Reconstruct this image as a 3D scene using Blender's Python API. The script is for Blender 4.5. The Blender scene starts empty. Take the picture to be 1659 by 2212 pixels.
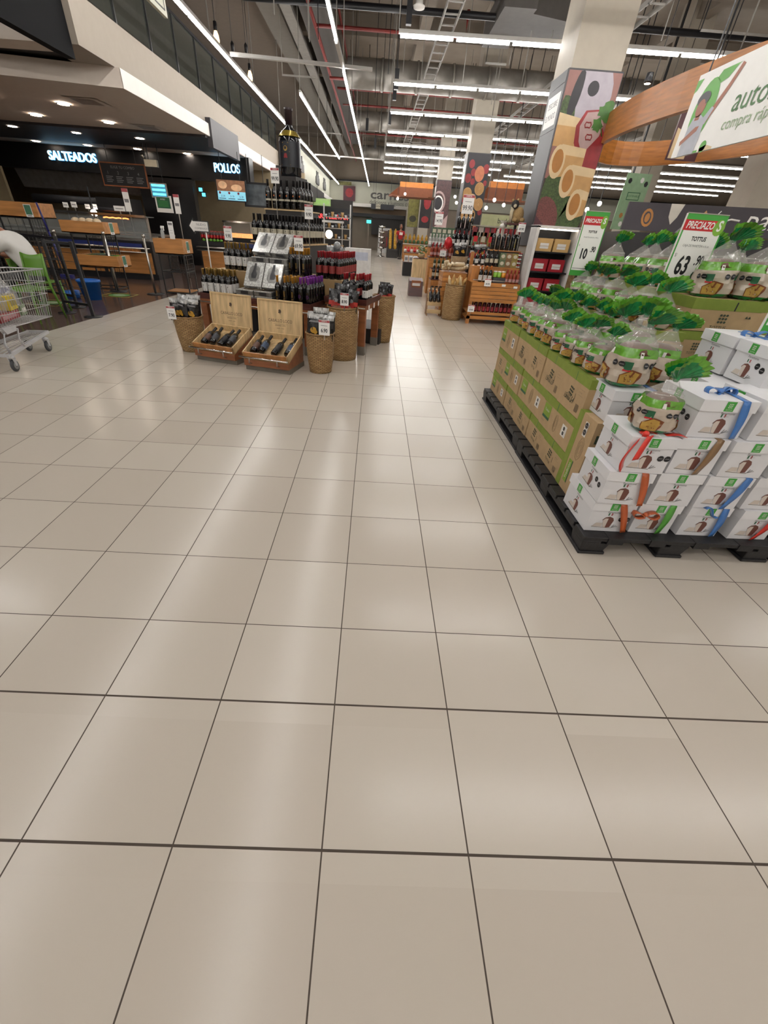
import bpy, bmesh, math, random
from mathutils import Vector, Matrix, Euler
PI = math.pi
sin, cos = math.sin, math.cos
scn = bpy.context.scene
COL = scn.collection
# ---------------------------------------------------------------- camera
CP, CR, CY = -.6018, -.0686, -.0287
CAM = Vector((.06068, -.2952, 1.39204))
F_PX, CX_PX, CY_PX = 865.174, 803.14, 1090.38
_Ry = Matrix(((cos(CY), -sin(CY), 0), (sin(CY), cos(CY), 0), (0, 0, 1)))
_Rp = Matrix(((1, 0, 0), (0, cos(CP), -sin(CP)), (0, sin(CP), cos(CP))))
_Rr = Matrix(((cos(CR), 0, sin(CR)), (0, 1, 0), (-sin(CR), 0, cos(CR))))
RM = _Ry @ _Rp @ _Rr
cd = bpy.data.cameras.new('camera')
cam = bpy.data.objects.new('camera', cd)
COL.objects.link(cam)
right, fwd, up = RM.col[0], RM.col[1], RM.col[2]
cam.matrix_world = Matrix((
    (right[0], up[0], -fwd[0], CAM[0]), (right[1], up[1], -fwd[1], CAM[1]),
    (right[2], up[2], -fwd[2], CAM[2]), (0, 0, 0, 1)))
cd.sensor_fit = 'AUTO'
cd.sensor_width = 36
cd.lens = F_PX / 2212 * 36
cd.shift_x = (829.5 - CX_PX) / 2212
cd.shift_y = (CY_PX - 1106) / 2212
cd.clip_start = .05
cd.clip_end = 200
scn.camera = cam
# ---------------------------------------------------------------- world / exposure
w = bpy.data.worlds.new('world')
scn.world = w
w.use_nodes = True
w.node_tree.nodes['Background'].inputs[0].default_value = (.75, .72, .68, 1)
w.node_tree.nodes['Background'].inputs[1].default_value = .22
vs = scn.view_settings
vs.view_transform = 'Standard'
vs.look = 'None'
vs.gamma = 1
vs.exposure = 0.04
vs.use_curve_mapping = False
LED = 38.0          # strength of the ceiling LED tubes
random.seed(7)

def ray(px, py):
    return RM @ Vector(((px - CX_PX) / F_PX, 1, -(py - CY_PX) / F_PX))
def at(px, py, Y):      # the point of the place seen at px,py and standing at depth Y
    d = ray(px, py)
    return CAM + d * ((Y - CAM[1]) / d[1])
def fl(px, py, z=0):
    d = ray(px, py)
    return CAM + d * ((z - CAM[2]) / d[2])

# ---------------------------------------------------------------- materials
def lin(c):
    return tuple(((v / 12.92) if v <= .04045 else ((v + .055) / 1.055) ** 2.4) for v in c)
def hx(h):
    return lin(tuple(int(h[i:i + 2], 16) / 255 for i in (0, 2, 4)))
_M = {}
def mat(name, h, rough=.5, metal=0, var=.12, scale=8, alpha=1, emit=0, bump=0, spec=.5, stretch=None, coat=0):
    if name in _M:
        return _M[name]
    m = bpy.data.materials.new(name)
    m.use_nodes = True
    nt = m.node_tree
    b = nt.nodes['Principled BSDF']
    c = hx(h) if isinstance(h, str) else h
    tc = nt.nodes.new('ShaderNodeTexCoord')
    mp = nt.nodes.new('ShaderNodeMapping')
    if stretch:
        mp.inputs['Scale'].default_value = stretch
    nz = nt.nodes.new('ShaderNodeTexNoise')
    nz.inputs['Scale'].default_value = scale
    nz.inputs['Detail'].default_value = 3
    nt.links.new(tc.outputs['Object'], mp.inputs[0])
    nt.links.new(mp.outputs[0], nz.inputs[0])
    rp = nt.nodes.new('ShaderNodeValToRGB')
    rp.color_ramp.elements[0].position = .3
    rp.color_ramp.elements[1].position = .7
    rp.color_ramp.elements[0].color = tuple(v * (1 - var) for v in c) + (1,)
    rp.color_ramp.elements[1].color = tuple(min(1, v * (1 + var * .6)) for v in c) + (1,)
    nt.links.new(nz.outputs[0], rp.inputs[0])
    nt.links.new(rp.outputs[0], b.inputs['Base Color'])
    b.inputs['Roughness'].default_value = rough
    b.inputs['Metallic'].default_value = metal
    b.inputs['Specular IOR Level'].default_value = spec
    b.inputs['Alpha'].default_value = alpha
    if coat:
        b.inputs['Coat Weight'].default_value = coat
        b.inputs['Coat Roughness'].default_value = .1
    if emit:
        b.inputs['Emission Color'].default_value = c + (1,)
        b.inputs['Emission Strength'].default_value = emit
    if bump:
        bp = nt.nodes.new('ShaderNodeBump')
        bp.inputs['Strength'].default_value = bump
        bp.inputs['Distance'].default_value = .01
        nt.links.new(nz.outputs[0], bp.inputs['Height'])
        nt.links.new(bp.outputs[0], b.inputs['Normal'])
    _M[name] = m
    return m
def wood(name, h, rough=.45, st=(1, 1, 14), var=.28, scale=3):
    return mat(name, h, rough, var=var, scale=scale, stretch=st)

WHITE = mat('white_paint', 'dedad4', .6, var=.03)
BLACK = mat('black_satin', '16161a', .4)
DARKG = mat('charcoal_panel', '35353a', .5)
GREYM = mat('grey_paint', '8d8983', .6)
STEEL = mat('brushed_steel', 'b9b4ac', .28, 1, var=.08)
CHROME = mat('chrome', 'd8d6d2', .12, 1, var=.03)
WIRE = mat('black_wire', '1c1a19', .4)
RED = mat('red_print', 'c02028', .4)
PAPER = mat('white_paper', 'e6e4e0', .5, var=.03)
INK = mat('black_ink', '17161a', .5, var=.0)
GRYINK = mat('grey_ink', '7d7b7c', .5, var=0)
GREENP = mat('green_print', '3f9a3c', .4, var=.05)
LIMEP = mat('lime_print', '7aa83a', .4, var=.06)
OAK = wood('oak_veneer', 'b57c44', .35, (.6, 6, 6))
OAKV = wood('oak_veneer_upright', 'a8733f', .35, (6, 6, .6))
PINE = wood('pine_crate', 'cdb083', .5, (9, 9, 1))
PINEX = wood('pine_crate_cross', 'ccae80', .5, (1, 9, 9))
KRAFT = mat('kraft_cardboard', 'b0946e', .75, var=.06, scale=20)
GLASSB = mat('dark_bottle_glass', '0b0a0c', .06, var=.0, spec=.8)
WICK = None

# ---------------------------------------------------------------- mesh builder
class MB:
    def __init__(s):
        s.v = []; s.f = []; s.m = []; s.s = []; s.mats = []
    def add(s, vs_, fs, m, smooth=False, M=None):
        o = len(s.v)
        if M is not None:
            vs_ = [M @ Vector(p) for p in vs_]
        s.v.extend([tuple(p) for p in vs_])
        if m not in s.mats:
            s.mats.append(m)
        i = s.mats.index(m)
        for f in fs:
            s.f.append([o + k for k in f]); s.m.append(i); s.s.append(smooth)
        return s
    def box(s, x0, x1, y0, y1, z0, z1, m, M=None):
        vs_ = [(x, y, z) for z in (z0, z1) for y in (y0, y1) for x in (x0, x1)]
        return s.add(vs_, [(0, 2, 3, 1), (4, 5, 7, 6), (0, 1, 5, 4), (2, 6, 7, 3), (0, 4, 6, 2), (1, 3, 7, 5)], m, False, M)
    def hexa(s, b, t, m, M=None):       # two quads of four corners
        return s.add(list(b) + list(t), [(3, 2, 1, 0), (4, 5, 6, 7), (0, 1, 5, 4), (1, 2, 6, 5), (2, 3, 7, 6), (3, 0, 4, 7)], m, False, M)
    def bar(s, p, q, w_, h_, m, M=None):
        p, q = Vector(p), Vector(q)
        d = (q - p).normalized()
        a = Vector((0, 0, 1)) if abs(d.z) < .95 else Vector((0, 1, 0))
        sd = d.cross(a).normalized(); u = sd.cross(d)
        c = [(-1, -1), (1, -1), (1, 1), (-1, 1)]
        b = [p + sd * (i * w_ / 2) + u * (j * h_ / 2) for i, j in c]
        t = [q + sd * (i * w_ / 2) + u * (j * h_ / 2) for i, j in c]
        return s.hexa(b, t, m, M)
    def tube(s, pts, r, m, n=6, closed=False, M=None, caps=True):
        pts = [Vector(p) for p in pts]
        N = len(pts)
        rr = r if isinstance(r, (list, tuple)) else [r] * N
        vs_ = []; fs = []
        for i, p in enumerate(pts):
            a = pts[(i - 1) % N] if (i > 0 or closed) else p
            b = pts[(i + 1) % N] if (i < N - 1 or closed) else p
            d = (b - a).normalized()
            h = Vector((0, 0, 1)) if abs(d.z) < .9 else Vector((1, 0, 0))
            sd = d.cross(h).normalized(); u = sd.cross(d)
            for k in range(n):
                t = 2 * PI * k / n
                vs_.append(p + sd * cos(t) * rr[i] + u * sin(t) * rr[i])
        L = N if closed else N - 1
        for i in range(L):
            for k in range(n):
                a = i * n + k; b = i * n + (k + 1) % n
                c = ((i + 1) % N) * n + (k + 1) % n; d = ((i + 1) % N) * n + k
                fs.append((a, b, c, d))
        if caps and not closed:
            fs.append(tuple(range(n))[::-1]); fs.append(tuple((N - 1) * n + k for k in range(n)))
        return s.add(vs_, fs, m, True, M)
    def lathe(s, prof, m, n=12, M=None, smooth=True, sx=1, sy=1, caps=True):
        vs_ = []; N = len(prof)
        for r, z in prof:
            for k in range(n):
                t = 2 * PI * k / n
                vs_.append((r * cos(t) * sx, r * sin(t) * sy, z))
        ml = m if isinstance(m, list) else [m] * (N - 1)
        o = len(s.v)
        s.add(vs_, [], ml[0], smooth, M)
        for i in range(N - 1):
            if ml[i] not in s.mats:
                s.mats.append(ml[i])
            q = s.mats.index(ml[i])
            for k in range(n):
                s.f.append([o + i * n + k, o + i * n + (k + 1) % n, o + (i + 1) * n + (k + 1) % n, o + (i + 1) * n + k])
                s.m.append(q); s.s.append(smooth)
        if caps:
            for i in (0, N - 1):
                if prof[i][0] > 1e-4:
                    q = s.mats.index(ml[0 if i == 0 else -1])
                    f = [o + i * n + k for k in range(n)]
                    s.f.append(f[::-1] if i == 0 else f); s.m.append(q); s.s.append(False)
        return s
    def poly(s, pts, m, M=None, z=0):   # flat print
        return s.add([(p[0], p[1], z if len(p) < 3 else p[2]) for p in pts], [tuple(range(len(pts)))], m, False, M)
    def ell(s, cx, cy, rx, ry, m, M=None, z=0, n=14, a0=0, a1=2 * PI, rot=0):
        P_ = []
        for k in range(n):
            t = a0 + (a1 - a0) * k / (n if a1 - a0 > 6.2 else n - 1)
            x, y = rx * cos(t), ry * sin(t)
            P_.append((cx + x * cos(rot) - y * sin(rot), cy + x * sin(rot) + y * cos(rot)))
        return s.poly(P_, m, M, z)
    def rect(s, x0, x1, y0, y1, m, M=None, z=0):
        return s.poly([(x0, y0), (x1, y0), (x1, y1), (x0, y1)], m, M, z)
    def prism(s, pts, z0, z1, m, M=None, smooth=False):
        n = len(pts)
        vs_ = [(p[0], p[1], z0) for p in pts] + [(p[0], p[1], z1) for p in pts]
        fs = [tuple(range(n))[::-1], tuple(range(n, 2 * n))] + [(k, (k + 1) % n, n + (k + 1) % n, n + k) for k in range(n)]
        return s.add(vs_, fs, m, smooth, M)
    def sphere(s, c, r, m, n=10, k=6, sc=(1, 1, 1), M=None):
        prof = [(max(1e-5, r * sin(PI * i / k)), -r * cos(PI * i / k)) for i in range(k + 1)]
        T = Matrix.Translation(c) @ Matrix.Diagonal((sc[0], sc[1], sc[2], 1))
        return s.lathe(prof, m, n, (M @ T) if M is not None else T, caps=False)
    def text(s, t, size, m, M=None, x=0, y=0, z=0, align='CENTER', sx=1, depth=0, shear=0, sp=1.0, off=0, fitw=0):
        cu = bpy.data.curves.new('t', 'FONT')
        cu.body = t; cu.size = size; cu.align_x = align; cu.align_y = 'CENTER'
        cu.extrude = depth; cu.shear = shear; cu.space_character = sp
        cu.resolution_u = 3; cu.offset = off
        ob = bpy.data.objects.new('t', cu)
        me = bpy.data.meshes.new_from_object(ob)
        if fitw:
            xs = [v.co.x for v in me.vertices]; sx = fitw / (max(xs) - min(xs))
        vs_ = [(v.co.x * sx + x, v.co.y + y, v.co.z + z) for v in me.vertices]
        fs = [tuple(p.vertices) for p in me.polygons]
        bpy.data.objects.remove(ob); bpy.data.curves.remove(cu); bpy.data.meshes.remove(me)
        return s.add(vs_, fs, m, False, M)
    def build(s, name, parent=None, loc=(0, 0, 0), rz=0, bevel=0):
        me = bpy.data.meshes.new(name)
        me.from_pydata(s.v, [], s.f)
        for m_ in s.mats:
            me.materials.append(m_)
        me.polygons.foreach_set('material_index', s.m)
        me.polygons.foreach_set('use_smooth', s.s)
        me.update()
        ob = bpy.data.objects.new(name, me)
        COL.objects.link(ob)
        ob.location = loc; ob.rotation_euler = (0, 0, rz)
        if parent:
            ob.parent = parent
            KIDS.setdefault(parent.name, []).append(ob)
        if bevel:
            bv = ob.modifiers.new('bevel', 'BEVEL'); bv.width = bevel; bv.segments = 2; bv.limit_method = 'ANGLE'
        return ob
KIDS = {}
def tag(o, label=None, cat=None, group=None, kind=None):
    if label: o['label'] = label
    if cat: o['category'] = cat
    if group: o['group'] = group
    if kind: o['kind'] = kind
    return o
def struct(name, mb, bevel=0):
    return tag(mb.build(name, bevel=bevel), kind='structure')
def thing(name, label, cat, loc=(0, 0, 0), rz=0, group=None):
    o = bpy.data.objects.new(name, None)
    COL.objects.link(o)
    o.empty_display_size = .05
    o.location = loc; o.rotation_euler = (0, 0, rz)
    return tag(o, label, cat, group)
def dup(root, label, loc, rz=0, group=None, sc=None):
    r = root.copy(); COL.objects.link(r)
    r.location = loc; r.rotation_euler = (0, 0, rz) if not isinstance(rz, (tuple, list)) else rz
    r['label'] = label
    if group: r['group'] = group
    if sc: r.scale = sc if isinstance(sc, (tuple, list)) else (sc, sc, sc)
    for ch in KIDS.get(root.name, []):
        c = ch.copy(); COL.objects.link(c); c.parent = r
        KIDS.setdefault(r.name, []).append(c)
        for g in KIDS.get(ch.name, []):
            d = g.copy(); COL.objects.link(d); d.parent = c
            KIDS.setdefault(c.name, []).append(d)
    return r
class Proto:            # the first placement moves the source itself, later ones copy it
    def __init__(s, maker):
        s.maker = maker; s.o = None
    def put(s, label, loc, rz=0, group=None, sc=None):
        if s.o is None:
            s.o = s.maker()
            o = s.o; o.location = loc
            o.rotation_euler = (0, 0, rz) if not isinstance(rz, (tuple, list)) else rz
            o['label'] = label
            if group: o['group'] = group
            if sc: o.scale = sc if isinstance(sc, (tuple, list)) else (sc, sc, sc)
            return o
        return dup(s.o, label, loc, rz, group, sc)
ORD = ['first', 'second', 'third', 'fourth', 'fifth', 'sixth', 'seventh', 'eighth', 'ninth', 'tenth', 'eleventh', 'twelfth', 'thirteenth', 'fourteenth', 'fifteenth', 'sixteenth', 'seventeenth', 'eighteenth', 'nineteenth', 'twentieth']
def FR(x, y, z):        # frame on a face that looks towards -Y: x right, y up
    return Matrix(((1, 0, 0, x), (0, 0, -1, y), (0, 1, 0, z), (0, 0, 0, 1)))
def LF(x, y, z):        # frame on a face that looks towards -X
    return Matrix(((0, 0, -1, x), (-1, 0, 0, y), (0, 1, 0, z), (0, 0, 0, 1)))
def RZ(a): return Matrix.Rotation(a, 4, 'Z')
def TR(*a): return Matrix.Translation(a)
# ================================================================ SETTING
def floor_mat():
    m = bpy.data.materials.new('ceramic_floor_tiles'); m.use_nodes = True
    nt = m.node_tree; N = nt.nodes; L = nt.links
    b = N['Principled BSDF']
    tc = N.new('ShaderNodeTexCoord'); sp = N.new('ShaderNodeSeparateXYZ')
    L.new(tc.outputs['Object'], sp.inputs[0])
    def mth(op, a, b_=None, c=None):
        n = N.new('ShaderNodeMath'); n.operation = op
        for i, v in enumerate((a, b_, c)):
            if v is None: continue
            if isinstance(v, (int, float)): n.inputs[i].default_value = v
            else: L.new(v, n.inputs[i])
        return n.outputs[0]
    X, Y = sp.outputs[0], sp.outputs[1]
    gx = mth('SUBTRACT', .2, mth('ABSOLUTE', mth('SUBTRACT', mth('FLOORED_MODULO', X, .4), .2)))
    gy = mth('SUBTRACT', .2, mth('ABSOLUTE', mth('SUBTRACT', mth('FLOORED_MODULO', Y, .4), .2)))
    far = mth('GREATER_THAN', Y, .6)
    gy = mth('ADD', mth('MULTIPLY', gy, far), mth('MULTIPLY', mth('SUBTRACT', 1, far), 9))
    lx = mth('LESS_THAN', gx, .0021)
    ly = mth('LESS_THAN', gy, .0018)
    ln = mth('MAXIMUM', lx, ly)
    for yy, ww in ((.471, .0033), (.067, .0033), (-.34, .0025)):
        ln = mth('MAXIMUM', ln, mth('LESS_THAN', mth('ABSOLUTE', mth('SUBTRACT', Y, yy)), ww))
    # one tone per tile
    cb = N.new('ShaderNodeCombineXYZ')
    L.new(mth('FLOOR', mth('DIVIDE', X, .4)), cb.inputs[0]); L.new(mth('FLOOR', mth('DIVIDE', Y, .4)), cb.inputs[1])
    wn = N.new('ShaderNodeTexWhiteNoise'); L.new(cb.outputs[0], wn.inputs[0])
    nz = N.new('ShaderNodeTexNoise'); nz.inputs['Scale'].default_value = 1.2; nz.inputs['Detail'].default_value = 4
    L.new(tc.outputs['Object'], nz.inputs[0])
    f = mth('ADD', mth('MULTIPLY', wn.outputs[0], .8), mth('MULTIPLY', nz.outputs[0], .2))
    rp = N.new('ShaderNodeValToRGB')
    rp.color_ramp.elements[0].position = .2; rp.color_ramp.elements[1].position = .8
    rp.color_ramp.elements[0].color = hx('b3a99d') + (1,); rp.color_ramp.elements[1].color = hx('b9b0a4') + (1,)
    L.new(f, rp.inputs[0])
    mx = N.new('ShaderNodeMix'); mx.data_type = 'RGBA'
    L.new(ln, mx.inputs['Factor']); L.new(rp.outputs[0], mx.inputs[6]); mx.inputs[7].default_value = hx('3f342a') + (1,)
    L.new(mx.outputs[2], b.inputs['Base Color'])
    L.new(mth('ADD', mth('MULTIPLY', ln, .5), .205), b.inputs['Roughness'])
    bp = N.new('ShaderNodeBump'); bp.inputs['Distance'].default_value = .002; bp.inputs['Strength'].default_value = .5
    L.new(mth('SUBTRACT', 1, ln), bp.inputs['Height'])
    L.new(bp.outputs[0], b.inputs['Normal'])
    b.inputs['Specular IOR Level'].default_value = .45
    return m
FX0, FX1, FY0, FY1 = -15, 28, -7, 38.4
bnd = lambda y: -4.37 + .0508 * (y - 4.695)
mb = MB()
mb.add([(bnd(FY0), FY0, 0), (FX1, FY0, 0), (FX1, FY1, 0), (bnd(FY1), FY1, 0), (bnd(FY0), FY0, -.1), (FX1, FY0, -.1), (FX1, FY1, -.1), (bnd(FY1), FY1, -.1)],
       [(0, 1, 2, 3), (7, 6, 5, 4), (0, 4, 5, 1), (1, 5, 6, 2), (2, 6, 7, 3), (3, 7, 4, 0)], floor_mat())
struct('floor', mb)
mb = MB()
BROWN = mat('brown_stone_floor', '54423a', .16, var=.12, scale=3)
mb.add([(FX0, FY0, 0), (bnd(FY0), FY0, 0), (bnd(FY1), FY1, 0), (FX0, FY1, 0), (FX0, FY0, -.1), (bnd(FY0), FY0, -.1), (bnd(FY1), FY1, -.1), (FX0, FY1, -.1)],
       [(0, 1, 2, 3), (7, 6, 5, 4), (0, 4, 5, 1), (1, 5, 6, 2), (2, 6, 7, 3), (3, 7, 4, 0)], BROWN)
struct('floor', mb)
# movement joint chips
# ceiling slab with beams
CONC = mat('concrete_ceiling', '8a7f73', .85, var=.1, scale=2)
mb = MB().box(FX0, FX1, FY0, FY1, 6.6, 6.8, CONC)
for y in (-3, 1, 5, 9.6, 13.6, 17.6, 21.6, 25.6, 29.6, 33.6):
    mb.box(FX0, FX1, y, y + .35, 6.15, 6.6, CONC)
for x in (-2.2, 1.0, 7.8):
    mb.box(x, x + .3, FY0, FY1, 6.2, 6.6, CONC)
struct('ceiling', mb)
WALLW = mat('wall_cream', 'a9a899', .7, var=.04, scale=2)
WALLB = mat('wall_beige', '8f8273', .7, var=.05, scale=2)
DARKW = mat('wall_dark', '2a2624', .6, var=.1)
struct('wall_right', MB().box(FX1, FX1 + .2, FY0, FY1, 0, 6.6, WALLB))
struct('wall_left', MB().box(FX0 - .2, FX0, FY0, FY1, 0, 6.6, DARKW))
struct('wall_back', MB().box(FX0, FX1, FY0 - .2, FY0, 0, 6.6, mat('wall_back_white', 'e4e0d8', .7, var=.02)))
# far wall: dark kitchen zone below, cream above, with black bands and a curved white fascia
mb = MB().box(FX0, FX1, 38.4, 38.6, 0, 6.6, WALLB)
struct('wall_far', mb)
mb = MB().box(-3.6, FX1, 38.0, 38.4, 2.95, 4.28, WALLW)
mb.box(-3.6, FX1, 37.95, 38.0, 4.24, 4.32, BLACK)
struct('trim_1', mb)
mb = MB()
N_ = 14
for i in range(N_):
    a, c = i / N_, (i + 1) / N_
    f_ = lambda t: (-3.3 + 5.6 * t, 37.5 - .5 * sin(PI * t), 2.93 - .0 * t)
    p, q = f_(a), f_(c)
    mb.hexa([(p[0], p[1], p[2] - .2), (q[0], q[1], q[2] - .2), (q[0], 38, q[2] - .2), (p[0], 38, p[2] - .2)],
            [(p[0], p[1], p[2]), (q[0], q[1], q[2]), (q[0], 38, q[2]), (p[0], 38, p[2])], WHITE)
struct('trim_2', mb)
mb = MB().box(-4.2, 2.2, 37.9, 38.4, 2.3, 2.74, mat('beige_band', '8a7560', .7, var=.04))
mb.box(-4.2, 2.2, 37.85, 38.4, 2.15, 2.36, BLACK)
struct('trim_3', mb)
struct('trim_4', MB().box(-.35, 2.2, 37.6, 38.4, 1.05, 2.15, DARKW).box(-.35, 2.2, 37.5, 38.4, 2.1, 2.36, BLACK))
# left upper wall, seen over the bottles
mb = MB().box(-3.9, -3.6, 21.2, 38.0, 3.1, 4.25, WALLW)
mb.box(-3.62, -3.56, 21.2, 38, 4.22, 4.3, BLACK)
mb.box(-3.95, -3.5, 27.0, 31.2, 2.92, 3.12, DARKG)
mb.box(-3.95, -3.45, 31.2, 38, 2.92, 3.14, WHITE)
struct('trim_5', mb)
# food court soffit: two lit levels, dark band, and the mezzanine edge beam above
SOFF = mat('soffit_plaster', 'c6baae', .7, var=.03)
SX = -4.06
mb = MB().hexa([(-15, 6.9, 3.0), (-4.06, 8.62, 3.0), (-4.06, 12.6, 3.0), (-15, 12.6, 3.0)],
               [(-15, 6.9, 3.23), (-4.06, 8.62, 3.23), (-4.06, 12.6, 3.23), (-15, 12.6, 3.23)], SOFF)
mb.box(-15, -4.06, 14.9, 21.3, 2.98, 3.26, SOFF)
mb.box(-4.07, -4.05, 14.9, 21.3, 3.0, 3.26, WHITE)
mb.add([(-4.05, 8.62, 3.0), (-4.05, 12.6, 3.0), (-4.05, 12.6, 3.23), (-4.05, 8.62, 3.23)], [(0, 1, 2, 3)], WHITE)
struct('trim_6', mb)
mb = MB().box(-15, -4.1, 12.4, 14.95, 2.955, 3.26, mat('dark_bulkhead', '3d3a3d', .55, var=.05)).box(-4.12, -4.0, 12.6, 14.9, 2.80, 3.34, mat('dark_bulkhead', '3d3a3d'))
struct('trim_7', mb)
mb = MB().box(-4.7, -4.12, 7.7, 21.3, 3.23, 3.78, mat('mezzanine_plaster', '958a7e', .7, var=.03))
mb.box(-15, -4.7, 7.7, 8.1, 3.23, 3.6, SOFF)
struct('trim_8', mb)
# upper floor wall and its slab
mb = MB().box(-8.2, -8.0, 7, 38, 3.8, 6.6, WALLB).box(-15, -8.2, 7, 7.2, 3.3, 6.6, DARKW)
struct('wall_left', mb)
mb = MB().box(-15, -4.7, 8.1, 38, 3.6, 3.7, DARKW).box(-15, -4.7, 8.1, 38, 3.27, 3.3, DARKW)
struct('trim_9', mb)
mb = MB().box(-3.05, -2.55, 7, 30, 5.6, 6.6, mat('grey_beam', '85807a', .7, var=.05)).box(-8, -3.05, 7, 30, 5.9, 6.6, mat('umber_soffit', '7c6f63', .7, var=.05))
struct('trim_10', mb)
mb = MB().box(-4.32, -4.2, 1.0, 7.68, 3.08, 5.9, mat('near_black_panel', '08080a', .85, spec=.2))
tag(mb.build('ceiling_panel'), 'near-black panel hanging in the top left corner over the food court', 'panel')
# glass balustrade on the mezzanine
GL = mat('tinted_glass', '4a4e48', .03, alpha=.3, var=0, spec=.6)
br = thing('glass_balustrade', 'glass railing with dark posts along the mezzanine edge above the food court', 'railing', (-4.15, 7.8, 3.78))
mb = MB().box(-.006, .006, 0, 13.4, .03, .82, GL); mb.build('glass_panel', br)
mb = MB().box(-.03, .03, 0, 13.4, .82, .86, BLACK); mb.build('handrail', br)
for k in range(12):
    MB().box(-.02, .02, k * 1.2, k * 1.2 + .03, 0, .84, BLACK).build('post', br)

# ---- columns
COLM = mat('column_paint', 'a79e90', .65, var=.04)
CS = [(2.81, 8.3, .76, .75, 3.5), (2.81, 16.17, .66, .66, 3.5), (2.74, 23.2, .62, .66, 3.5), (7.7, 15, .6, .6, 3.0), (6.62, 8.7, .6, .5, 9), (2.7, 31.0, .62, .6, 3.4), (2.2, 36, .6, .6, 3.4)]
for i, (x, y, w_, d_, h_) in enumerate(CS):
    struct('trim_%d' % (11 + i), MB().box(x, x + w_, y, y + d_, 0, 6.6, COLM))

# ================================================================ LIGHTS IN THE CEILING
TUBE = mat('led_diffuser', (1, .98, .95), .4, emit=LED * 1.2, var=0)
RAIL = mat('light_rail', 'c6c4c0', .4, var=.03)
def led_line(name, label, p, q, segs, gap=.03, group='LED lines', rods=True):
    p, q = Vector(p), Vector(q)
    t = thing(name, label, 'ceiling light', p, 0, group)
    d = q - p; L = d.length; u = d / L
    MB().bar((0, 0, .05), d + Vector((0, 0, .05)), .05, .05, RAIL).build('rail', t)
    for k in range(segs):
        a, c = u * (L * k / segs + gap), u * (L * (k + 1) / segs - gap)
        MB().bar(a, c, .03, .036, TUBE).build('lamp_tube', t)
    if rods:
        n = max(2, int(L / 2.9))
        for k in range(n + 1):
            c = u * (L * k / n); MB().box(c.x - .008, c.x + .008, c.y - .008, c.y + .008, .07, 2.55, GREYM).build('suspension_rod', t)
    return t
ys = [9.39, 12.0, 14.6, 17.2, 19.6, 21.95, 24.3, 26.4, 28.6]
for i, y in enumerate(ys):
    led_line('linear_ceiling_light', 'white LED line across the aisle, %s from the camera, left part' % ORD[i], (.25, y, 4), (5.75, y - .16, 4), 6)
for i, y in enumerate(ys[3:]):
    led_line('linear_ceiling_light', 'white LED line over the right-hand shelves, %s from the camera' % ORD[i], (6.4, y - .18, 4), (19, y - .5, 4), 10, rods=False)
# the same rows go on over and behind the photographer, outside the frame
for i, y in enumerate((6.8, 4.2, 1.6, -1.0, -3.6)):
    led_line('linear_ceiling_light', 'white LED line overhead, %s row back towards the entrance' % ORD[i], (.25, y, 4), (5.75, y, 4), 2, rods=False)
for i, y in enumerate((4.2, 1.6, -1.0, -3.6)):  # extra unseen side rows, added as fill for surfaces facing the camera
    led_line('linear_ceiling_light', 'added unseen LED line overhead on the right, %s row back' % ORD[i], (6.6, y, 4), (13, y, 4), 2, rods=False)
    led_line('linear_ceiling_light', 'added unseen LED line overhead on the left, %s row back' % ORD[i], (-12, y, 4), (-4.6, y, 4), 2, rods=False)
led_line('linear_ceiling_light', 'bright lengthwise LED line near the frame top centre, before the gap', (-.86, -5, 4), (-.80, 9.9, 4), 5)
led_line('linear_ceiling_light', 'bright lengthwise LED line over the middle aisle, after the gap', (-.785, 11.4, 4), (-.68, 37.6, 4), 9)
led_line('linear_ceiling_light', 'long LED line running along the food court mezzanine edge', (-3.14, -5, 4), (-2.93, 37.6, 4), 15)
led_line('linear_ceiling_light', 'short LED line between the two long ones, behind the giant bottle', (-1.98, 13.4, 4), (-1.85, 24.2, 4), 5)
mb = MB().bar((-3.0, 11.2, 4.07), (-.2, 11.47, 4.07), .07, .05, RAIL).bar((-.81, 9.9, 4.05), (-.785, 11.4, 4.05), .07, .05, RAIL)
tag(mb.build('light_rail'), 'unlit grey cross rail joining the two long LED lines', 'light rail')
mb = MB().bar((-3.0, 24.0, 4.07), (.2, 24.2, 4.07), .07, .05, RAIL)
tag(mb.build('light_rail'), 'unlit grey cross rail far down the aisle, joining LED lines', 'light rail')
# ducts, pipes, trays
DUCT = mat('galvanised_duct', '8f8a83', .45, .5, var=.15, scale=5)
DUCTD = mat('dark_duct', '4b4743', .6, var=.1)
REDP = mat('red_sprinkler_pipe', '7a241f', .5)
def service(name, label, cat, mbx): return tag(mbx.build(name), label, cat)
for k, (y, z, r) in enumerate(((16.0, 5.0, .32), (22.0, 5.0, .3), (30.0, 5.0, .3))):
    prof = []
    m_ = MB()
    for x in range(-1, 12):
        m_.tube([(x, y, z), (x + .98, y, z)], r, DUCT, 14); m_.tube([(x + .96, y, z), (x + 1.02, y, z)], r + .02, DUCT, 14)
    service('round_duct', 'round galvanised air duct across the ceiling, %s from the camera' % ORD[k], 'air duct', m_)
m_ = MB().box(-1.9, -1.2, 7, 30, 5.3, 5.6, DUCTD).box(-2.35, -2.1, 7, 36, 5.35, 5.42, GREYM)
service('rectangular_duct', 'dark rectangular duct running lengthwise beside the red pipe', 'air duct', m_)
m_ = MB().box(2.2, 2.8, 11, 13, 4.9, 5.3, DUCTD).hexa([(2.8, 11.2, 4.9), (4.2, 11.6, 4.9), (4.2, 12.4, 4.9), (2.8, 12.8, 4.9)], [(2.8, 11.2, 5.3), (4.2, 11.6, 5.3), (4.2, 12.4, 5.3), (2.8, 12.8, 5.3)], DUCTD)
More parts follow.
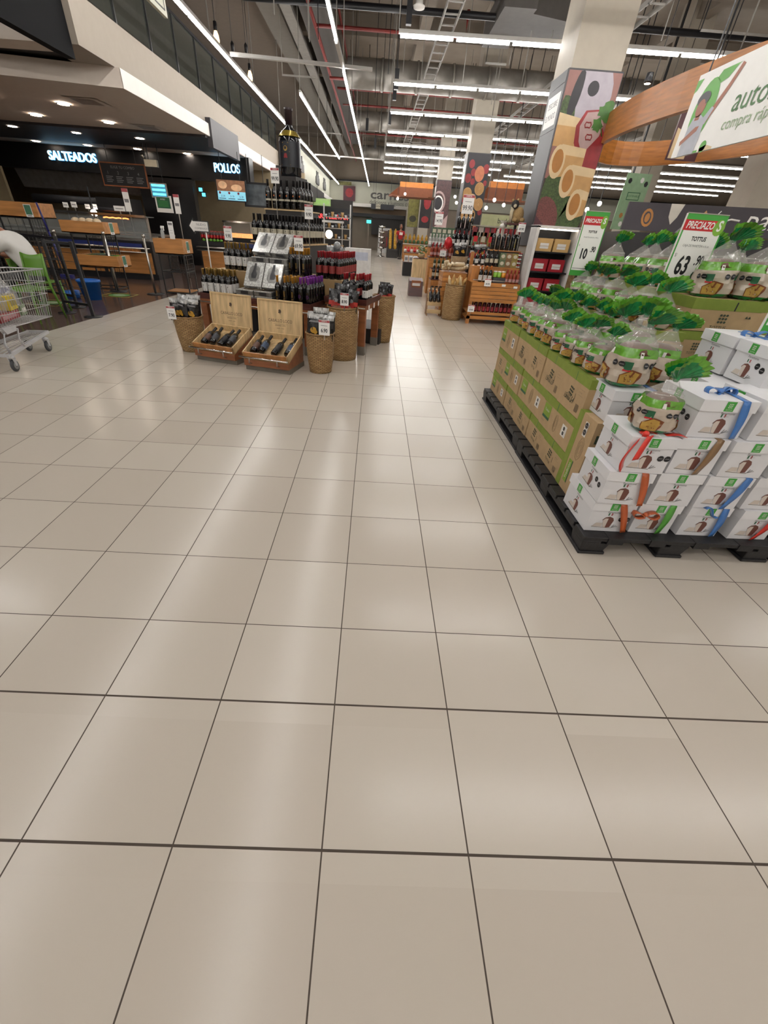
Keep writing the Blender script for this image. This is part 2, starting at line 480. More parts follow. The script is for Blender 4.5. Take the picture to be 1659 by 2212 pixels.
service('rectangular_duct', 'dark grey tapering duct beside the large pillar, high up', 'air duct', m_)
for k, (x, y0, y1, z) in enumerate(((-1.52, 8, 34, 5.0), (-1.1, 8, 36, 5.6))):
    service('sprinkler_pipe', ('dark red lengthwise sprinkler pipe left of the middle LED line', 'thin dark red lengthwise pipe above the middle LED line')[k], 'pipe', MB().tube([(x, y0, z), (x, y1, z)], .04 - .01 * k, REDP, 8))
for k, (y, z, x1) in enumerate(((12.9, 5.0, 1.8), (15.9, 4.85, .4), (18.6, 5.2, 8), (21.2, 5.3, 8), (26, 5.2, 8))):
    service('sprinkler_pipe', 'dark red sprinkler branch pipe crossing the aisle, %s from the camera' % ORD[k], 'pipe', MB().tube([(-1.5, y, z), (x1, y, z), (x1, y, z + .4)], .035, REDP, 8))
for k, (y, z, x0, x1, r) in enumerate(((11.8, 5.0, -2.8, 12, .055), (12.9, 5.6, .3, 3.2, .05), (17.2, 5.4, -2, 11, .045))):
    service('black_pipe', 'black insulated pipe crossing high under the ceiling, %s from the camera' % ORD[k], 'pipe', MB().tube([(x0, y, z), (x1, y, z)], r, BLACK, 10))
for k, (x, y0, y1) in enumerate(((1.1, 9.5, 32), (4.4, 9.5, 30), (7.6, 10, 30), (9.8, 10, 30))):
    m_ = MB().box(x, x + .02, y0, y1, 4.75, 4.83, GREYM).box(x + .28, x + .3, y0, y1, 4.75, 4.83, GREYM)
    for j in range(int((y1 - y0) / .5)):
        m_.box(x, x + .3, y0 + j * .5, y0 + j * .5 + .03, 4.75, 4.77, GREYM)
    service('cable_tray', 'grey cable tray running lengthwise under the ceiling, %s from the left' % ORD[k], 'cable tray', m_)
m_ = MB()
for k in range(70):
    x = random.uniform(-2.3, 12); y = random.uniform(9.5, 32); z = random.uniform(4.1, 4.9)
    m_.box(x - .007, x + .007, y - .007, y + .007, z, 6.6, GREYM if k % 3 else BLACK)
    if k % 4 == 0: m_.box(x, x + random.uniform(.4, 1.4), y - .01, y + .01, z, z + .03, GREYM)
tag(m_.build('hanger_rods'), 'thin threaded hanger rods and struts dangling all over the ceiling', 'hanger rods', kind='stuff')
for k, (x, y, z) in enumerate(((.45, 10.9, 4.55), (.35, 14.9, 4.3), (.35, 13.4, 4.2), (.3, 18, 4.3), (-.5, 20, 4.4), (-.2, 23, 4.3))):
    m_ = MB().box(x - .05, x + .05, y - .05, y + .05, z, z + .35, BLACK).box(x - .01, x + .01, y - .01, y + .01, z + .3, 6.6, BLACK)
    service('hanging_speaker', 'small black box hanging on a rod, %s from the camera' % ORD[k], 'speaker', m_)
m_ = MB().lathe([(.0, 0), (.1, .01), (.11, .04), (.07, .06), (.07, 1.85)], WHITE, 14, TR(.62, 10.9, 4.75))
service('ceiling_diffuser', 'round white ceiling speaker below the crossing red pipe', 'ceiling speaker', m_)
# pendant bulbs
def mk_pend():
    t = thing('pendant_bulb', '', 'pendant lamp')
    MB().tube([(0, 0, .2), (0, 0, 2.3)], .006, BLACK, 5).build('cord', t)
    MB().lathe([(.0, .21), (.03, .2), (.035, .1), (.028, .08)], BLACK, 10).build('socket', t)
    MB().lathe([(.0, -.12), (.045, -.1), (.06, -.05), (.05, .02), (.026, .08)], mat('warm_bulb', (1, .62, .3), .4, emit=3.5, var=0), 10).build('bulb', t)
    return t
PEND = Proto(mk_pend)
for k, (px, py, Y) in enumerate(((467, 80, 11.0), (540, 163, 13.5))):
    PEND.put(('warm pendant bulb nearest the camera above the food court', 'warm pendant bulb further along the food court mezzanine')[k], at(px, py, Y), 0, 'pendant bulbs')
for k, (px, py, Y) in enumerate(((503, 112, 12.2), (532, 115, 12.6))):
    m_ = MB().tube([(0, 0, .1), (0, 0, 1.8)], .005, BLACK, 5).lathe([(.0, 0), (.03, .01), (.035, .12), (.01, .16)], BLACK, 10)
    tag(m_.build('pendant_socket', loc=at(px, py, Y)), ('unlit black pendant socket, left of the pair', 'unlit black pendant socket, right of the pair')[k], 'pendant lamp')
# downlights of the food court soffit
DL = mat('downlight_lens', (1, .86, .72), .4, emit=55, var=0)
def mk_dl():
    t = thing('recessed_downlight', '', 'downlight')
    MB().lathe([(.0, -.004), (.1, -.004), (.1, .0)], DL, 16).build('lens', t)
    MB().lathe([(.1, -.008), (.125, -.008), (.125, .0)], WHITE, 16, caps=False).build('trim_ring', t)
    return t
DLP = Proto(mk_dl)
for k, (px, py) in enumerate(((137, 225), (78, 249), (235, 265), (27, 273), (165, 287), (302, 299), (78, 305), (190, 314), (297, 322), (404, 332))):
    z = 2.985 if k in (0, 1, 2) else (2.952 if k in (3, 4, 5) else 2.975)
    p = fl(px, py, z)
    DLP.put('round recessed downlight in the food court ceiling, number %s counting nearest row first' % ORD[k], (p.x, p.y, z), 0, 'food court downlights')
for k, (x, y) in enumerate(((-7, 9.6), (-9, 10.2), (-10.5, 12.0))):  # unseen downlights added to brighten the food court
    DLP.put('added unseen downlight beyond the left frame edge, %s' % ORD[k], (x, y, 2.985), 0, 'food court downlights')
for k, (px, py) in enumerate(((190, 222), (322, 278), (392, 318))):
    p = fl(px, py, 2.98)
    m_ = MB().rect(-.3, .3, -.3, .3, mat('vent_white', 'c4bab0', .6)).rect(-.2, .2, -.2, .2, mat('vent_grey', '8c8178', .6), z=-.004)
    tag(m_.build('ceiling_hatch', loc=(p.x, min(p.y, 12.2) if k < 2 else p.y, 2.99 if k < 2 else 2.97)), 'square hatch in the food court ceiling, %s from the left' % ORD[k], 'ceiling hatch')
# ================================================================ PALLET DISPLAY OF PANETTONES
PLB = mat('black_plastic', '1d1c1e', .5, var=.2, bump=.2, scale=30)
def mk_pallet():
    t = thing('pallet', '', 'pallet')
    for x in (0, .43, .91): 
        m_ = MB()
        for y in (0, .53, 1.08): m_.hexa([(x + .01, y + .01, 0), (x + .13, y + .01, 0), (x + .13, y + .12, 0), (x + .01, y + .12, 0)], [(x, y, .075), (x + .15, y, .075), (x + .15, y + .13, .075), (x, y + .13, .075)], PLB)
        m_.box(x + .0, x + .145, 0, 1.21, -.0 + .001, .018, PLB)
        m_.build('runner', t, bevel=.004)
    m_ = MB()
    for i in range(9):
        m_.box(.0, 1.06, i * .1355, i * .1355 + .118, .09, .115, PLB)
    m_.box(0, .1, 0, 1.21, .073, .092, PLB).box(.48, .58, 0, 1.21, .073, .092, PLB).box(.96, 1.06, 0, 1.21, .073, .092, PLB)
    m_.build('deck', t, bevel=.003)
    for x in (.13, .36, .6, .84): MB().box(x, x + .085, -.004, .12, .076, .1165, PLB).build('end_slat', t)
    return t
PALL = Proto(mk_pallet)
PALL.put('black plastic pallet under the white gift boxes, nearest the camera', (1.245, 1.365, 0), 0, 'black pallets')
PALL.put('black plastic pallet under the far half of the green-banded cartons', (1.25, 2.585, 0), 0, 'black pallets')
PALL.put('black plastic pallet to the right behind the white gift boxes', (2.33, 1.365, 0), 0, 'black pallets')
PALL.put('black plastic pallet to the right rear under the stepped cartons', (2.33, 2.585, 0), 0, 'black pallets')
PZ = .1165
BAND = mat('carton_green_band', '7d8c35', .7, var=.08, scale=25)
LIME2 = mat('carton_lime', '7f9a33', .6)
DKG = mat('dark_green_print', '1d5a38', .5)
LINE = mat('carton_line_print', '7c6a50', .6, var=0)
STK = mat('sticker_white', 'd8d4cc', .5, var=.02)
CINK = mat('carton_ink', '34402f', .6, var=0)
def octa(m_, x, y, r, M, col=None):
    m_.ell(x, y, r, r, col or INK, M, z=.0012, n=8, rot=PI / 8)
    m_.rect(x - r * .65, x + r * .65, y - r * .12, y + r * .12, GRYINK, M, z=.0016)
def dots(m_, x, y, s, M, col, rot=0):
    for i in (-1, 0, 1):
        for j in (-1, 0, 1):
            m_.ell(x + i * s, y + j * s, s * .42, s * .36, col, M, z=.0012, n=8)
def carton(style, d, h, dep=.3, seam=0):      # left face of width d along Y, height h, depth dep along X; origin: near bottom-left corner
    m_ = MB().box(0, dep, 0, d, 0, h, KRAFT)
    e = .001
    bh = .052
    m_.box(-e, dep + e, -e, d + e, h - bh, h + e, BAND)
    m_.box(.04, dep - .04, .03, d - .03, h + .0005, h + .002, KRAFT)
    L = LF(-e * 1.5, d, 0)       # x from far edge 0 .. near edge d
    Fm = FR(0, -e * 1.5, 0)
    if style == 'A':
        m_.rect(.07 * d, .3 * d, .28 * h, .74 * h, LIME2, L)
        m_.rect(.07 * d, .3 * d, .28 * h, .36 * h, DKG, L, .0006)
        m_.text('Tradición', .024, STK, L, .185 * d, .55 * h, .001, sx=.8)
        cx = .52 * d
        for r in (.3, .22, .13):
            pts = [(cx + r * h * .42 * cos(t / 9 * PI * 2), .42 * h + r * h * .9 * sin(t / 9 * PI * 2), 0) for t in range(9)]
            m_.tube(pts, .0007, LINE, 3, True, L)
        m_.rect(.72 * d, .86 * d, .28 * h, .62 * h, STK, L)
        octa(m_, .79 * d, .52 * h, .06 * h, L); octa(m_, .79 * d, .38 * h, .06 * h, L)
        m_.text('PANETÓN', .012, LINE, L, .12 * d, .18 * h, .001)
    else:
        L2 = L @ TR(.36 * d, .42 * h, 0) @ RZ(-.12)
        dots(m_, .03, .02, .019, L2, CINK)
        m_.text('TOTTUS', .024, CINK, L2, .03, -.033, .001, sx=.9)
        m_.rect(.62 * d, .64 * d, .3 * h, .5 * h, LINE, L)
        for k in range(9): m_.rect(.74 * d + k * .005, .74 * d + k * .005 + .003, .1 * h, .3 * h, LINE, L)
        m_.text('x 6 un', .016, LINE, L, .78 * d, .6 * h, .001)
        m_.rect(.72 * d, .9 * d, .52 * h, .525 * h, LINE, L); m_.rect(.72 * d, .9 * d, .67 * h, .675 * h, LINE, L)
        if seam:
            m_.text('15/12 %d' % seam, .05, CINK, L, .42 * d, .3 * h, .0016, sx=.8, shear=.3)
    # tape seam
    m_.rect(.46 * d, .475 * d, h - bh, h, DKG, L)
    # front face
    dots(m_, dep * .5, h * .5, .017, Fm, CINK)
    m_.text('TOTTUS', .022, CINK, Fm, dep * .5, h * .27, .001)
    return m_
Z1, Z2, Z3, Z4 = PZ, .31, .53, .768
XL = 1.31
def put_carton(name, label, mbx, loc): return tag(mbx.build(name, loc=loc, bevel=.0), label, 'carton')
rows = [
 (Z1, Z2, [(1.968, 2.302, 'B'), (2.305, 2.635, 'B'), (2.638, 2.966, 'B'), (2.969, 3.3, 'B'), (3.303, 3.79, 'A')], 'bottom'),
 (Z2, Z3, [(1.968, 2.475, 'A'), (2.48, 3.02, 'A'), (3.025, 3.5, 'A'), (3.505, 3.8, 'B')], 'middle'),
 (Z3, Z4, [(1.955, 2.303, 'S'), (2.308, 2.655, 'S2'), (2.66, 2.99, 'B'), (2.995, 3.32, 'S3'), (3.325, 3.8, 'A')], 'top')]
for z0, z1, lst, nm in rows:
    for i, (y0, y1, st) in enumerate(lst):
        c = carton('A' if st == 'A' else 'B', y1 - y0 - .004, z1 - z0 - .003, .31, {'S': 54, 'S2': 15, 'S3': 9}.get(st, 0))
        put_carton('cardboard_carton', 'brown carton with green band, %s layer of the side wall, %s from the near end' % (nm, ORD[i]), c, (XL + (.006 if i % 2 else 0), y0, z0))
# second and third depth: added black blocks for the dark void and steps that carry the bags
tag(MB().box(1.625, 2.02, 2.0, 3.8, PZ + .001, Z3 - .002, PLB).build('display_block'), 'added black block for the dark void behind the brown cartons, low part', 'display block')
tag(MB().box(2.07, 2.98, 2.5, 3.82, PZ + .001, .777, PLB).build('display_block'), 'added black block for the dark void under the stepped rear cartons, tall part', 'display block')
tag(MB().box(1.52, 2.42, 1.74, 2.0, PZ + .001, .66, PLB).build('display_block'), 'added black block for the dark void behind the white gift boxes', 'display block')
for z0, z1, nm in ((Z3, Z4, 'top'),):
    for i, y in enumerate((2.18, 2.72, 3.26)):
        put_carton('cardboard_carton', 'inner brown carton under the bread bags, %s layer, %s from the near end' % (nm, ORD[i]), carton('B', .535, z1 - z0 - .003, .4), (1.635, y, z0))
for i, y in enumerate((2.52, 2.95, 3.38)):
    for k, (z0, z1) in enumerate(((.78, .965),)):
        put_carton('cardboard_carton', 'brown carton of the rear stack below the topmost ones, %s from the near end' % ORD[i], carton('A', .425, z1 - z0 - .003, .27), (2.08, y, z0))
# step and topmost cartons
for i, y in enumerate((2.45, 2.9, 3.35)):
    put_carton('cardboard_carton', 'brown carton forming the middle step under bread bags, %s from the near end' % ORD[i], carton('B', .44, .19, .3), (1.77, y, Z4))
def topc(label, x, y, w_, d, sticker):
    h = .185; m_ = MB().box(0, w_, 0, d, 0, h, KRAFT).box(-.001, w_ + .001, -.001, d + .001, h - .06, h + .001, BAND)
    m_.box(.03, w_ - .03, .03, d - .03, h + .001, h + .0025, KRAFT)
    Fm = FR(0, -.002, 0); L = LF(-.002, d, 0)
    dots(m_, w_ * .5, h * .42, .02, Fm, CINK); m_.text('TOTTUS', .03, CINK, Fm, w_ * .48, h * .13, .001, sx=.95)
    m_.text('▲▲', .02, CINK, Fm, w_ * .85, h * .5, .001)
    m_.rect(d * .68, d * .84, h * .18, h * .55, STK, L); octa(m_, d * .73, h * .38, .02, L); octa(m_, d * .795, h * .38, .02, L)
    m_.rect(w_ * .6, w_ * .62, h - .06, h - .01, INK, Fm)
    return tag(m_.build('cardboard_carton', loc=(x, y, .967)), label, 'carton')
topc('large brown carton with dotted logo on its front, topmost, behind the white boxes', 2.08, 2.52, .45, .43, 1)
topc('topmost brown carton under the 63.90 price sign', 2.1, 2.96, .42, .42, 1)
topc('topmost brown carton furthest back on the display', 2.12, 3.39, .4, .4, 0)
topc('topmost brown carton at the right frame edge beside the price sign', 2.54, 2.55, .45, .43, 0)
for i, y in enumerate((2.52, 2.95)):
    for k, (z0, z1) in enumerate(((.78, .965),)):
        put_carton('cardboard_carton', 'brown carton at the far right of the rear stack, %s from the near end' % ORD[i], carton('B', .425, z1 - z0 - .003, .45), (2.54, y, z0))
# upright flat carton at the near corner
m_ = MB().box(0, .075, 0, .215, 0, .482, KRAFT)
L = LF(-.0015, .215, 0)
m_.box(-.001, .04, .160, .216, -.0, .483, BAND)
Fm = FR(0, -.0015, 0)
m_.rect(.075, .125, .055, .2, LIME2, L, .0004); m_.rect(.118, .126, .055, .2, DKG, L, .0008)
m_.text('Tradición', .028, STK, L @ TR(.097, .128, .001) @ RZ(PI / 2))
for r in (1, .7, .4):
    m_.tube([(.14 + .035 * r * cos(t / 9 * 2 * PI), .29 + .07 * r * sin(t / 9 * 2 * PI), .0008) for t in range(9)], .0007, LINE, 3, True, L)
m_.rect(.105, .145, .365, .45, STK, L, .0004); octa(m_, .125, .43, .018, L); octa(m_, .125, .39, .018, L)
m_.rect(.02, .06, .36, .41, CINK, Fm); octa(m_, .045, .445, .014, Fm); m_.poly([(.03, .418), (.06, .418), (.045, .435)], CINK, Fm)
m_.text('Panetón con frutas', .012, LINE, L @ TR(.19, .09, .001) @ RZ(PI / 2))
tag(m_.build('cardboard_carton', loc=(1.307, 1.745, PZ)), 'brown carton standing upright on end between cartons and white boxes', 'carton')

# ---- white gift boxes
GW = mat('gift_box_white', 'd3d2d4', .45, var=.02)
GLID = mat('gift_box_lid', 'dad9db', .4, var=.02)
BRN = mat('print_brown', '6b4238', .5)
CRM = mat('print_cream', 'c9bdb2', .5)
ORG = mat('satin_orange', 'b8582c', .3, var=.15, coat=.3)
BLU = mat('satin_blue', '3f74b8', .3, var=.15, coat=.3)
REDR = mat('satin_red', 'cf2a1c', .3, var=.15, coat=.3)
GRNR = mat('satin_green', '4f9a37', .3, var=.1, coat=.3)
BRNR = mat('satin_brown', '846544', .3, var=.1, coat=.3)
def cake_print(m_, M, cx, cy, s):
    m_.poly([(cx - .035 * s, cy + .022 * s), (cx - .022 * s, cy + .04 * s), (cx + .0 * s, cy + .046 * s), (cx + .02 * s, cy + .038 * s), (cx + .028 * s, cy + .022 * s), (cx + .02 * s, cy - .022 * s), (cx - .004 * s, cy - .026 * s), (cx - .004 * s, cy + .018 * s)], BRN, M, .0008)
    m_.poly([(cx - .03 * s, cy + .022 * s), (cx - .02 * s, cy + .034 * s), (cx - .004 * s, cy + .034 * s), (cx - .004 * s, cy - .026 * s), (cx - .02 * s, cy - .02 * s)], CRM, M, .0012)
    m_.poly([(cx - .075 * s, cy - .02 * s), (cx - .06 * s, cy + .004 * s), (cx - .026 * s, cy + .004 * s), (cx - .026 * s, cy - .02 * s)], CRM, M, .0008)
    m_.tube([(cx - .078 * s, cy - .022 * s, .001), (cx + .03 * s, cy - .027 * s, .001)], .0012, LINE, 3, M=M)
    for a in (.5, .9, 1.3): m_.bar((cx + .03 * s, cy - .024 * s, .001), (cx + (.03 + .035 * cos(a)) * s, cy + (-.024 + .02 * sin(a)) * s, .001), .0015, .0015, GRYINK, M)
    x0 = cx - .014 * s; y0 = cy + .052 * s
    for k, c in enumerate((DKG, GW, mat('flag_red', '9a3a3a', .5))): m_.rect(x0 + k * .008 * s, x0 + (k + .8) * .008 * s, y0, y0 + .016 * s, c, M, .0008)
def mk_gift(W, D, H, oct_front=True, oct_left=False):
    t = thing('gift_box', '', 'gift box')
    lid = .052
    m_ = MB().box(.006, W - .006, .006, D - .006, 0, H - .004, GW)
    Fm = FR(0, .0055, 0); L = LF(.0055, D, 0)
    cake_print(m_, Fm, W * .5, H * .27, 1); cake_print(m_, L, D * .45, H * .27, .9)
    m_.text('Panettone', .016, GRYINK, Fm, W * .55, H * .66, .001); m_.text('Italiano', .008, GRYINK, Fm, W * .55, H * .59, .001)
    m_.text('Panettone', .016, GRYINK, L, D * .5, H * .66, .001)
    if oct_front:
        octa(m_, W * .78, H * .44, .0155, Fm); octa(m_, W * .92, H * .44, .0155, Fm)
    if oct_left:
        octa(m_, D * .68, H * .5, .015, L); octa(m_, D * .82, H * .44, .015, L)
    m_.build('box_body', t)
    m_ = MB().box(0, W, 0, D, H - lid, H, GLID)
    Fm = FR(0, -.0008, 0); L = LF(-.0008, D, 0)
    for M_, c in ((Fm, W * .5), (L, D * .42)):
        m_.rect(c - .022, c + .022, H - lid + .004, H - .004, GREENP, M_)
        for i in (-1, 0, 1):
            for j in (0, 1, 2): m_.ell(c + i * .007, H - lid + .022 + j * .0075, .0026, .0028, STK, M_, .0006, 6)
        m_.text('TOTTUS', .008, STK, M_, c, H - lid + .011, .0006)
    m_.build('box_lid', t, bevel=.002)
    return t
def ribbon(t, m, W, H, xt, xb, D=.26, name='ribbon', bow=None, tail=None, w_=.033):
    """a flat satin ribbon hanging down the front from xt at the lid to xb at the bottom"""
    m_ = MB(); n = 10; vs_ = []
    for i in range(n + 1):
        s = i / n; x = xt + (xb - xt) * s; z = H - s * (H - .004); y = -.004 - .007 * sin(s * PI) ; tw = .006 * sin(s * 5)
        for dx, dy in ((0, tw), (w_, -tw)):
            vs_.append((x + dx, y + dy * .6, z))
    m_.add(vs_, [(2 * i, 2 * i + 1, 2 * i + 3, 2 * i + 2) for i in range(n)], m, True)
    # over the lid, lying on top
    vs_ = []
    for i in range(7):
        s = i / 6; vs_.append((xt + s * .01, -.004 + s * D * .75, H + .0015 + .002 * sin(s * PI))); vs_.append((xt + w_ + s * .01, -.004 + s * D * .75, H + .0015 + .002 * sin(s * PI)))
    m_.add(vs_, [(2 * i, 2 * i + 1, 2 * i + 3, 2 * i + 2) for i in range(6)], m, True)
    if bow:
        bx, by, bz = bow
        for sgn in (-1, 1):
            vs_ = []
            N_ = 12
            for i in range(N_ + 1):
                a = i / N_ * PI * 1.9
                r = .052 * sin(a * .53)
                cxx = bx + sgn * (.01 + r * 1.0); czz = bz + .018 * sin(a) + .01
                for q in (-.016, .016):
                    vs_.append((cxx, by + q + .02 * cos(a) * sgn * .4, czz))
            m_.add(vs_, [(2 * i, 2 * i + 1, 2 * i + 3, 2 * i + 2) for i in range(N_)], m, True)
        m_.sphere((bx, by, bz + .012), .014, m, 8, 5, (1, 1, .8))
    if tail:
        vs_ = []
        for i in range(9):
            s = i / 8
            p = Vector(tail[0]).lerp(Vector(tail[1]), s); p.z += .02 * sin(s * 6)
            vs_ += [p + Vector((0, -.014, .004)), p + Vector((.004, .014, -.004))]
        m_.add(vs_, [(2 * i, 2 * i + 1, 2 * i + 3, 2 * i + 2) for i in range(8)], m, True)
    ob = m_.build(name, t)
    sd = ob.modifiers.new('thickness', 'SOLIDIFY'); sd.thickness = .0015
    ob['label'] = 'satin gift ribbon'
    return ob
GH = .186
G1 = Proto(lambda: mk_gift(.228, .265, GH))
G2 = Proto(lambda: mk_gift(.228, .265, GH, False))
R1 = PZ + .001; R2 = R1 + GH + .003; R3 = R2 + GH + .002; R4 = R3 + GH + .002
GRP = 'white panettone gift boxes'
g = mk_gift(.228, .30, GH, True, False); g.location = (1.258, 1.42, R1); g['label'] = 'white gift box with orange ribbon, bottom row, leftmost at the pallet corner'; g['group'] = GRP
ribbon(g, ORG, .228, GH, .130, .195, bow=(.27, -.02, .125))
g = G2.put('white gift box with green ribbon, bottom row beside the orange one', (1.502, 1.425, R1), .0, GRP); ribbon(g, GRNR, .228, GH, .15, .14)
g = dup(G2.o, 'white gift box with trailing blue ribbon, bottom row, third along', (1.765, 1.42, R1), .02, GRP)
# (copies above carry the green ribbon of their source, so a fresh box is made for each ribbon colour)
bpy.data.objects.remove(KIDS[g.name].pop())
ribbon(g, BLU, .228, GH, .165, .175)
def plain(label, loc, rz=0, of=False, ol=False, D=.265, W=.228, H=GH):
    key = (of, ol, D, W, H)
    if key not in _gc:
        _gc[key] = mk_gift(W, D, H, of, ol); o = _gc[key]
        src = [(c.name, c.data) for c in KIDS[o.name]]
        _gsrc[key] = o
        o.location = loc; o.rotation_euler = (0, 0, rz); o['label'] = label; o['group'] = GRP
        _gk[key] = list(KIDS[o.name])
        return o
    o = _gsrc[key].copy(); COL.objects.link(o); o.location = loc; o.rotation_euler = (0, 0, rz); o['label'] = label; o['group'] = GRP
    for ch in _gk[key]:
        c = ch.copy(); COL.objects.link(c); c.parent = o; KIDS.setdefault(o.name, []).append(c)
    return o
_gc = {}; _gsrc = {}; _gk = {}
g = plain('white gift box with red ribbon at the right edge, bottom row', (2.04, 1.41, R1), .03); ribbon(g, REDR, .228, GH, .18, .12)
g = plain('white gift box with orange ribbon, second row, at the left corner', (1.25, 1.405, R2), -.03, False, True); ribbon(g, ORG, .228, GH, .155, .20)
g = plain('white gift box without ribbon, second row, second from the left', (1.512, 1.415, R2), 0)
g = plain('white gift box with slanting blue ribbon, second row, third from the left', (1.752, 1.41, R2), 0); ribbon(g, BLU, .228, GH, .175, .13, tail=((.06, -.01, .004), (.12, -.035, -.02)))
g = plain('white gift box at the right edge, second row, above the red ribbon', (2.01, 1.42, R2), .04, False, True)
g = plain('white gift box cut by the right frame edge, second row', (2.27, 1.42, R2), .0)
# third row
g = plain('white gift box with loose red ribbon at its left, under the front bread bag', (1.278, 1.40, R3), -.02, True)
m_ = MB(); vs_ = []
for i in range(15):
    s = i / 14; x = .05 - .075 * sin(s * PI * .9); z = GH + .006 - s * .20; y = .02 - .045 * sin(s * PI)
    vs_ += [(x - .004, y - .012, z), (x + .026, y + .01, z + .004)]
m_.add(vs_, [(2 * i, 2 * i + 1, 2 * i + 3, 2 * i + 2) for i in range(14)], REDR, True)
vs_ = []
for i in range(11):
    s = i / 10; x = .055 - .04 * s; z = GH + .01 + .012 * sin(s * PI) - s * .11; y = -.012 - .03 * s
    vs_ += [(x, y, z), (x + .03, y + .004, z + .006)]
m_.add(vs_, [(2 * i, 2 * i + 1, 2 * i + 3, 2 * i + 2) for i in range(10)], REDR, True)
vs_ = []
for i in range(11):
    s = i / 10; x = .05 + .2 * s; z = GH + .004 + .008 * sin(s * 9); y = .02 + .02 * sin(s * 4)
    vs_ += [(x, y, z), (x, y + .03, z)]
m_.add(vs_, [(2 * i, 2 * i + 1, 2 * i + 3, 2 * i + 2) for i in range(10)], REDR, True)
m_.sphere((.06, .01, GH + .012), .016, REDR, 8, 5)
o = m_.build('ribbon', g); o.modifiers.new('thickness', 'SOLIDIFY').thickness = .0015
m_ = MB().rect(0, .05, 0, .03, PAPER).rect(.006, .04, .008, .011, GRYINK, z=.0005).rect(.006, .03, .016, .019, GRYINK, z=.0005)
tag(m_.build('price_slip', loc=(1.36, 1.41, R3 + GH + .004), rz=-.25), 'small white paper slip lying on the red-ribboned gift box', 'paper slip')
g = plain('white gift box with brown ribbon, third row, second from the left', (1.52, 1.412, R3), .0); ribbon(g, BRNR, .228, GH, .16, .125)
g = plain('white gift box without ribbon, third row, under the blue-bowed box edge', (1.77, 1.405, R3), .02)
g = plain('white gift box cut by the right frame edge, third row', (2.03, 1.41, R3), .03)
# fourth row: the larger blue-bowed box and its neighbours
g = mk_gift(.26, .28, .178, False, True); g.location = (1.535, 1.425, R4); g['label'] = 'white gift box with blue bow on its lid, beside the front bread bag'; g['group'] = GRP; g.rotation_euler = (0, 0, .02)
ribbon(g, BLU, .26, .178, .175, .20, bow=(.14, .10, .178), tail=((.14, .1, .185), (.25, .16, .186)))
g = plain('white gift box with blue ribbon, fourth row at the right frame edge', (1.82, 1.42, R4), .03); ribbon(g, BLU, .228, GH, .16, .15)
g = plain('white gift box, fourth row, behind the blue-bowed one', (1.79, 1.70, R4 - .02), 0, False, True)
g = plain('white gift box with large bow at upper right, nearer of the two', (1.93, 1.62, .857), 0, False, True, .25)
g = plain('white gift box at upper right, further of the two, under the carton', (1.925, 1.88, .857), .0, False, False, .25)
ribbon(g, BLU, .228, GH, .13, .12, bow=(.13, .06, GH))
g = plain('white gift box at the right edge, top row, under the cropped price sign', (2.17, 1.62, .857), 0, False, True, .25)
# box left of the front bag, on the upright carton
g = mk_gift(.235, .225, .17, False, False); g.location = (1.345, 1.765, .602); g['label'] = 'white gift box standing on the upright carton, a bread bag on its lid'; g['group'] = GRP
ribbon(g, BLU, .235, .17, .2, .19, D=.2)
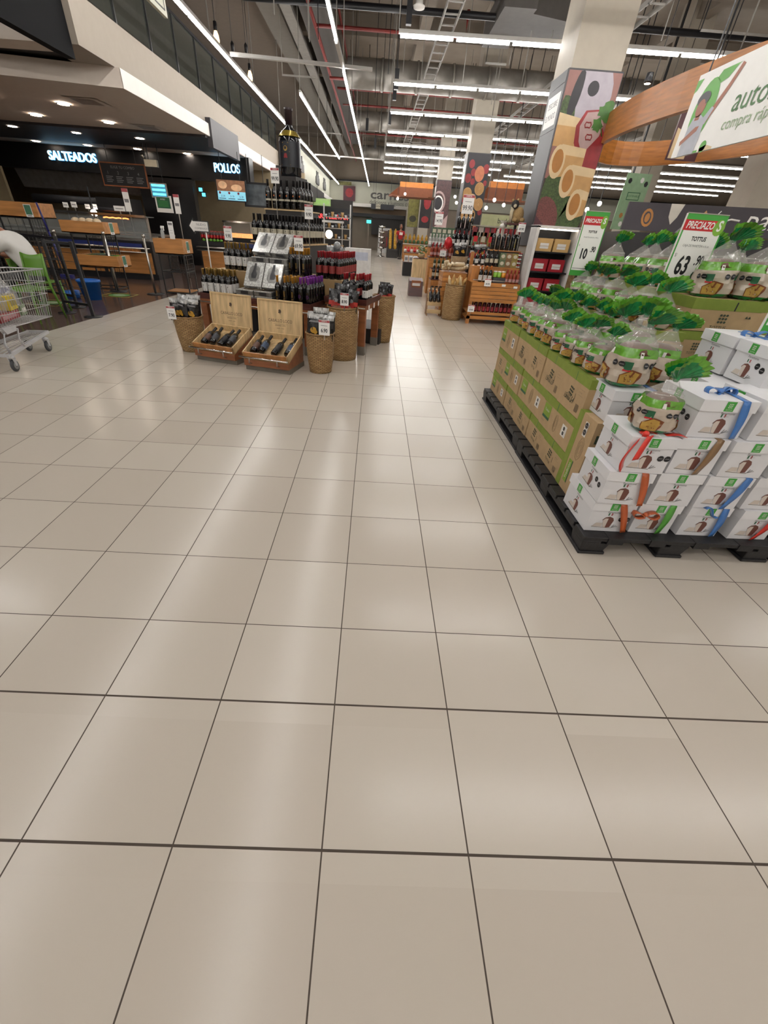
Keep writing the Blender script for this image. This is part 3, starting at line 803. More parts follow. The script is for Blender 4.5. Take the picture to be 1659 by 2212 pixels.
# ---- bread bags with green gathered tops
FILMC = mat('cellophane', 'd9d6cf', .1, alpha=.24, var=.0, spec=1.0)
BGE = mat('bag_beige', 'b5a797', .22, var=.08, bump=.6, scale=18, coat=.4)
LG = mat('bag_bright_green', '639f30', .2, var=.25, scale=30, coat=.6, bump=.5)
DG = mat('bag_dark_green', '107f40', .18, var=.5, scale=30, coat=.6, bump=.5)
LOAF = mat('loaf_crust', '6d4634', .5, var=.25)
CRUMB = mat('print_crumb', 'b08b3e', .4, var=.15, scale=40)
CRUST = mat('print_crust', '7a4322', .4)
def mk_bag(seed, lean, facing):
    rnd = random.Random(seed)
    zf = .88 if seed == 3 else 1.0; rf = 1 if seed == 3 else .8
    t = thing('bread_bag', '', 'bread bag')
    ph = [rnd.uniform(0, 6) for _ in range(8)]
    def R_(a, z):
        s = z / .19
        base = .098 * (1 - .28 * max(0, s - .55) ** 1.3 * 2) * (1 - .25 * max(0, .12 - s) / .12)
        sq = 1 / (abs(cos(a)) ** 3.2 + abs(sin(a) / .82) ** 3.2) ** (1 / 3.2)
        return base * sq * (1 + .045 * sin(3 * a + ph[0] + 9 * s) + .035 * sin(7 * a + ph[1] - 14 * s) + .02 * sin(13 * a + ph[2] + 30 * s))
    def S(a, z, off=0):
        r = R_(a, z) + off
        return Vector((r * cos(a), r * sin(a), z))
    m_ = MB()
    zs = [0, .008, .02, .045, .07, .095, .12, .128, .142, .155, .165, .178, .19]
    cols = [DG, DG, BGE, BGE, BGE, BGE, BGE, LG, LG, LG, FILMC, FILMC]
    n = 36; vs_ = [S(2 * PI * k / n, z) if z > 0 else S(2 * PI * k / n, z) * .92 for z in zs for k in range(n)]
    o = len(m_.v)
    for i, c in enumerate(cols):
        m_.add([vs_[(i + j) * n + k] for j in (0, 1) for k in range(n)], [(k, (k + 1) % n, n + (k + 1) % n, n + k) for k in range(n)], c, True)
    m_.add([vs_[k] for k in range(n)], [tuple(range(n))[::-1]], DG)
    # prints on two sides (the front at -Y and the left at -X)
    for a0 in (-PI / 2, PI, 0.2):
        def P(u, v, off=.0018):      # u along the surface, v height
            return S(a0 + u / .098, v, off)
        def patch(pts, c, off):
            cx = sum(p[0] for p in pts) / len(pts); cy = sum(p[1] for p in pts) / len(pts)
            vv = [P(cx, cy, off)] + [P(p[0], p[1], off) for p in pts]; N_ = len(pts)
            m_.add(vv, [(0, 1 + k, 1 + (k + 1) % N_) for k in range(N_)], c, True)
        def dens(pts):
            out = []
            for i, p in enumerate(pts):
                q = pts[(i + 1) % len(pts)]
                for s in (0, .34, .67): out.append((p[0] + (q[0] - p[0]) * s, p[1] + (q[1] - p[1]) * s))
            return out
        patch(dens([(-.085, .018), (-.002, .014), (.012, .04), (.014, .07), (-.045, .082), (-.088, .055)]), CRUST, .003)
        patch(dens([(-.082, .021), (-.012, .018), (-.004, .044), (.0, .066), (-.045, .076), (-.084, .054)]), CRUMB, .0045)
        for _ in range(16):
            u, v = rnd.uniform(-.065, -.02), rnd.uniform(.03, .062)
            patch([(u + .0026 * cos(q * PI / 3), v + .0026 * sin(q * PI / 3)) for q in range(6)], CRUST, .006)
        patch(dens([(-.088, .078), (-.05, .078), (-.05, .112), (-.088, .112)]), DKG, .003)
        patch([(-.086, .072), (-.052, .072), (-.052, .08), (-.086, .08)], RED, .004)
        for u in (.026, .058):
            patch([(u + .0145 * cos((q + .5) * PI / 4), .1 + .0125 * sin((q + .5) * PI / 4)) for q in range(8)], INK, .004)
            patch([(u - .009, .098), (u + .009, .098), (u + .009, .102), (u - .009, .102)], GRYINK, .0055)
        patch([(-.03, .13), (-.01, .13), (-.01, .152), (-.03, .152)], STK, .004)
    for q, p in enumerate(m_.v): m_.v[q] = (p[0], p[1], p[2] * zf)
    m_.build('bag_body', t)
    m_ = MB()
    m_.lathe([(.078, .14), (.07, .16), (.055, .172), (.03, .178), (.001, .18)], LOAF, 16)
    for q, p in enumerate(m_.v): m_.v[q] = (p[0], p[1], p[2] * zf)
    m_.build('loaf', t)
    # clear gathered neck
    lx, ly = lean; tw = rnd.uniform(-.9, .5) if seed != 3 else .12; back = -.1 if seed == 3 else rnd.uniform(-.7, .5)
    m_ = MB(); vs_ = []; n = 28
    rings = 6
    for i in range(rings + 1):
        s = i / rings; z = .185 + .075 * s
        for k in range(n):
            a = 2 * PI * k / n; r0 = R_(a, .188); r = r0 * (1 - s) ** 1.25 + .013 * s
            r *= 1 + (.10 * sin(k * PI * .98 + ph[3])) * sin(s * PI)
            vs_.append((r * cos(a) + lx * s ** 1.5, r * sin(a) + ly * s ** 1.5, z))
    m_.add(vs_, [(i * n + k, i * n + (k + 1) % n, (i + 1) * n + (k + 1) % n, (i + 1) * n + k) for i in range(rings) for k in range(n)], FILMC, True)
    for q, p in enumerate(m_.v): m_.v[q] = (p[0], p[1], p[2] * zf if p[2] < .5 else p[2])
    m_.build('clear_neck', t)
    # green flared top: gathered film spreading into a pleated fan
    m_ = MB(); n = 96; rings = 7; vs_ = []; wid = rnd.uniform(.8, 1.0) if seed != 3 else .98
    c0 = Vector((lx, ly, .256 * zf))
    for i in range(rings + 1):
        s = i / rings
        for k in range(n):
            a = 2 * PI * k / n
            # the mouth is a long flattened loop: a is mapped to a fan angle, front and back leaf
            fa = cos(a) * 1.5 + .1 * sin(ph[4])
            leaf = sin(a)
            r = .1 * rf * s ** .9 * (1 + .07 * sin(fa * 4 + ph[5]) + .05 * sin(fa * 9 + ph[6]))
            r *= 1 + .05 * s * ((k % 4) - 1.5) * .6
            x = sin(fa) * r * wid + .011 * cos(a) * (1 - s)
            z = cos(fa) * r * .78 + .014 * s
            y = leaf * (.011 + .018 * s * (1.2 + sin(fa * 3 + ph[7]))) + .0085 * s * (1 if k % 4 < 2 else -1) + .006 * s * sin(fa * 7 + ph[2])
            p = Vector((x, y - back * z, z))
            vs_.append(c0 + Vector((p.x * cos(tw) - p.y * sin(tw) + lx * 2 * s, p.x * sin(tw) + p.y * cos(tw) + ly * 2 * s, p.z)))
    for i in range(rings):
        m_.add([vs_[(i + j) * n + k] for j in (0, 1) for k in range(n)], [(k, (k + 1) % n, n + (k + 1) % n, n + k) for k in range(n)], DG if i < rings - 2 else LG, True)
    m_.lathe([(.012, -.012), (.0145, 0), (.012, .014)], DG, 14, TR(lx, ly, .256 * zf))
    m_.build('green_ruffle', t)
    return t
BAGS = [Proto(lambda s=s: mk_bag(s, l, 0)) for s, l in ((3, (-.08, .0)), (11, (.02, .006)), (23, (-.016, .012)), (42, (.012, -.014)))]
rb = random.Random(5)
def bag(label, x, y, z, rz=0, sc=1.0, v=None, tilt=0):
    v = rb.randrange(4) if v is None else v
    BAGS[v].put(label, (x, y, z), (tilt, rb.uniform(-.07, .07), rz), 'bread bags with green tops', sc if isinstance(sc, tuple) else (sc * 1.02, sc * 1.02, sc * rb.uniform(.98, 1.1)))
bag('large bread bag with fanned green top, in front on the red-ribboned box', 1.40, 1.50, R3 + GH + .003, -.12, (.9, .92, 1.08), 0)
bag('bread bag with fanned green top, standing on the white box lid', 1.435, 1.90, .775, .15, 1.1, 1)
bag('bread bag with green top, right of the lid one, before the carton', 1.655, 2.03, .77, -.1, 1.02, 3)
bag('smaller bread bag at the near end of the carton edge', 1.40, 2.12, .77, -.5, .85, 2)
yy = 2.28
for i in range(9):
    bag('bread bag along the carton edge, front row, %s after the near end' % ORD[i], 1.40 + rb.uniform(-.015, .02), yy, .77, rb.uniform(-.75, -.25), .82 + rb.uniform(-.05, .05))
    yy += .172
for i in range(8):
    bag('bread bag in the second row behind the carton edge, %s from the near end' % ORD[i], 1.62 + rb.uniform(-.025, .025), 2.24 + i * .195, .77, rb.uniform(-.7, .1), (1.12 if i < 2 else .97))
for i in range(7):
    bag('bread bag on the middle step, %s from the near end' % ORD[i], 1.88 + rb.uniform(-.02, .02), 2.55 + i * .19, .96, rb.uniform(-.6, 0), .92)
tops = [(2.22, 2.64, -.1, 1.1), (2.45, 2.62, .1, 1.12), (2.68, 2.62, .2, 1.1), (2.25, 2.86, -.3, .98), (2.2, 3.2, -.2, 1.0), (2.22, 3.42, -.3, 1.0), (2.25, 3.65, -.3, 1.0), (2.45, 2.86, .2, 1), (2.42, 3.12, .1, 1), (2.5, 3.35, .1, 1), (2.66, 3.15, .1, 1), (2.7, 2.85, .1, 1), (2.02, 3.6, -.3, .95)]
for i, (x, y, r, s) in enumerate(tops):
    bag(['large bread bag on the topmost carton, right of the 63.90 sign', 'large bread bag on the topmost carton, touching the right frame edge'][i] if i < 2 else 'bread bag on the rear top level, %s counting from the near end' % ORD[i - 2], x, y, 1.154, r, s)
# ---- price signs
def price_sign(label, loc, rz, w_, h_, l1, l2, big, cents, cat='price sign'):
    t = thing('price_sign', label, cat, loc, rz)
    m_ = MB().box(-w_ / 2, w_ / 2, 0, .006, 0, h_, GREENP)
    Fm = FR(0, -.0006, 0)
    m_.rect(-w_ * .46, w_ * .46, h_ * .09, h_ * .8, PAPER, Fm)
    m_.rect(-w_ * .5, w_ * .44, h_ * .8, h_ * .93, RED, Fm, .0004)
    m_.ell(w_ * .37, h_ * .85, w_ * .14, h_ * .1, LIMEP, Fm, .0008)
    u = w_ / .3
    m_.text('PRECIAZO', .058 * u, PAPER, Fm, -w_ * .1, h_ * .863, .0012, sx=.74, shear=.2, off=.001)
    m_.text('S', .085 * u, PAPER, Fm, w_ * .37, h_ * .865, .0014, sx=.8, shear=.1, off=.002)
    m_.text(l1, .036 * u, INK, Fm, 0, h_ * .7, .0008, sx=.8, off=.001)
    m_.text(l2, .02 * u, GRYINK, Fm, 0, h_ * .615, .0008, sx=.85)
    m_.text('S/', .03 * u, INK, Fm, -w_ * .4, h_ * .49, .0008, sx=.7)
    m_.text(big, .16 * u, INK, Fm, -w_ * .13, h_ * .35, .0008, sx=.62, off=.004)
    m_.text(cents, .085 * u, INK, Fm, w_ * .24, h_ * .43, .0008, sx=.62, off=.002)
    m_.rect(-w_ * .44, w_ * .44, h_ * .115, h_ * .125, GRYINK, Fm, .0008)
    m_.build('sign_panel', t)
    MB().box(-w_ / 2, w_ / 2, -.002, .009, h_, h_ + .005, STEEL).box(-w_ / 2 - .004, -w_ / 2, -.002, .009, 0, h_, STK).box(-.01, .01, .006, .016, -.03, h_ * .5, STEEL).build('sign_frame', t)
    return t
price_sign('tall price sign reading 63.90 with red PRECIAZOS header', (2.12, 2.80, 1.155), .05, .27, .43, 'TOTTUS', 'CAJA DE PANETÓN x 6 un', '63', '.90')
price_sign('tall price sign reading 10.90 among the bread bags', (1.84, 3.72, 1.16), -.12, .185, .45, 'TOTTUS', 'PANETÓN BOLSA x 900 g', '10', '.90')
price_sign('price sign cropped by the right frame edge, a large figure 2 showing', (2.30, 2.02, 1.05), .1, .36, .48, 'TOTTUS', 'CAJA PANETTONE', '2', '9.90')
# ================================================================ PILLAR POSTERS
PD = mat('poster_backing', '3a383b', .5, var=.05)
def cN(n, h, **k): return mat('poster_' + n, h, .45, **k)
PASTA = cN('pasta', 'b98f5a', var=.12); PASTAL = cN('pasta_light', 'cdb48c', var=.08); PASTAD = cN('pasta_dark', 'a56f33', var=.12)
HERB = cN('herb', '3f5226', var=.5, scale=40); SOIL = cN('soil', '3a2024', var=.3, scale=30); WINE = cN('burgundy', '4a2229', var=.15)
TOM = cN('tomato', '8e2227', var=.25); PINKW = cN('pink_white', 'a98f8c', var=.1); CLOTH = cN('cloth', 'a59da6', var=.1); DARKP = cN('dark', '1e1a20', var=.2)
LEAFP = cN('leaf', '3f6a2a', var=.3); ROSE = cN('rose', '8b6058', var=.1)
def clipbox(x, y, W, H): return (max(-W / 2, min(W / 2, x)), max(0, min(H, y)))
def poster_base(label, x, y, w_, z0, z1, side=.7):
    t = thing('pillar_poster', label, 'poster', (x, y, z0))
    MB().box(-.03, w_ + .03, -.035, -.006, 0, z1 - z0, PD).box(-.035, -.006, -.006, side, 0, z1 - z0, PD).build('poster_panel', t)
    return t
def blob(m_, M, W, H, cx, cy, rx, ry, c, z, n=18, rot=0, wob=0):
    P_ = []
    for k in range(n):
        t = 2 * PI * k / n; r = 1 + wob * sin(5 * t + cx * 9)
        x, y = rx * r * cos(t), ry * r * sin(t)
        P_.append(clipbox(cx + x * cos(rot) - y * sin(rot), cy + x * sin(rot) + y * cos(rot), W, H))
    m_.poly(P_, c, M, z)
# poster 1: strawberry-cut tomato, pasta tubes, herbs
W, H = .8, 3.5 - 1.3
t = poster_base('tall food poster on the nearest pillar: tomato, pasta tubes and herbs', 2.81, 8.3, .76, 1.3, 3.52)
M = FR(.38, -.036, 0); m_ = MB()
m_.rect(-.4, .4, 0, H, ROSE, M)
m_.rect(-.4, .4, 0, .95, SOIL, M, .001)
blob(m_, M, W, H, .02, 1.95, .3, .4, CLOTH, .002)
blob(m_, M, W, H, -.22, 1.95, .07, .28, DARKP, .003, rot=-.15)
blob(m_, M, W, H, .02, 2.02, .085, .085, DARKP, .003)
blob(m_, M, W, H, -.3, 1.72, .14, .22, HERB, .0025, wob=.1)
m_.poly([(-.4, 1.35), (.2, 1.35), (.2, 1.62), (-.4, 1.72)], PASTA, M, .004)
m_.poly([(-.4, 1.6), (-.0, 1.58), (-.0, 1.68), (-.4, 1.74)], PASTAL, M, .005)
blob(m_, M, W, H, -.1, .78, .3, .42, HERB, .003, rot=-.5, wob=.08)
blob(m_, M, W, H, .2, .45, .2, .36, HERB, .003, rot=-.3, wob=.08)
blob(m_, M, W, H, -.25, .42, .22, .3, cN('grain', '6b3a35', var=.4, scale=60), .0035, rot=.3)
m_.poly([(-.4, 0), (.0, 0), (.0, .12), (-.4, .45)], WINE, M, .004)
m_.poly([(-.4, 0), (.4, 0), (.4, .12), (-.2, .22)], WINE, M, .0042)
m_.poly([(.0, 1.78), (-.1, 1.6), (-.07, 1.4), (.05, 1.22), (.2, .98), (.36, .85), (.4, .9), (.4, 1.5), (.3, 1.62), (.2, 1.8)], TOM, M, .006)
m_.poly([(.03, 1.76), (-.04, 1.6), (-.0, 1.42), (.1, 1.27), (.3, 1.5), (.32, 1.64), (.2, 1.78)], PINKW, M, .007)
for dx, dy in ((.08, 1.62), (.14, 1.48)): 
    m_.tube([(dx + .05 * cos(q / 8 * 2 * PI), dy + .045 * sin(q / 8 * 2 * PI) * (1 if q % 2 else .6), .009) for q in range(8)], .008, TOM, 4, True, M)
for a in range(7): blob(m_, M, W, H, .28 + .07 * cos(a), 1.72 + .12 * sin(a * 1.3), .07, .07, LEAFP, .010 + a * .0003, n=10, wob=.25)
m_.tube([(.24, 1.7, .012), (.34, 1.5, .012)], .008, LEAFP, 4, M=M)
for i, (cx, cy) in enumerate(((-.26, 1.16), (-.02, .92), (.2, .62))):
    m_.poly([clipbox(cx, cy - .2, W, H), clipbox(cx + .42, cy - .13, W, H), clipbox(cx + .42, cy + .18, W, H), clipbox(cx + .02, cy + .22, W, H)], PASTA, M, .008 + i * .002)
    m_.poly([clipbox(cx, cy + .1, W, H), clipbox(cx + .42, cy + .07, W, H), clipbox(cx + .42, cy + .18, W, H), clipbox(cx + .02, cy + .22, W, H)], PASTAL, M, .0086 + i * .002)
    blob(m_, M, W, H, cx, cy, .12, .215, PASTAL, .009 + i * .002)
    blob(m_, M, W, H, cx + .005, cy + .01, .085, .15, PASTAD, .0095 + i * .002)
m_.build('poster_print', t)
m_ = MB(); L = LF(-.036, .7, 0)
m_.rect(.08, .62, 1.62, 2.0, PAPER, L); m_.text('DESCUBRE', .1, INK, L, .35, 1.88, .001, sx=.85); m_.text('EL MUNDO', .1, INK, L, .35, 1.74, .001, sx=.85)
m_.tube([(.02, 1.56, .001), (.68, 1.56, .001)], .004, GRYINK, 3, M=L); m_.tube([(.02, 2.08, .001), (.68, 2.08, .001)], .004, GRYINK, 3, M=L)
m_.build('side_notice', t)
# poster 2: tomatoes and pasta nests
t = poster_base('food poster on the second pillar: tomatoes and coiled pasta nests', 2.81, 16.17, .66, 1.2, 3.52, .6)
W, H = .7, 2.3; M = FR(.33, -.036, 0); m_ = MB()
m_.rect(-.35, .35, 0, H, DARKP, M)
for cx, cy, r in ((-.2, 2.05, .09), (.27, 1.95, .1), (-.12, 1.85, .08), (-.26, 1.7, .1), (-.1, 1.62, .07), (-.3, 1.15, .07), (.28, .85, .07), (.3, 1.6, .06)): blob(m_, M, W, H, cx, cy, r, r * 1.2, TOM, .001)
blob(m_, M, W, H, .08, 1.82, .15, .2, cN('onion', 'c0724e', var=.2), .002)
blob(m_, M, W, H, .16, .3, .14, .2, cN('onion', 'c0724e'), .002); blob(m_, M, W, H, -.14, .45, .14, .2, PINKW, .002)
for k, (cx, cy) in enumerate(((.15, 1.45), (-.22, 1.3), (-.05, 1.15), (-.2, .95), (.2, 1.05), (0, .75), (-.1, 1.0), (-.25, .78))):
    blob(m_, M, W, H, cx, cy, .15, .17, PASTA, .003 + k * .002)
    for r in (.12, .085, .05): m_.tube([clipbox(cx + r * cos(q / 10 * 2 * PI), cy + r * 1.1 * sin(q / 10 * 2 * PI), W, H) + (.004 + k * .002,) for q in range(10)], .006, PASTAD, 3, True, M)
m_.tube([(.16, .12, .003), (.1, .0, .003)], .012, PASTAL, 4, M=M)
m_.build('poster_print', t)
m_ = MB(); m_.rect(.1, .5, 1.6, 2.05, PAPER, LF(-.036, .6, 0)); m_.text('DISFRUTA', .08, INK, LF(-.036, .6, 0), .3, 1.85, .001); m_.build('side_notice', t)
# poster 3: coffee cup
t = poster_base('food poster on the third pillar: coffee cup among roasted beans', 2.74, 23.2, .62, 1.2, 3.42, .6)
W, H = .66, 2.2; M = FR(.31, -.036, 0); m_ = MB()
m_.rect(-.33, .33, 0, H, cN('beans', '4a2e2e', var=.5, scale=20), M)
blob(m_, M, W, H, -.2, 1.4, .34, .42, PINKW, .001); blob(m_, M, W, H, -.2, 1.4, .28, .34, cN('beans', '4a2e2e'), .002)
blob(m_, M, W, H, -.2, 1.35, .25, .3, PAPER, .003); blob(m_, M, W, H, -.2, 1.35, .2, .24, DARKP, .004)
m_.tube([(-.08, 1.08, .004), (-.02, .98, .004)], .02, PAPER, 5, M=M)
m_.poly([(-.33, 0), (.33, 0), (.33, .95), (.1, .7), (-.1, .55), (-.33, .4)], PINKW, M, .003)
m_.build('poster_print', t)
m_ = MB(); m_.rect(.1, .5, 1.6, 2.0, PAPER, LF(-.036, .6, 0)); m_.build('side_notice', t)
# far produce posters: green vegetable, red peppers
for k, (x, y, c1, c2, lb) in enumerate(((2.1, 27.6, cN('olive', '6f6a32', var=.4), cN('olive_dark', '2e2c18', var=.3), 'tall poster of green pods hanging beyond the coffee pillar'), (2.75, 27.2, cN('dark2', '1c1719', var=.3), TOM, 'tall dark poster with red peppers left of the coffee pillar'))):
    t = thing('hanging_poster', lb, 'poster', (x - .35, y, 1.6))
    MB().box(0, .62, 0, .04, 0, 1.8, PD).build('poster_panel', t)
    m_ = MB(); M = FR(.31, -.002, 0); m_.rect(-.3, .3, .02, 1.78, c1, M)
    blob(m_, M, .6, 1.78, .05, 1.2, .2, .35, c2 if k else c1, .001); blob(m_, M, .6, 1.78, 0, .4, .2, .15, c2, .001)
    m_.build('poster_print', t)
    MB().box(.3, .32, .01, .03, 1.8, 5.0, GREYM).build('hanging_rod', t)
# right: pale green hanging banner
p = at(1352, 390, 12.6)
t = thing('hanging_banner', 'pale green hanging banner with small drawings near the right pillar', 'banner', (p.x, 12.6, 1.75))
MB().box(0, .62, 0, .02, 0, 1.15, mat('pale_green_banner', '8fae8a', .6)).build('banner_cloth', t)
m_ = MB(); M = FR(.31, -.001, 0); m_.rect(-.16, .16, .62, .78, DKG, M); m_.rect(-.145, .145, .635, .765, mat('pale_green_banner', '8fae8a'), M, .001)
m_.text('SOSTENIBLE', .055, DKG, M, 0, .7, .002)
for a, b, c in ((-.2, 1.0, INK), (.1, 1.02, PAPER), (.22, .95, INK), (-.15, .3, PASTAD), (.15, .32, DKG), (0, .2, PAPER), (-.1, .12, PAPER)): blob(m_, M, .6, 1.15, a, b, .05, .06, c, .0015, n=6)
m_.build('banner_print', t); MB().box(.1, .11, .005, .015, 1.15, 4.85, BLACK).build('hanging_cable', t); MB().box(.5, .51, .005, .015, 1.15, 4.85, BLACK).build('hanging_cable', t)

# ================================================================ WOOD RING CANOPY AND BANNER (right)
RINGW = wood('amber_wood', 'a5682c', .4, (1, 1, 10), var=.3)
def ring(label, cx, cy, rx, ry, z0, z1, th=.08, a0=0, a1=2 * PI, n=48, rot=0):
    t = thing('wooden_ring_canopy', label, 'canopy', (cx, cy, z0))
    m_ = MB(); vs_ = []
    for k in range(n + 1):
        a = a0 + (a1 - a0) * k / n
        for r, z in ((1, 0), (1, z1 - z0), (0, z1 - z0), (0, 0)):
            x = (rx - (0 if r else th)) * cos(a); y = (ry - (0 if r else th)) * sin(a)
            vs_.append((x * cos(rot) - y * sin(rot), x * sin(rot) + y * cos(rot), z))
    m_.add(vs_, [(k * 4 + j, (k + 1) * 4 + j, (k + 1) * 4 + (j + 1) % 4, k * 4 + (j + 1) % 4) for k in range(n) for j in range(4)], RINGW, False)
    m_.build('ring_band', t)
    for k in range(6):
        a = k * PI / 3 + .4; x, y = rx * .98 * cos(a), ry * .98 * sin(a)
        MB().tube([(x * cos(rot) - y * sin(rot), x * sin(rot) + y * cos(rot), z1 - z0), (x * cos(rot) - y * sin(rot), x * sin(rot) + y * cos(rot), 6.6 - z0)], .006, BLACK, 4).build('hanging_cable', t)
    return t
rg = ring('large amber wooden ring hanging at the right, behind the autoservice banner', 4.82, 7.1, 1.36, 3.2, 2.72, 3.08)
SPW = mat('spot_lens', (1, .78, .5), .4, emit=30, var=0)
for k, (px, py, Y) in enumerate(((1405, 215, 7.3), (1625, 318, 8.2), (1455, 355, 9.3))):
    p = at(px, py - 22, Y)
    m_ = MB().lathe([(.0, 0), (.045, 0), (.05, .02), (.04, .1), (.0, .11)], BLACK, 10).lathe([(.0, -.003), (.036, -.003), (.036, 0)], SPW, 10)
    o = tag(m_.build('spotlight', loc=(p.x - .12, p.y - .12, 3.16)), 'small black spotlight washing the wooden ring, %s from the left' % ORD[(0, 2, 1)[k]], 'spotlight')
    ld = bpy.data.lights.new('spot_beam', 'SPOT'); ld.energy = 90; ld.color = (1, .72, .4); ld.spot_size = 1.2; ld.shadow_soft_size = .03
    lo = bpy.data.objects.new('spot_beam', ld); COL.objects.link(lo); lo.parent = o; lo.location = (0, 0, -.02); lo.rotation_euler = (0, .25, 0)
# banner
bp = [at(1520, 165, 6.1), at(1450, 343, 6.1)]
BX, BZ0, BZ1 = 3.60, 2.30, 3.02
t = thing('hanging_banner', 'large white banner reading autoservicio with a waving person in green circle', 'banner', (3.38, 5.77, 2.25), -PI / 2)
BW, BH = 2.6, .665
MB().box(0, BW, 0, .03, 0, BH, PAPER).build('banner_panel', t)
m_ = MB(); M = FR(0, -.002, 0); SKIN = mat('print_skin', '9a5f48', .5); SHIRT = mat('print_shirt', 'a9abb3', .5)
BG = mat('banner_green', '4e9a2c', .45, var=.05)
blob2 = lambda cx, cy, rx, ry, c, z, rot=0: m_.ell(cx, cy, rx, ry, c, M, z, 22, rot=rot)
blob2(.2, .36, .12, .27, BG, 0, -.05)
m_.poly([(0, BH), (0, .56), (.03, .58), (.07, .66), (.07, BH)], BG, M)
m_.poly([(.27, BH), (.24, .62), (.29, .56), (.36, .58), (.43, .66), (.45, BH)], BG, M)
blob2(.37, .04, .035, .05, BG, 0); m_.poly([(.08, 0), (.32, 0), (.32, .02), (.12, .02)], BG, M)
m_.poly([(.33, 0), (.48, 0), (.48, .02), (.4, .05), (.34, .03)], PASTAL, M)
m_.poly([(.08, .0), (.27, .0), (.28, .12), (.27, .28), (.2, .34), (.12, .33), (.09, .25)], SHIRT, M, .001)
m_.poly([(.26, .28), (.3, .36), (.4, .53), (.46, .66), (.49, .64), (.42, .48), (.32, .3), (.28, .24)], SKIN, M, .0015)
m_.poly([(.22, .28), (.3, .38), (.33, .36), (.28, .24)], SHIRT, M, .002)
m_.poly([(.05, .14), (.06, .1), (.22, .2), (.23, .24), (.19, .24)], SKIN, M, .002)
blob2(.165, .41, .052, .085, SKIN, .002); m_.poly([(.14, .3), (.19, .3), (.19, .36), (.14, .36)], SKIN, M, .002)
blob2(.165, .475, .07, .06, DARKP, .0025); blob2(.16, .405, .044, .07, SKIN, .003)
for q, p in enumerate(m_.v): m_.v[q] = (p[0] * 1.4, p[1], p[2] * .937)
m_.text('autoservicio', .25, mat('banner_text', '3c6a34', .5), M, .74, .33, .002, 'LEFT', sx=.95)
m_.text('compra rápida y fácil', .13, mat('banner_text2', '8aa07c', .5), M, .70, .17, .002, 'LEFT', sx=.95)
m_.build('banner_print', t)
for x in (.1, 1.9): MB().box(x, x + .01, .01, .02, BH, 4.35, BLACK).build('hanging_cable', t)
# small photo panel seen between the pillar and the banner
p = at(1440, 345, 8.6)
tag(MB().box(0, .5, 0, .03, 0, .62, WINE).add([(.02, -.002, .02), (.3, -.002, .02), (.3, -.002, .3), (.02, -.002, .4)], [(0, 1, 2, 3)], PASTAL).box(.24, .26, .01, .03, .62, 6.55 - p.z, BLACK).build('hanging_photo_panel', loc=(p.x - .02, 8.6, p.z + .0)), 'dark red photo panel behind the banner lower left corner', 'hanging panel')
# orange hexagonal canopies far down the aisle
def hexcan(label, x0, x1, y, z0, z1, d, fl_=1):
    t = thing('wooden_canopy', label, 'canopy', (x0, y, z0))
    w_ = x1 - x0
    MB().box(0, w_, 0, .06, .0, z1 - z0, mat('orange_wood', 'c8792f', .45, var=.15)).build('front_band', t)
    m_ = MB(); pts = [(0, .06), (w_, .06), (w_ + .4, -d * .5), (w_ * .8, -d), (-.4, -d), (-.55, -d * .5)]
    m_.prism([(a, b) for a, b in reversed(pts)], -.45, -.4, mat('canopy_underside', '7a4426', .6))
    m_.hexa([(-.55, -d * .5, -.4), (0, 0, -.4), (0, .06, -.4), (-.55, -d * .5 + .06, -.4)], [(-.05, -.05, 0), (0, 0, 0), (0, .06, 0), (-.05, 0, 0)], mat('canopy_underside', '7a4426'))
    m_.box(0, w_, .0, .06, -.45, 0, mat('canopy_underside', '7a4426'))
    m_.build('canopy_board', t)
    for k in range(3): MB().box(w_ * k / 2, w_ * k / 2 + .012, .02, .035, z1 - z0, 6.6 - z0, BLACK).build('hanging_cable', t)
    return t
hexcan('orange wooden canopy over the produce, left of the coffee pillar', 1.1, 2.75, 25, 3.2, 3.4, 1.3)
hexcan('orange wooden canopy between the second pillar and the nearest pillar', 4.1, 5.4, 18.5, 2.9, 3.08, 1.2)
SPD = mat('spot_disc', (1, .9, .8), .4, emit=18, var=0)
for k, (px, py, Y) in enumerate(((875, 419, 24), (859, 429, 24), (983, 425, 21), (986, 438, 21), (1068, 432, 17), (1088, 443, 17), (1110, 440, 17), (1050, 449, 17), (1295, 440, 13), (1268, 453, 13), (1340, 458, 13), (1339, 466, 13))):
    p = at(px, py, Y)
    m_ = MB().sphere((0, 0, 0), .055, SPD, 8, 6).box(-.008, .008, -.008, .008, .05, 6.6 - p.z, BLACK)
    tag(m_.build('hanging_spotlight', loc=p), 'small round glowing spotlight, %s from the left in the aisle distance' % ORD[k], 'spotlight', 'small hanging spotlights')
# dark graphic band at the right behind the bread bags
p0, p1 = at(1352, 487, 6.2), at(1659, 500, 5.2)
GB = mat('graphic_band', '39343a', .55, var=.06)
t = thing('display_header', 'dark header panel with food drawings behind the bread bags, right side', 'header panel', (3.35, 6.3, 1.58), -.22)
MB().box(0, 3.2, 0, .05, 0, .30, GB).build('header_panel', t)
m_ = MB(); M = FR(0, -.002, 0)
m_.ell(.27, .14, .07, .1, PASTAD, M, rot=.2); m_.ell(.27, .14, .045, .07, GB, M, .001, rot=.2); m_.ell(.27, .14, .03, .05, PASTAD, M, .002)
m_.poly([(.5, .3), (.66, .3), (.62, .16), (.57, .08), (.52, .16)], STEEL, M, .001)
m_.poly([(.66, 0), (.69, 0), (.8, .13), (.78, .14)], GRYINK, M, .001); m_.poly([(.83, .1), (.93, .25), (.95, .22), (.86, .04)], PASTA, M, .001)
m_.tube([(1.05, .05, .002), (1.12, .13, .002), (1.25, .17, .002), (1.35, .16, .002)], .012, PAPER, 5, M=M)
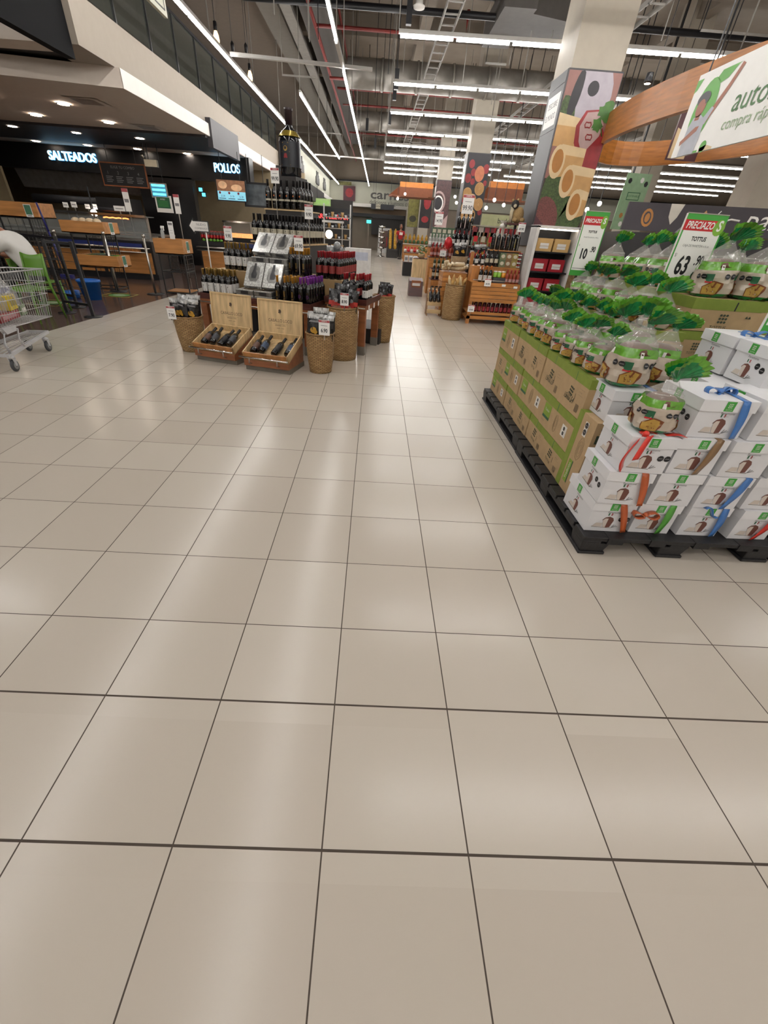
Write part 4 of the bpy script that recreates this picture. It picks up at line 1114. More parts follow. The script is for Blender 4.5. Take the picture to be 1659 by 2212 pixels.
m_.tube([(1.1, .25, .002), (1.06, .19, .002), (1.1, .15, .002)], .006, PAPER, 5, M=M)
m_.text('pan', .3, PAPER, M, 1.62, .17, .002, shear=.2)
for k in range(14): m_.ell(1.85 + .1 * sin(k * 2.3), .05 + k * .017, .022, .012, TOM, M, .001 + k * .0001, 6)
m_.text('Selección', .22, PAPER, M, 2.5, .17, .002, shear=.3)
m_.build('header_print', t)
MB().box(0, 3.2, .0, .9, -1.57, -.02, mat('shelf_black', '1b1a1b', .5)).build('shelf_back', t)
# ================================================================ FOOD COURT
CF = 16.0
GRAN = mat('black_facade', '131214', .35, var=.1)
mb = MB().box(-15, -4.0, CF, CF + .3, 2.36, 3.0, GRAN)
mb.box(-15, -12.2, CF, CF + .3, 0, 2.4, GRAN).box(-7.6, -5.9, CF, CF + .3, 0, 2.4, GRAN)
mb.box(-4.1, -3.98, CF - .2, CF + .3, 2.36, 2.98, GRAN)
struct('trim_20', mb)
BEIGEW = mat('kitchen_beige', '9f8f72', .5, var=.06)
struct('wall_kitchen', MB().box(-15, -2.8, 19.4, 19.6, 0, 3.0, BEIGEW))
struct('trim_21', MB().box(-3.5, -3.2, 17.5, 30, 2.4, 3.0, DARKW).box(-8, -3.6, 21.3, 38, 2.9, 3.0, SOFF))
NEON = mat('neon_letters', (.55, .85, 1), .4, emit=2.2, var=0)
NEONB = mat('neon_glow', (.1, .45, .9), .4, emit=.7, var=0)
for s, xa, xb, z in (('SALTEADOS', -10.2, -8.75, 2.70), ('POLLOS', -5.12, -4.33, 2.69)):
    m_ = MB(); M = FR((xa + xb) / 2, CF - .06, z)
    h = .31 
    m_.text(s, h, NEON, M, fitw=xb - xa, depth=.02, off=.002)
    m_.text(s, h, NEONB, M, z=-.035, fitw=(xb - xa) * 1.01, depth=.01, off=.01)
    tag(m_.build('lit_sign'), 'glowing pale blue letters %s on the black food court band' % s, 'illuminated sign')
# hood
t = thing('extractor_hood', 'stainless steel extractor hood under the SALTEADOS letters', 'kitchen hood', (-11.6, 16.4, 1.9))
MB().hexa([(0, 0, 0), (4.0, 0, 0), (4.0, 1.6, 0), (0, 1.6, 0)], [(0, -.2, .5), (4.0, -.2, .5), (4.0, 1.6, .5), (0, 1.6, .5)], mat('hood_steel', '8f8a86', .3, .45, var=.15)).build('hood_body', t)
MB().tube([(.4, -.3, -.28), (2.6, -.3, -.28)], .11, DARKG, 12).build('roller_duct', t)
# menu board
def board(label, px, py, w_, h_, Y, frame, face, draw, rz=0, name='menu_board', cat='menu board', rod=True):
    p = at(px, py, Y)       # top-left corner
    t = thing(name, label, cat, (p.x, Y, p.z - h_), rz)
    MB().box(0, w_, 0, .04, 0, h_, frame).build('frame', t)
    m_ = MB(); M = FR(0, -.002, 0); m_.rect(.03, w_ - .03, .03, h_ - .03, face, M); draw(m_, M); m_.build('face', t)
    if rod:
        MB().box(w_ * .2, w_ * .2 + .015, .01, .025, h_, 2.97 - p.z + h_, BLACK).build('hanging_rod', t)
        MB().box(w_ * .8, w_ * .8 + .015, .01, .025, h_, 2.97 - p.z + h_, BLACK).build('hanging_rod', t)
    return t
def dr(m_, M):
    m_.text('ELIGE TU COMBO', .085, GRYINK, M, .65, .44, .001)
    for k in range(4):
        m_.text('%d' % (k + 1), .1, GRYINK, M, .2 + k * .29, .31, .001)
        for j in range(4): m_.rect(.12 + k * .29, .12 + k * .29 + .16 + .04 * (j % 2), .1 + j * .04, .115 + j * .04, GRYINK, M, .001)
board('orange-framed black menu board hanging right of the SALTEADOS sign', 212, 348, 1.3, .55, 14.6, mat('menu_frame', 'a05c33', .5), INK, dr)
CY = mat('screen_cyan', (.08, .6, .85), .3, emit=3.0, var=0)
def dr(m_, M):
    for j in range(3): m_.rect(.05, .42, .06 + j * .1, .11 + j * .1, CY, M, .001)
board('small cyan-lit menu screen above the green notice', 322, 394, .47, .34, 14.2, STEEL, mat('screen_back', (.05, .25, .4), .3, emit=.6, var=0), dr, name='menu_screen', cat='screen')
def dr(m_, M):
    m_.rect(.04, .42, .1, .36, DKG, M, .001); m_.text('AVISO', .05, PAPER, M, .22, .31, .002)
    for j in range(5): m_.rect(.08, .36, .14 + j * .03, .15 + j * .03, GREENP, M, .002)
board('green notice on a white sheet under the cyan menu screen', 333, 421, .46, .4, 14.2, PAPER, PAPER, dr, name='notice_board', cat='notice', rod=False)
# television
def dr(m_, M):
    m_.rect(.03, .85, .24, .5, mat('tv_photo', (.22, .1, .05), .4, emit=.6, var=.5, scale=12), M, .001)
    m_.ell(.2, .38, .13, .09, mat('tv_photo_light', (.6, .36, .2), .4, emit=.5, var=.3), M, .0015); m_.ell(.6, .33, .16, .08, mat('tv_photo_light', (.6, .36, .2)), M, .0015)
    for k in range(3):
        m_.ell(.1 + k * .27, .2, .03, .03, TOM, M, .001); m_.text('S/ 39', .07, INK, M, .18 + k * .27, .12, .0015, sx=.8); m_.rect(.06 + k * .27, .26 + k * .27, .06, .075, INK, M, .001)
board('wall television with blue menu prices below the POLLOS sign', 464, 385, .88, .52, 14.6, BLACK, mat('tv_blue', (.2, .5, .62), .3, emit=.8, var=.05), dr, name='television', cat='television')
def dr(m_, M):
    m_.rect(.05, .7, .05, .55, mat('tv_dim', '4c5358', .3, var=.5, scale=6), M, .001)
board('dim second television beside the first, angled away', 524, 392, .75, .6, 14.9, BLACK, INK, dr, 0, 'television', 'television')
for k, (px, py) in enumerate(((430, 413), (437, 424), (532, 437))):
    p = at(px, py, 16.2); tag(MB().box(0, .1, 0, .04, 0, .09, CY).box(-.02, .12, .03, .1, -.02, .11, BLACK).build('queue_display', loc=p), 'small glowing blue queue display on the beige kitchen wall, %s from the left' % ORD[k], 'display')
# emergency light
p = at(327, 350, 14.0)
t = thing('emergency_light', 'grey wall emergency light unit above the cyan screen', 'emergency light', p)
MB().box(-.2, .14, 0, .1, -.1, .05, mat('unit_grey', 'b9b29e', .5)).build('housing', t); MB().sphere((-.22, .02, .12), .06, STEEL, 8, 5).build('lamp_head', t); MB().tube([(-.2, .1, .05), (-.2, .1, 1.0)], .01, BLACK, 5).build('conduit', t)
# back kitchen equipment
KD = mat('kitchen_dark', '1d1b1c', .35, var=.15)
t = thing('kitchen_counter', 'black back counter of the stir-fry kitchen with stainless top', 'counter', (-12.5, 13.2, 0))
MB().box(0, 6.6, 0, .7, 0, .88, KD).build('cabinet', t); MB().box(-.02, 6.62, -.02, .72, .88, .92, STEEL).build('worktop', t)
t = thing('tiled_partition', 'beige partition panel left of the kitchen with dark green tiled side', 'partition', (-13.5, 15.6, 0))
MB().box(0, 1.9, 0, .1, 0, 2.35, BEIGEW).build('panel', t); MB().box(-.9, .4, -.3, -.2, 0, 2.5, mat('dark_tile', '2a3029', .3, var=.2)).build('side_panel', t)
t = thing('oven', 'dark oven with glowing orange window behind the counter', 'oven', (-8.0, 14.0, .93))
MB().box(0, .95, 0, .7, 0, .78, KD).build('oven_body', t); MB().box(.08, .86, -.012, 0, .1, .42, mat('oven_window', '2a1610', .2)).build('window', t)
MB().tube([(.1 + .09 * i, -.03, .3 + .015 * (i % 2)) for i in range(9)], .018, mat('heating_glow', (1, .25, .06), .4, emit=7, var=0), 6).build('heating_element', t)
MB().tube([(.05, -.06, .5), (.9, -.06, .5)], .05, DARKG, 8).build('handle', t)
# front counter 1 with tray rail, panels and sneeze guard
def counter(label, x0, x1, y, d=.8, h=.83, npan=3, guard=True, cloth=None):
    t = thing('service_counter', label, 'counter', (x0, y, 0)); w_ = x1 - x0
    MB().box(0, w_, .06, d, .0, .12, BLACK).build('plinth', t)
    MB().box(0, w_, .02, d, .12, h - .1, mat('counter_frame', '201d1b', .4)).build('carcass', t)
    for k in range(npan): MB().box(k * w_ / npan + .05, (k + 1) * w_ / npan - .05, 0, .03, .14, h - .24, OAK).build('wood_panel', t)
    MB().box(-.02, w_ + .02, -.02, d + .02, h - .1, h, KD).build('worktop', t)
    MB().tube([(0, -.12, h - .14), (w_, -.12, h - .14)], .015, STEEL, 6).tube([(0, -.24, h - .14), (w_, -.24, h - .14)], .015, STEEL, 6).tube([(0, -.24, h - .22), (w_, -.24, h - .22)], .012, STEEL, 6).build('tray_rail', t)
    if guard:
        for k in range(npan + 1):
            MB().box(k * (w_ - .04) / npan, k * (w_ - .04) / npan + .04, .1, .14, h, h + .48, STEEL).build('guard_post', t)
        MB().box(0, w_, .0, .45, h + .48, h + .5, mat('guard_glass', '9fa3a0', .05, alpha=.35, spec=.9)).build('glass_shelf', t)
        MB().box(0, w_, -.01, .02, h + .47, h + .52, CHROME).build('guard_edge', t)
        MB().box(0, w_, .12, .14, h + .05, h + .46, mat('guard_glass', '9fa3a0')).build('front_glass', t)
        MB().box(.1, w_ - .1, .2, .7, h + .005, h + .09, STEEL).box(.15, w_ - .15, .24, .66, h + .085, h + .1, KD).build('food_well', t)
    return t
t = counter('long wooden-fronted service counter with steel tray rail, centre left', -9.2, -5.42, 11.3, npan=3)
MB().box(1.6, 3.6, -.1, -.09, .7, .78, mat('blue_strip', '1c2a6a', .4)).build('blue_strip', t)
MB().box(2.75, 3.5, -.12, .0, .6, .7, mat('food_strip', 'b8763a', .5, var=.5, scale=30)).build('snack_row', t)
counter('far left wooden counter beside the seated person', -13.5, -9.6, 11.3, npan=2)
counter('second wooden counter further back with soft drinks on ice', -5.1, -4.3, 13.6, npan=1, guard=False)
counter('third wooden counter behind the dark bottle tower', -5.6, -3.6, 17.6, npan=2)
# downlight glow in the counter glass, imitated by an emissive ball on a stem
tag(MB().sphere((0, 0, 0), .07, mat('downlight_glow', (1, .85, .75), .4, emit=14, var=0), 10, 7).box(-.01, .01, -.01, .01, .05, .5, BLACK).build('downlight_glow', loc=at(203, 460, 11.5)), 'glowing ball imitating the downlight glow in the counter glass', 'imitated glow')
# bottles, colas on the second counter
COLA = mat('cola', '3a120e', .15); COLAL = mat('cola_label', 'b01e22', .4)
def mk_cola():
    t = thing('cola_bottle', '', 'soft drink bottle')
    MB().lathe([(.0, 0), (.035, .002), (.038, .03), (.033, .09), (.038, .16), (.014, .22), (.014, .24)], COLA, 8).build('bottle_body', t)
    MB().lathe([(.039, .08), (.039, .15)], COLAL, 8, caps=False).build('label', t)
    MB().lathe([(.015, .225), (.015, .25), (.001, .252)], COLAL, 8).build('cap', t)
    return t
COL_ = Proto(mk_cola)
for r in range(2):
    for c in range(8):
        COL_.put('cola bottle on the second counter, %s row, %s from the left' % (ORD[r], ORD[c]), (-5.02 + c * .09, 13.75 + r * .12, .835), 0, 'cola bottles on the counter')
for k in range(6):
    x = -4.95 + k * .1
    tag(MB().lathe([(.0, 0), (.04, .0), (.045, .04), (.0, .07)], mat('green_cup', '5e9a30', .4), 8).build('salad_cup', loc=(x, 13.65, .835)), 'small green salad cup in front of the cola bottles, %s from the left' % ORD[k], 'cup', 'green cups')
tag(MB().box(0, 1.1, 0, .02, 0, .14, mat('food_painted_glow', (.9, .35, .12), .5, emit=1.2, var=.5, scale=20)).box(0, 1.1, .02, .4, 0, .02, STEEL).build('warm_food_tray', loc=(-5.3, 17.5, .845)), 'tray of food with painted warm glow on the third counter', 'food tray')  # warm lighting put into the food colour as emission
tag(MB().box(0, 1.0, 0, .2, 0, .13, mat('blue_trays', '36406e', .5, var=.2)).build('tray_stack', loc=(-5.3, 17.3, .55)), 'stack of blue trays on the rail of the third counter', 'trays')
# arrow sign on a post
t = thing('arrow_sign', 'grey arrow-shaped queue sign on a white post', 'sign', (-4.35, 12.2, 0))
MB().lathe([(.0, 0), (.16, 0), (.16, .015), (.0, .02)], BLACK, 14).build('base', t)
MB().tube([(0, 0, .01), (0, 0, 1.1)], .018, STK, 8).build('post', t)
m_ = MB(); M = FR(-.05, -.03, 1.2); m_.prism([(-.36, 0), (-.22, .17), (-.22, .12), (.16, .12), (.16, -.12), (-.2, -.12), (-.22, -.17)], 0, .02, mat('arrow_black', '2b2b2b', .5), M)
m_.poly([(-.33, 0), (-.235, .13), (-.235, .1), (.14, .1), (.14, -.1), (-.215, -.1), (-.235, -.13)], PAPER, M, .022)
m_.text('NUEVO', .07, GRYINK, M, -.03, .035, .024); m_.text('COMBINADO', .055, GRYINK, M, -.03, -.045, .024); m_.build('arrow_plate', t)
# ---- queue rail: racks, posts, wood boxes, bin
def post_(label, x, y, h=1.0, m=STEEL, r=.022):
    t = thing('barrier_post', label, 'barrier post', (x, y, 0))
    MB().lathe([(.0, 0), (.17, 0), (.17, .01), (.03, .02), (.0, .02)], BLACK, 16).build('base', t)
    MB().tube([(0, 0, .015), (0, 0, h)], r, m, 10).build('pole', t)
    MB().lathe([(.0, h), (.03, h), (.03, h + .05), (.0, h + .055)], STEEL, 10).build('cap', t)
    return t
post_('steel barrier post in front of the counter, near the green floor marker', -5.33, 9.2)
post_('steel barrier post beside the wire rack with the soap bottle', -4.53, 9.16)
post_('steel barrier post behind the black grid divider', -5.9, 8.6)
def grid_divider(label, p, q, h, nx, feet=True):
    p, q = Vector(p), Vector(q); d = q - p
    t = thing('grid_divider', label, 'divider', p)
    for s, e in ((0, 0), (1, 1)):
        c = d * s; MB().bar((c.x, c.y, .012), (c.x, c.y, h), .045, .03, BLACK).build('upright', t)
        MB().lathe([(.0, 0), (.13, 0), (.13, .012), (.0, .014)], BLACK, 12, TR(c.x, c.y, 0)).build('foot', t)
    for z in (h - .03, .17): MB().bar((0, 0, z), d + Vector((0, 0, z)), .03, .035, BLACK).build('rail', t)
    m_ = MB()
    for k in range(1, nx): c = d * (k / nx); m_.bar((c.x, c.y, .17), (c.x, c.y, h - .03), .006, .006, WIRE)
    for k in range(1, 7): z = .17 + (h - .2) * k / 7; m_.bar((0, 0, z), d + Vector((0, 0, z)), .006, .006, WIRE)
    m_.build('wire_grid', t)
    return t
t = grid_divider('black steel divider frame with the blue bin behind it', (-4.335, 6.56, 0), (-4.86, 6.75, 0), 1.0, 2)
grid_divider('black grid divider between the green chair and the counters', (-5.0, 7.25, 0), (-6.0, 7.75, 0), 1.02, 9)
grid_divider('second black grid divider further left behind the person', (-6.2, 7.85, 0), (-7.6, 8.4, 0), 1.05, 10)
GS = mat('sign_green_face', '3d6e54', .5)
def plantbox(label, x, y, z, w_, d, h, contents=None, sign=True):
    t = thing('wooden_box', label, 'wooden box', (x, y, z))
    m_ = MB().box(0, w_, 0, .018, 0, h, OAK).box(0, w_, d - .018, d, 0, h, OAK).box(0, .018, .018, d - .018, 0, h, OAK).box(w_ - .018, w_, .018, d - .018, 0, h, OAK).box(0, w_, 0, d, 0, .015, OAK)
    m_.build('box_body', t)
    if sign:
        M = FR(w_ * .86, -.003, h * .45) if sign == 1 else Matrix(((0, 0, 1, w_ + .003), (1, 0, 0, d * .5), (0, 1, 0, h * .5), (0, 0, 0, 1)))
        MB().rect(-.07, .07, -.1, .1, PAPER, M).rect(-.06, .06, -.06, .09, GS, M, .002).rect(-.04, .04, -.085, -.07, GRYINK, M, .002).build('sign_card', t)
    return t
def rack(label, x, y, w_, d, h, shelves=(.42,)):
    t = thing('wire_rack', label, 'rack', (x, y, 0))
    for a, b in ((0, 0), (w_, 0), (0, d), (w_, d)): MB().box(a - .012, a + .012, b - .012, b + .012, 0, h, WIRE).build('leg', t)
    for z in (h - .012, .03) + tuple(shelves):
        MB().bar((0, 0, z), (w_, 0, z), .02, .02, WIRE).bar((0, d, z), (w_, d, z), .02, .02, WIRE).bar((0, 0, z), (0, d, z), .02, .02, WIRE).bar((w_, 0, z), (w_, d, z), .02, .02, WIRE).build('shelf_frame', t)
    m_ = MB()
    for k in range(1, 6):
        m_.box(w_ * k / 6 - .003, w_ * k / 6 + .003, d - .003, d + .003, .3, h, WIRE); m_.box(w_ - .003, w_ + .003, d * k / 6 - .003, d * k / 6 + .003, .3, h, WIRE)
    for k in range(1, 5): z = .3 + (h - .3) * k / 5; m_.box(0, w_, d - .003, d + .003, z - .003, z + .003, WIRE).box(w_ - .003, w_ + .003, 0, d, z - .003, z + .003, WIRE)
    m_.build('wire_side', t)
    return t
rack('black wire rack under the wooden box with soap bottle', -4.37, 9.33, .5, .45, .735)
plantbox('wooden box with soap spray bottle and card on top, on black wire rack', -4.42, 9.3, .737, .58, .5, .26, sign=2)
MB_ = MB().lathe([(.0, 0), (.035, 0), (.037, .1), (.03, .13), (.012, .16), (.012, .18)], mat('clear_plastic', 'cfd2d0', .1, alpha=.45), 10)
t = thing('spray_bottle', 'clear plastic spray bottle with white trigger on the wooden box', 'spray bottle', (-4.22, 9.35, 1.0))
MB_.build('bottle', t); MB().box(-.012, .05, -.012, .012, .18, .21, PAPER).box(.03, .045, -.008, .008, .13, .19, PAPER).box(-.015, .015, -.015, .015, .165, .19, PAPER).build('trigger_head', t)
tag(MB().box(-.05, .05, 0, .006, 0, .29, PAPER).box(-.04, .04, -.001, 0, .23, .27, GRYINK).box(-.035, .03, -.001, 0, .1, .104, GRYINK).box(-.035, .03, -.001, 0, .14, .144, GRYINK).build('paper_card', loc=(-4.03, 9.34, 1.0)), 'tall white paper card standing on the wooden box', 'card')
tag(MB().box(0, .5, 0, .4, .0, .015, OAK).build('rack_base_board', loc=(-4.36, 9.36, .043)), 'thin board on the lowest level of the wire rack', 'board')
rack('taller black wire rack beside the steel barrier post, holding two wooden boxes', -6.0, 9.25, .6, .5, 1.0, (.42,))
plantbox('upper wooden box with wrapped bread, on the tall wire rack', -6.15, 9.22, 1.0, .85, .55, .2, sign=2)
for k in range(4):
    tag(MB().sphere((0, 0, 0), .07, mat('wrapped_bread', 'c7b290', .3, var=.3, coat=.5), 9, 6, (1.2, 1.0, .8)).build('wrapped_loaf', loc=(-5.98 + k * .14, 9.5, 1.2)), 'wrapped pale loaf in the upper wooden box, %s from the left' % ORD[k], 'bread', 'wrapped loaves')
plantbox('lower wooden box with green lining on the tall rack middle shelf', -5.95, 9.15, .445, .8, .5, .2, sign=2)
tag(MB().box(0, .55, 0, .3, 0, .02, LG).add([(0, 0, .02), (.5, .0, .05), (.45, .2, .06), (.05, .25, .03)], [(0, 1, 2, 3)], LG).build('green_liner', loc=(-5.85, 9.24, .62)), 'bright green plastic liner in the lower wooden box', 'liner')
rack('black wire rack at the far left behind the seated person', -7.6, 9.2, .9, .45, 1.2, (.5,))
plantbox('large wooden box with green card at the far left, above the person', -7.65, 9.15, 1.2, 1.2, .5, .24, sign=1)
t = thing('broom', 'blue broom handle leaning in front of the large wooden box', 'broom', at(78, 437, 8.9))
a, b = at(78, 437, 8.9), at(105, 500, 8.9); MB().tube([(0, 0, 0), b - a], .016, mat('broom_blue', '24266a', .4), 8).build('handle', t)
d = (b - a) * 2.6; MB().tube([b - a, d], .016, mat('broom_blue', '24266a'), 8).build('handle', t); MB().box(d.x - .12, d.x + .12, -.04, .04, d.z - .08, d.z, mat('broom_blue', '24266a')).build('brush', t)
BINB = mat('bin_blue', '1c62b4', .45)
t = thing('waste_bin', 'blue plastic bin standing behind the black steel divider', 'bin', (-5.22, 8.1, 0))
MB().lathe([(.0, .0), (.145, 0), (.19, .31), (.2, .31), (.2, .33), (.185, .33), (.135, .02), (.0, .02)], BINB, 24, sx=1, sy=.85).build('bin_body', t)
MB().lathe([(.19, .29), (.205, .3), (.205, .325), (.19, .33)], BINB, 24, caps=False, sy=.85).build('rim', t)
tag(MB().lathe([(.0, 0), (.11, 0), (.13, .12), (.0, .12)], BINB, 14).build('small_blue_bucket', loc=(-5.62, 8.15, 0)), 'small blue bucket partly hidden left of the blue bin', 'bucket')
YEL = mat('marker_yellow', 'b0a23a', .4); MGR = mat('marker_green', '4b8a3a', .4); MGL = mat('marker_pale', 'a8b894', .4)
for (x0, x1, y0, y1), lb in (((-5.36, -4.78, 8.5, 8.97), 'square floor marker with green disc beside the steel post'), ((-5.9, -5.33, 7.2, 7.8), 'square floor marker with green disc behind the green chair')):
    cx, cy = (x0 + x1) / 2, (y0 + y1) / 2; hx_ = (x1 - x0) / 2
    m_ = MB()
    for a, b, c, d in ((x0, x1, y0, y0 + .03), (x0, x1, y1 - .03, y1), (x0, x0 + .03, y0, y1), (x1 - .03, x1, y0, y1)): m_.rect(a - cx, b - cx, c - cy, d - cy, YEL, None, .002)
    m_.ell(0, 0, .2, .18, MGR, None, .002, 24); m_.ell(0, 0, .12, .1, MGL, None, .003, 16)
    tag(m_.build('floor_marker', loc=(cx, cy, 0)), lb, 'floor sticker')

# small white tags and tall price cards standing on the serving line
for k, (px, py, Y, w_, h_) in enumerate(((143, 448, 11.6, .12, .1), (161, 448, 11.6, .13, .11), (190, 451, 11.6, .11, .09), (205, 452, 11.6, .13, .1), (259, 456, 11.6, .26, .1), (279, 457, 11.6, .14, .44), (386, 462, 12.4, .14, .4))):
    p = at(px, py, Y)
    m_ = MB().box(-w_ / 2, w_ / 2, 0, .01, 0, h_, PAPER).box(-w_ * .35, w_ * .35, -.002, 0, h_ * .4, h_ * .55, GRYINK)
    if h_ > .3: m_.box(-w_ / 2, w_ / 2, -.002, 0, h_ * .85, h_, mat('card_red', 'a8474c', .5))
    m_.box(-.01, .01, .01, .02, -(p.z - .86) if k < 6 else -p.z + .02, h_ * .5, STEEL)
    tag(m_.build('counter_card', loc=p), 'white card standing on the serving line, %s from the left' % ORD[k], 'card', 'cards on the serving line')
t = thing('hanging_sign', 'pale hanging sign with dark border cropped by the top frame edge', 'sign', (-2.02, 3.94, 2.90))
MB().box(0, .03, 0, 1.4, 0, .5, mat('pale_sign', 'c9c8b4', .5)).build('sign_panel', t)
MB().box(.03, .032, .04, 1.36, .035, .045, INK).box(.03, .032, 1.35, 1.36, .035, .46, INK).build('border', t)
for y in (.2, 1.2): MB().box(.01, .02, y, y + .01, .5, 3.7, BLACK).build('hanging_cable', t)
# ================================================================ WINE ISLAND
TH = -.268
EX = Vector((cos(TH), sin(TH), 0)); EY = Vector((-sin(TH), cos(TH), 0)); O_ = Vector((-.027, 5.217, 0))
def D(u, v, z=0): 
    p = O_ + EX * u + EY * v
    return (p.x, p.y, z)
def DU(px, py, Y):
    p = at(px, py, Y) - O_; return (p.dot(EX), p.dot(EY), p.z)
GOLD = mat('gold_foil', '9a7b40', .3, .6, var=.1); GOLDO = mat('amber_foil', 'b8802c', .35, .2, var=.08)
PURP = mat('purple_foil', '7a3490', .35, var=.08); REDF = mat('red_foil', '97232a', .35, var=.08); LABR = mat('red_label', '8e3430', .5, var=.08)
LABW = mat('white_label', 'c9c6c2', .5, var=.03); LABC = mat('cream_label', 'b9b19c', .5, var=.04); BLKF = mat('black_foil', '111012', .35)
ORF = mat('orange_foil', 'c06a2c', .4); CLEARB = mat('clear_bottle', 'b9b7b0', .08, alpha=.6, spec=.9); ROSEB = mat('rose_bottle', '8d3f2e', .1); GRNB = mat('green_bottle', '27351c', .08)
PINKL = mat('pink_label', 'b98d8a', .5); JUICE = mat('ruby_bottle', '3c0f16', .08)
def bottle_maker(kind):
    cfg = {  # glass, foil, label list (z0,z1,mat, fraction), height scale, hang tag
     'purple': (GLASSB, PURP, [(.205, .225, BLKF)], 1, 'orn_p'), 'amber': (GLASSB, GOLDO, [], 1, 'bars'), 'white': (GLASSB, GOLD, [(.05, .15, LABW)], 1, 'dot'),
     'cream': (GLASSB, BLKF, [(.07, .145, LABC)], 1, 'dot'), 'band': (GLASSB, BLKF, [(.085, .105, LABC)], 1.02, 'seal'), 'red': (GLASSB, REDF, [(.065, .15, LABR)], 1, 'line'),
     'plain': (GLASSB, REDF, [(.05, .13, LABW)], 1, 'dot'), 'orange': (GLASSB, ORF, [(.04, .13, LABW)], 1, 'dot'), 'clear': (CLEARB, STK, [(.05, .13, LABW)], 1, None),
     'rose': (ROSEB, REDF, [(.04, .1, PINKL)], .95, None), 'green': (GRNB, GOLD, [(.05, .13, LABC)], 1, None), 'juice': (JUICE, BLKF, [(.03, .12, mat('juice_label', '9a2a33', .5))], .9, 'dot'),
     'black': (GLASSB, BLKF, [], 1.05, None), 'dark': (GLASSB, REDF, [], 1.15, 'stripe')}[kind]
    gl, fo, labs, hs, orn = cfg
    t = thing('wine_bottle', '', 'wine bottle')
    MB().lathe([(.001, .004), (.034, .0), (.0375, .006), (.0375, .18 * hs), (.034, .198 * hs), (.02, .218 * hs), (.0145, .232 * hs), (.0145, .245 * hs)], gl, 12).build('bottle_glass', t)
    MB().lathe([(.0152, .228 * hs), (.0155, .29 * hs), (.017, .292 * hs), (.017, .3 * hs), (.0, .301 * hs)], fo, 10).build('neck_capsule', t)
    if labs or orn:
        m_ = MB()
        for z0, z1, m in labs: 
            if z0 < .18: m_.lathe([(.0381, z0), (.0381, z1)], m, 14, caps=False)
        def cyl(pts, m, off=.0388):     # small print wrapped on the glass, facing -Y
            m_.add([(off * sin(x / off), -off * cos(x / off), z) for x, z in pts], [tuple(range(len(pts)))], m)
        if orn == 'bars':
            for x in (-.008, .003): cyl([(x, .08), (x + .006, .08), (x + .006, .14), (x, .14)], GOLD)
            for z in (.05, .06): cyl([(-.012, z), (.012, z), (.012, z + .004), (-.012, z + .004)], GOLD)
        elif orn == 'orn_p':
            for k in range(9): cyl([(.014 * cos(k * .7 + q * PI / 3) * .3 + .012 * cos(k * .7), .1 + .02 * sin(k * .7) + .004 * sin(q * PI / 3)) for q in range(6)], PURP)
        elif orn == 'dot':
            z = sum(labs[0][:2]) / 2 + .012; cyl([(-.006, z), (.006, z), (.004, z + .012), (-.004, z + .012)], INK, .0392); cyl([(-.013, z - .02), (.013, z - .02), (.013, z - .016), (-.013, z - .016)], GRYINK, .0392)
            if kind == 'white': cyl([(-.02, .052), (.02, .052), (.02, .075), (-.02, .075)], GOLD, .0392)
        elif orn == 'seal': cyl([(.008 * cos(q * PI / 4), .14 + .01 * sin(q * PI / 4)) for q in range(8)], ORF); cyl([(-.012, .05), (.012, .05), (.012, .054), (-.012, .054)], GRYINK)
        elif orn == 'line': 
            for z in (.075, .11, .135): cyl([(-.02, z), (.02, z), (.02, z + .003), (-.02, z + .003)], REDF, .0392)
        elif orn == 'stripe':
            for z in (.08, .1, .12, .14): cyl([(-.015, z), (.015, z), (.015, z + .006), (-.015, z + .006)], GRYINK)
        m_.build('label', t)
    return t
BP = {k: Proto(lambda k=k: bottle_maker(k)) for k in ('purple', 'amber', 'white', 'cream', 'band', 'red', 'plain', 'orange', 'clear', 'rose', 'green', 'juice', 'black', 'dark')}
KN = {'purple': 'purple-necked wine bottle', 'amber': 'amber-necked wine bottle with two gold bars', 'white': 'gold-necked wine bottle, tall white label', 'cream': 'black wine bottle, cream label', 'band': 'black wine bottle, thin cream band', 'red': 'red-necked wine bottle, red label', 'plain': 'red-necked wine bottle, white label', 'orange': 'orange-necked wine bottle', 'clear': 'clear spirit bottle', 'rose': 'rosé bottle with red neck', 'green': 'green wine bottle', 'juice': 'small ruby bottle', 'black': 'plain black bottle', 'dark': 'tall dark bottle with red neck'}
rw = random.Random(9)
def grid(kind, u0, v0, z, nu, nv, du=.083, dv=.083, where='', F=D, rz=TH, only=None, sc=1.0, grp=None):
    for j in range(nv):
        for i in range(nu):
            if only and not only(i, j): continue
            lab = '%s, %s row, %s from left, %s' % (KN[kind], ORD[j], ORD[i], where)
            BP[kind].put(lab, F(u0 + i * du + rw.uniform(-.003, .003), v0 + j * dv + rw.uniform(-.003, .003), z), rz + rw.uniform(-.25, .25), grp or (KN[kind] + 's ' + where), sc)
CHERRY = wood('cherry_wood', '8e5634', .4, (1, 6, 6)); CHERRYD = wood('dark_cherry', '4a221b', .4, (1, 6, 6)); LEGM = mat('grey_shoe', '6d675f', .5)
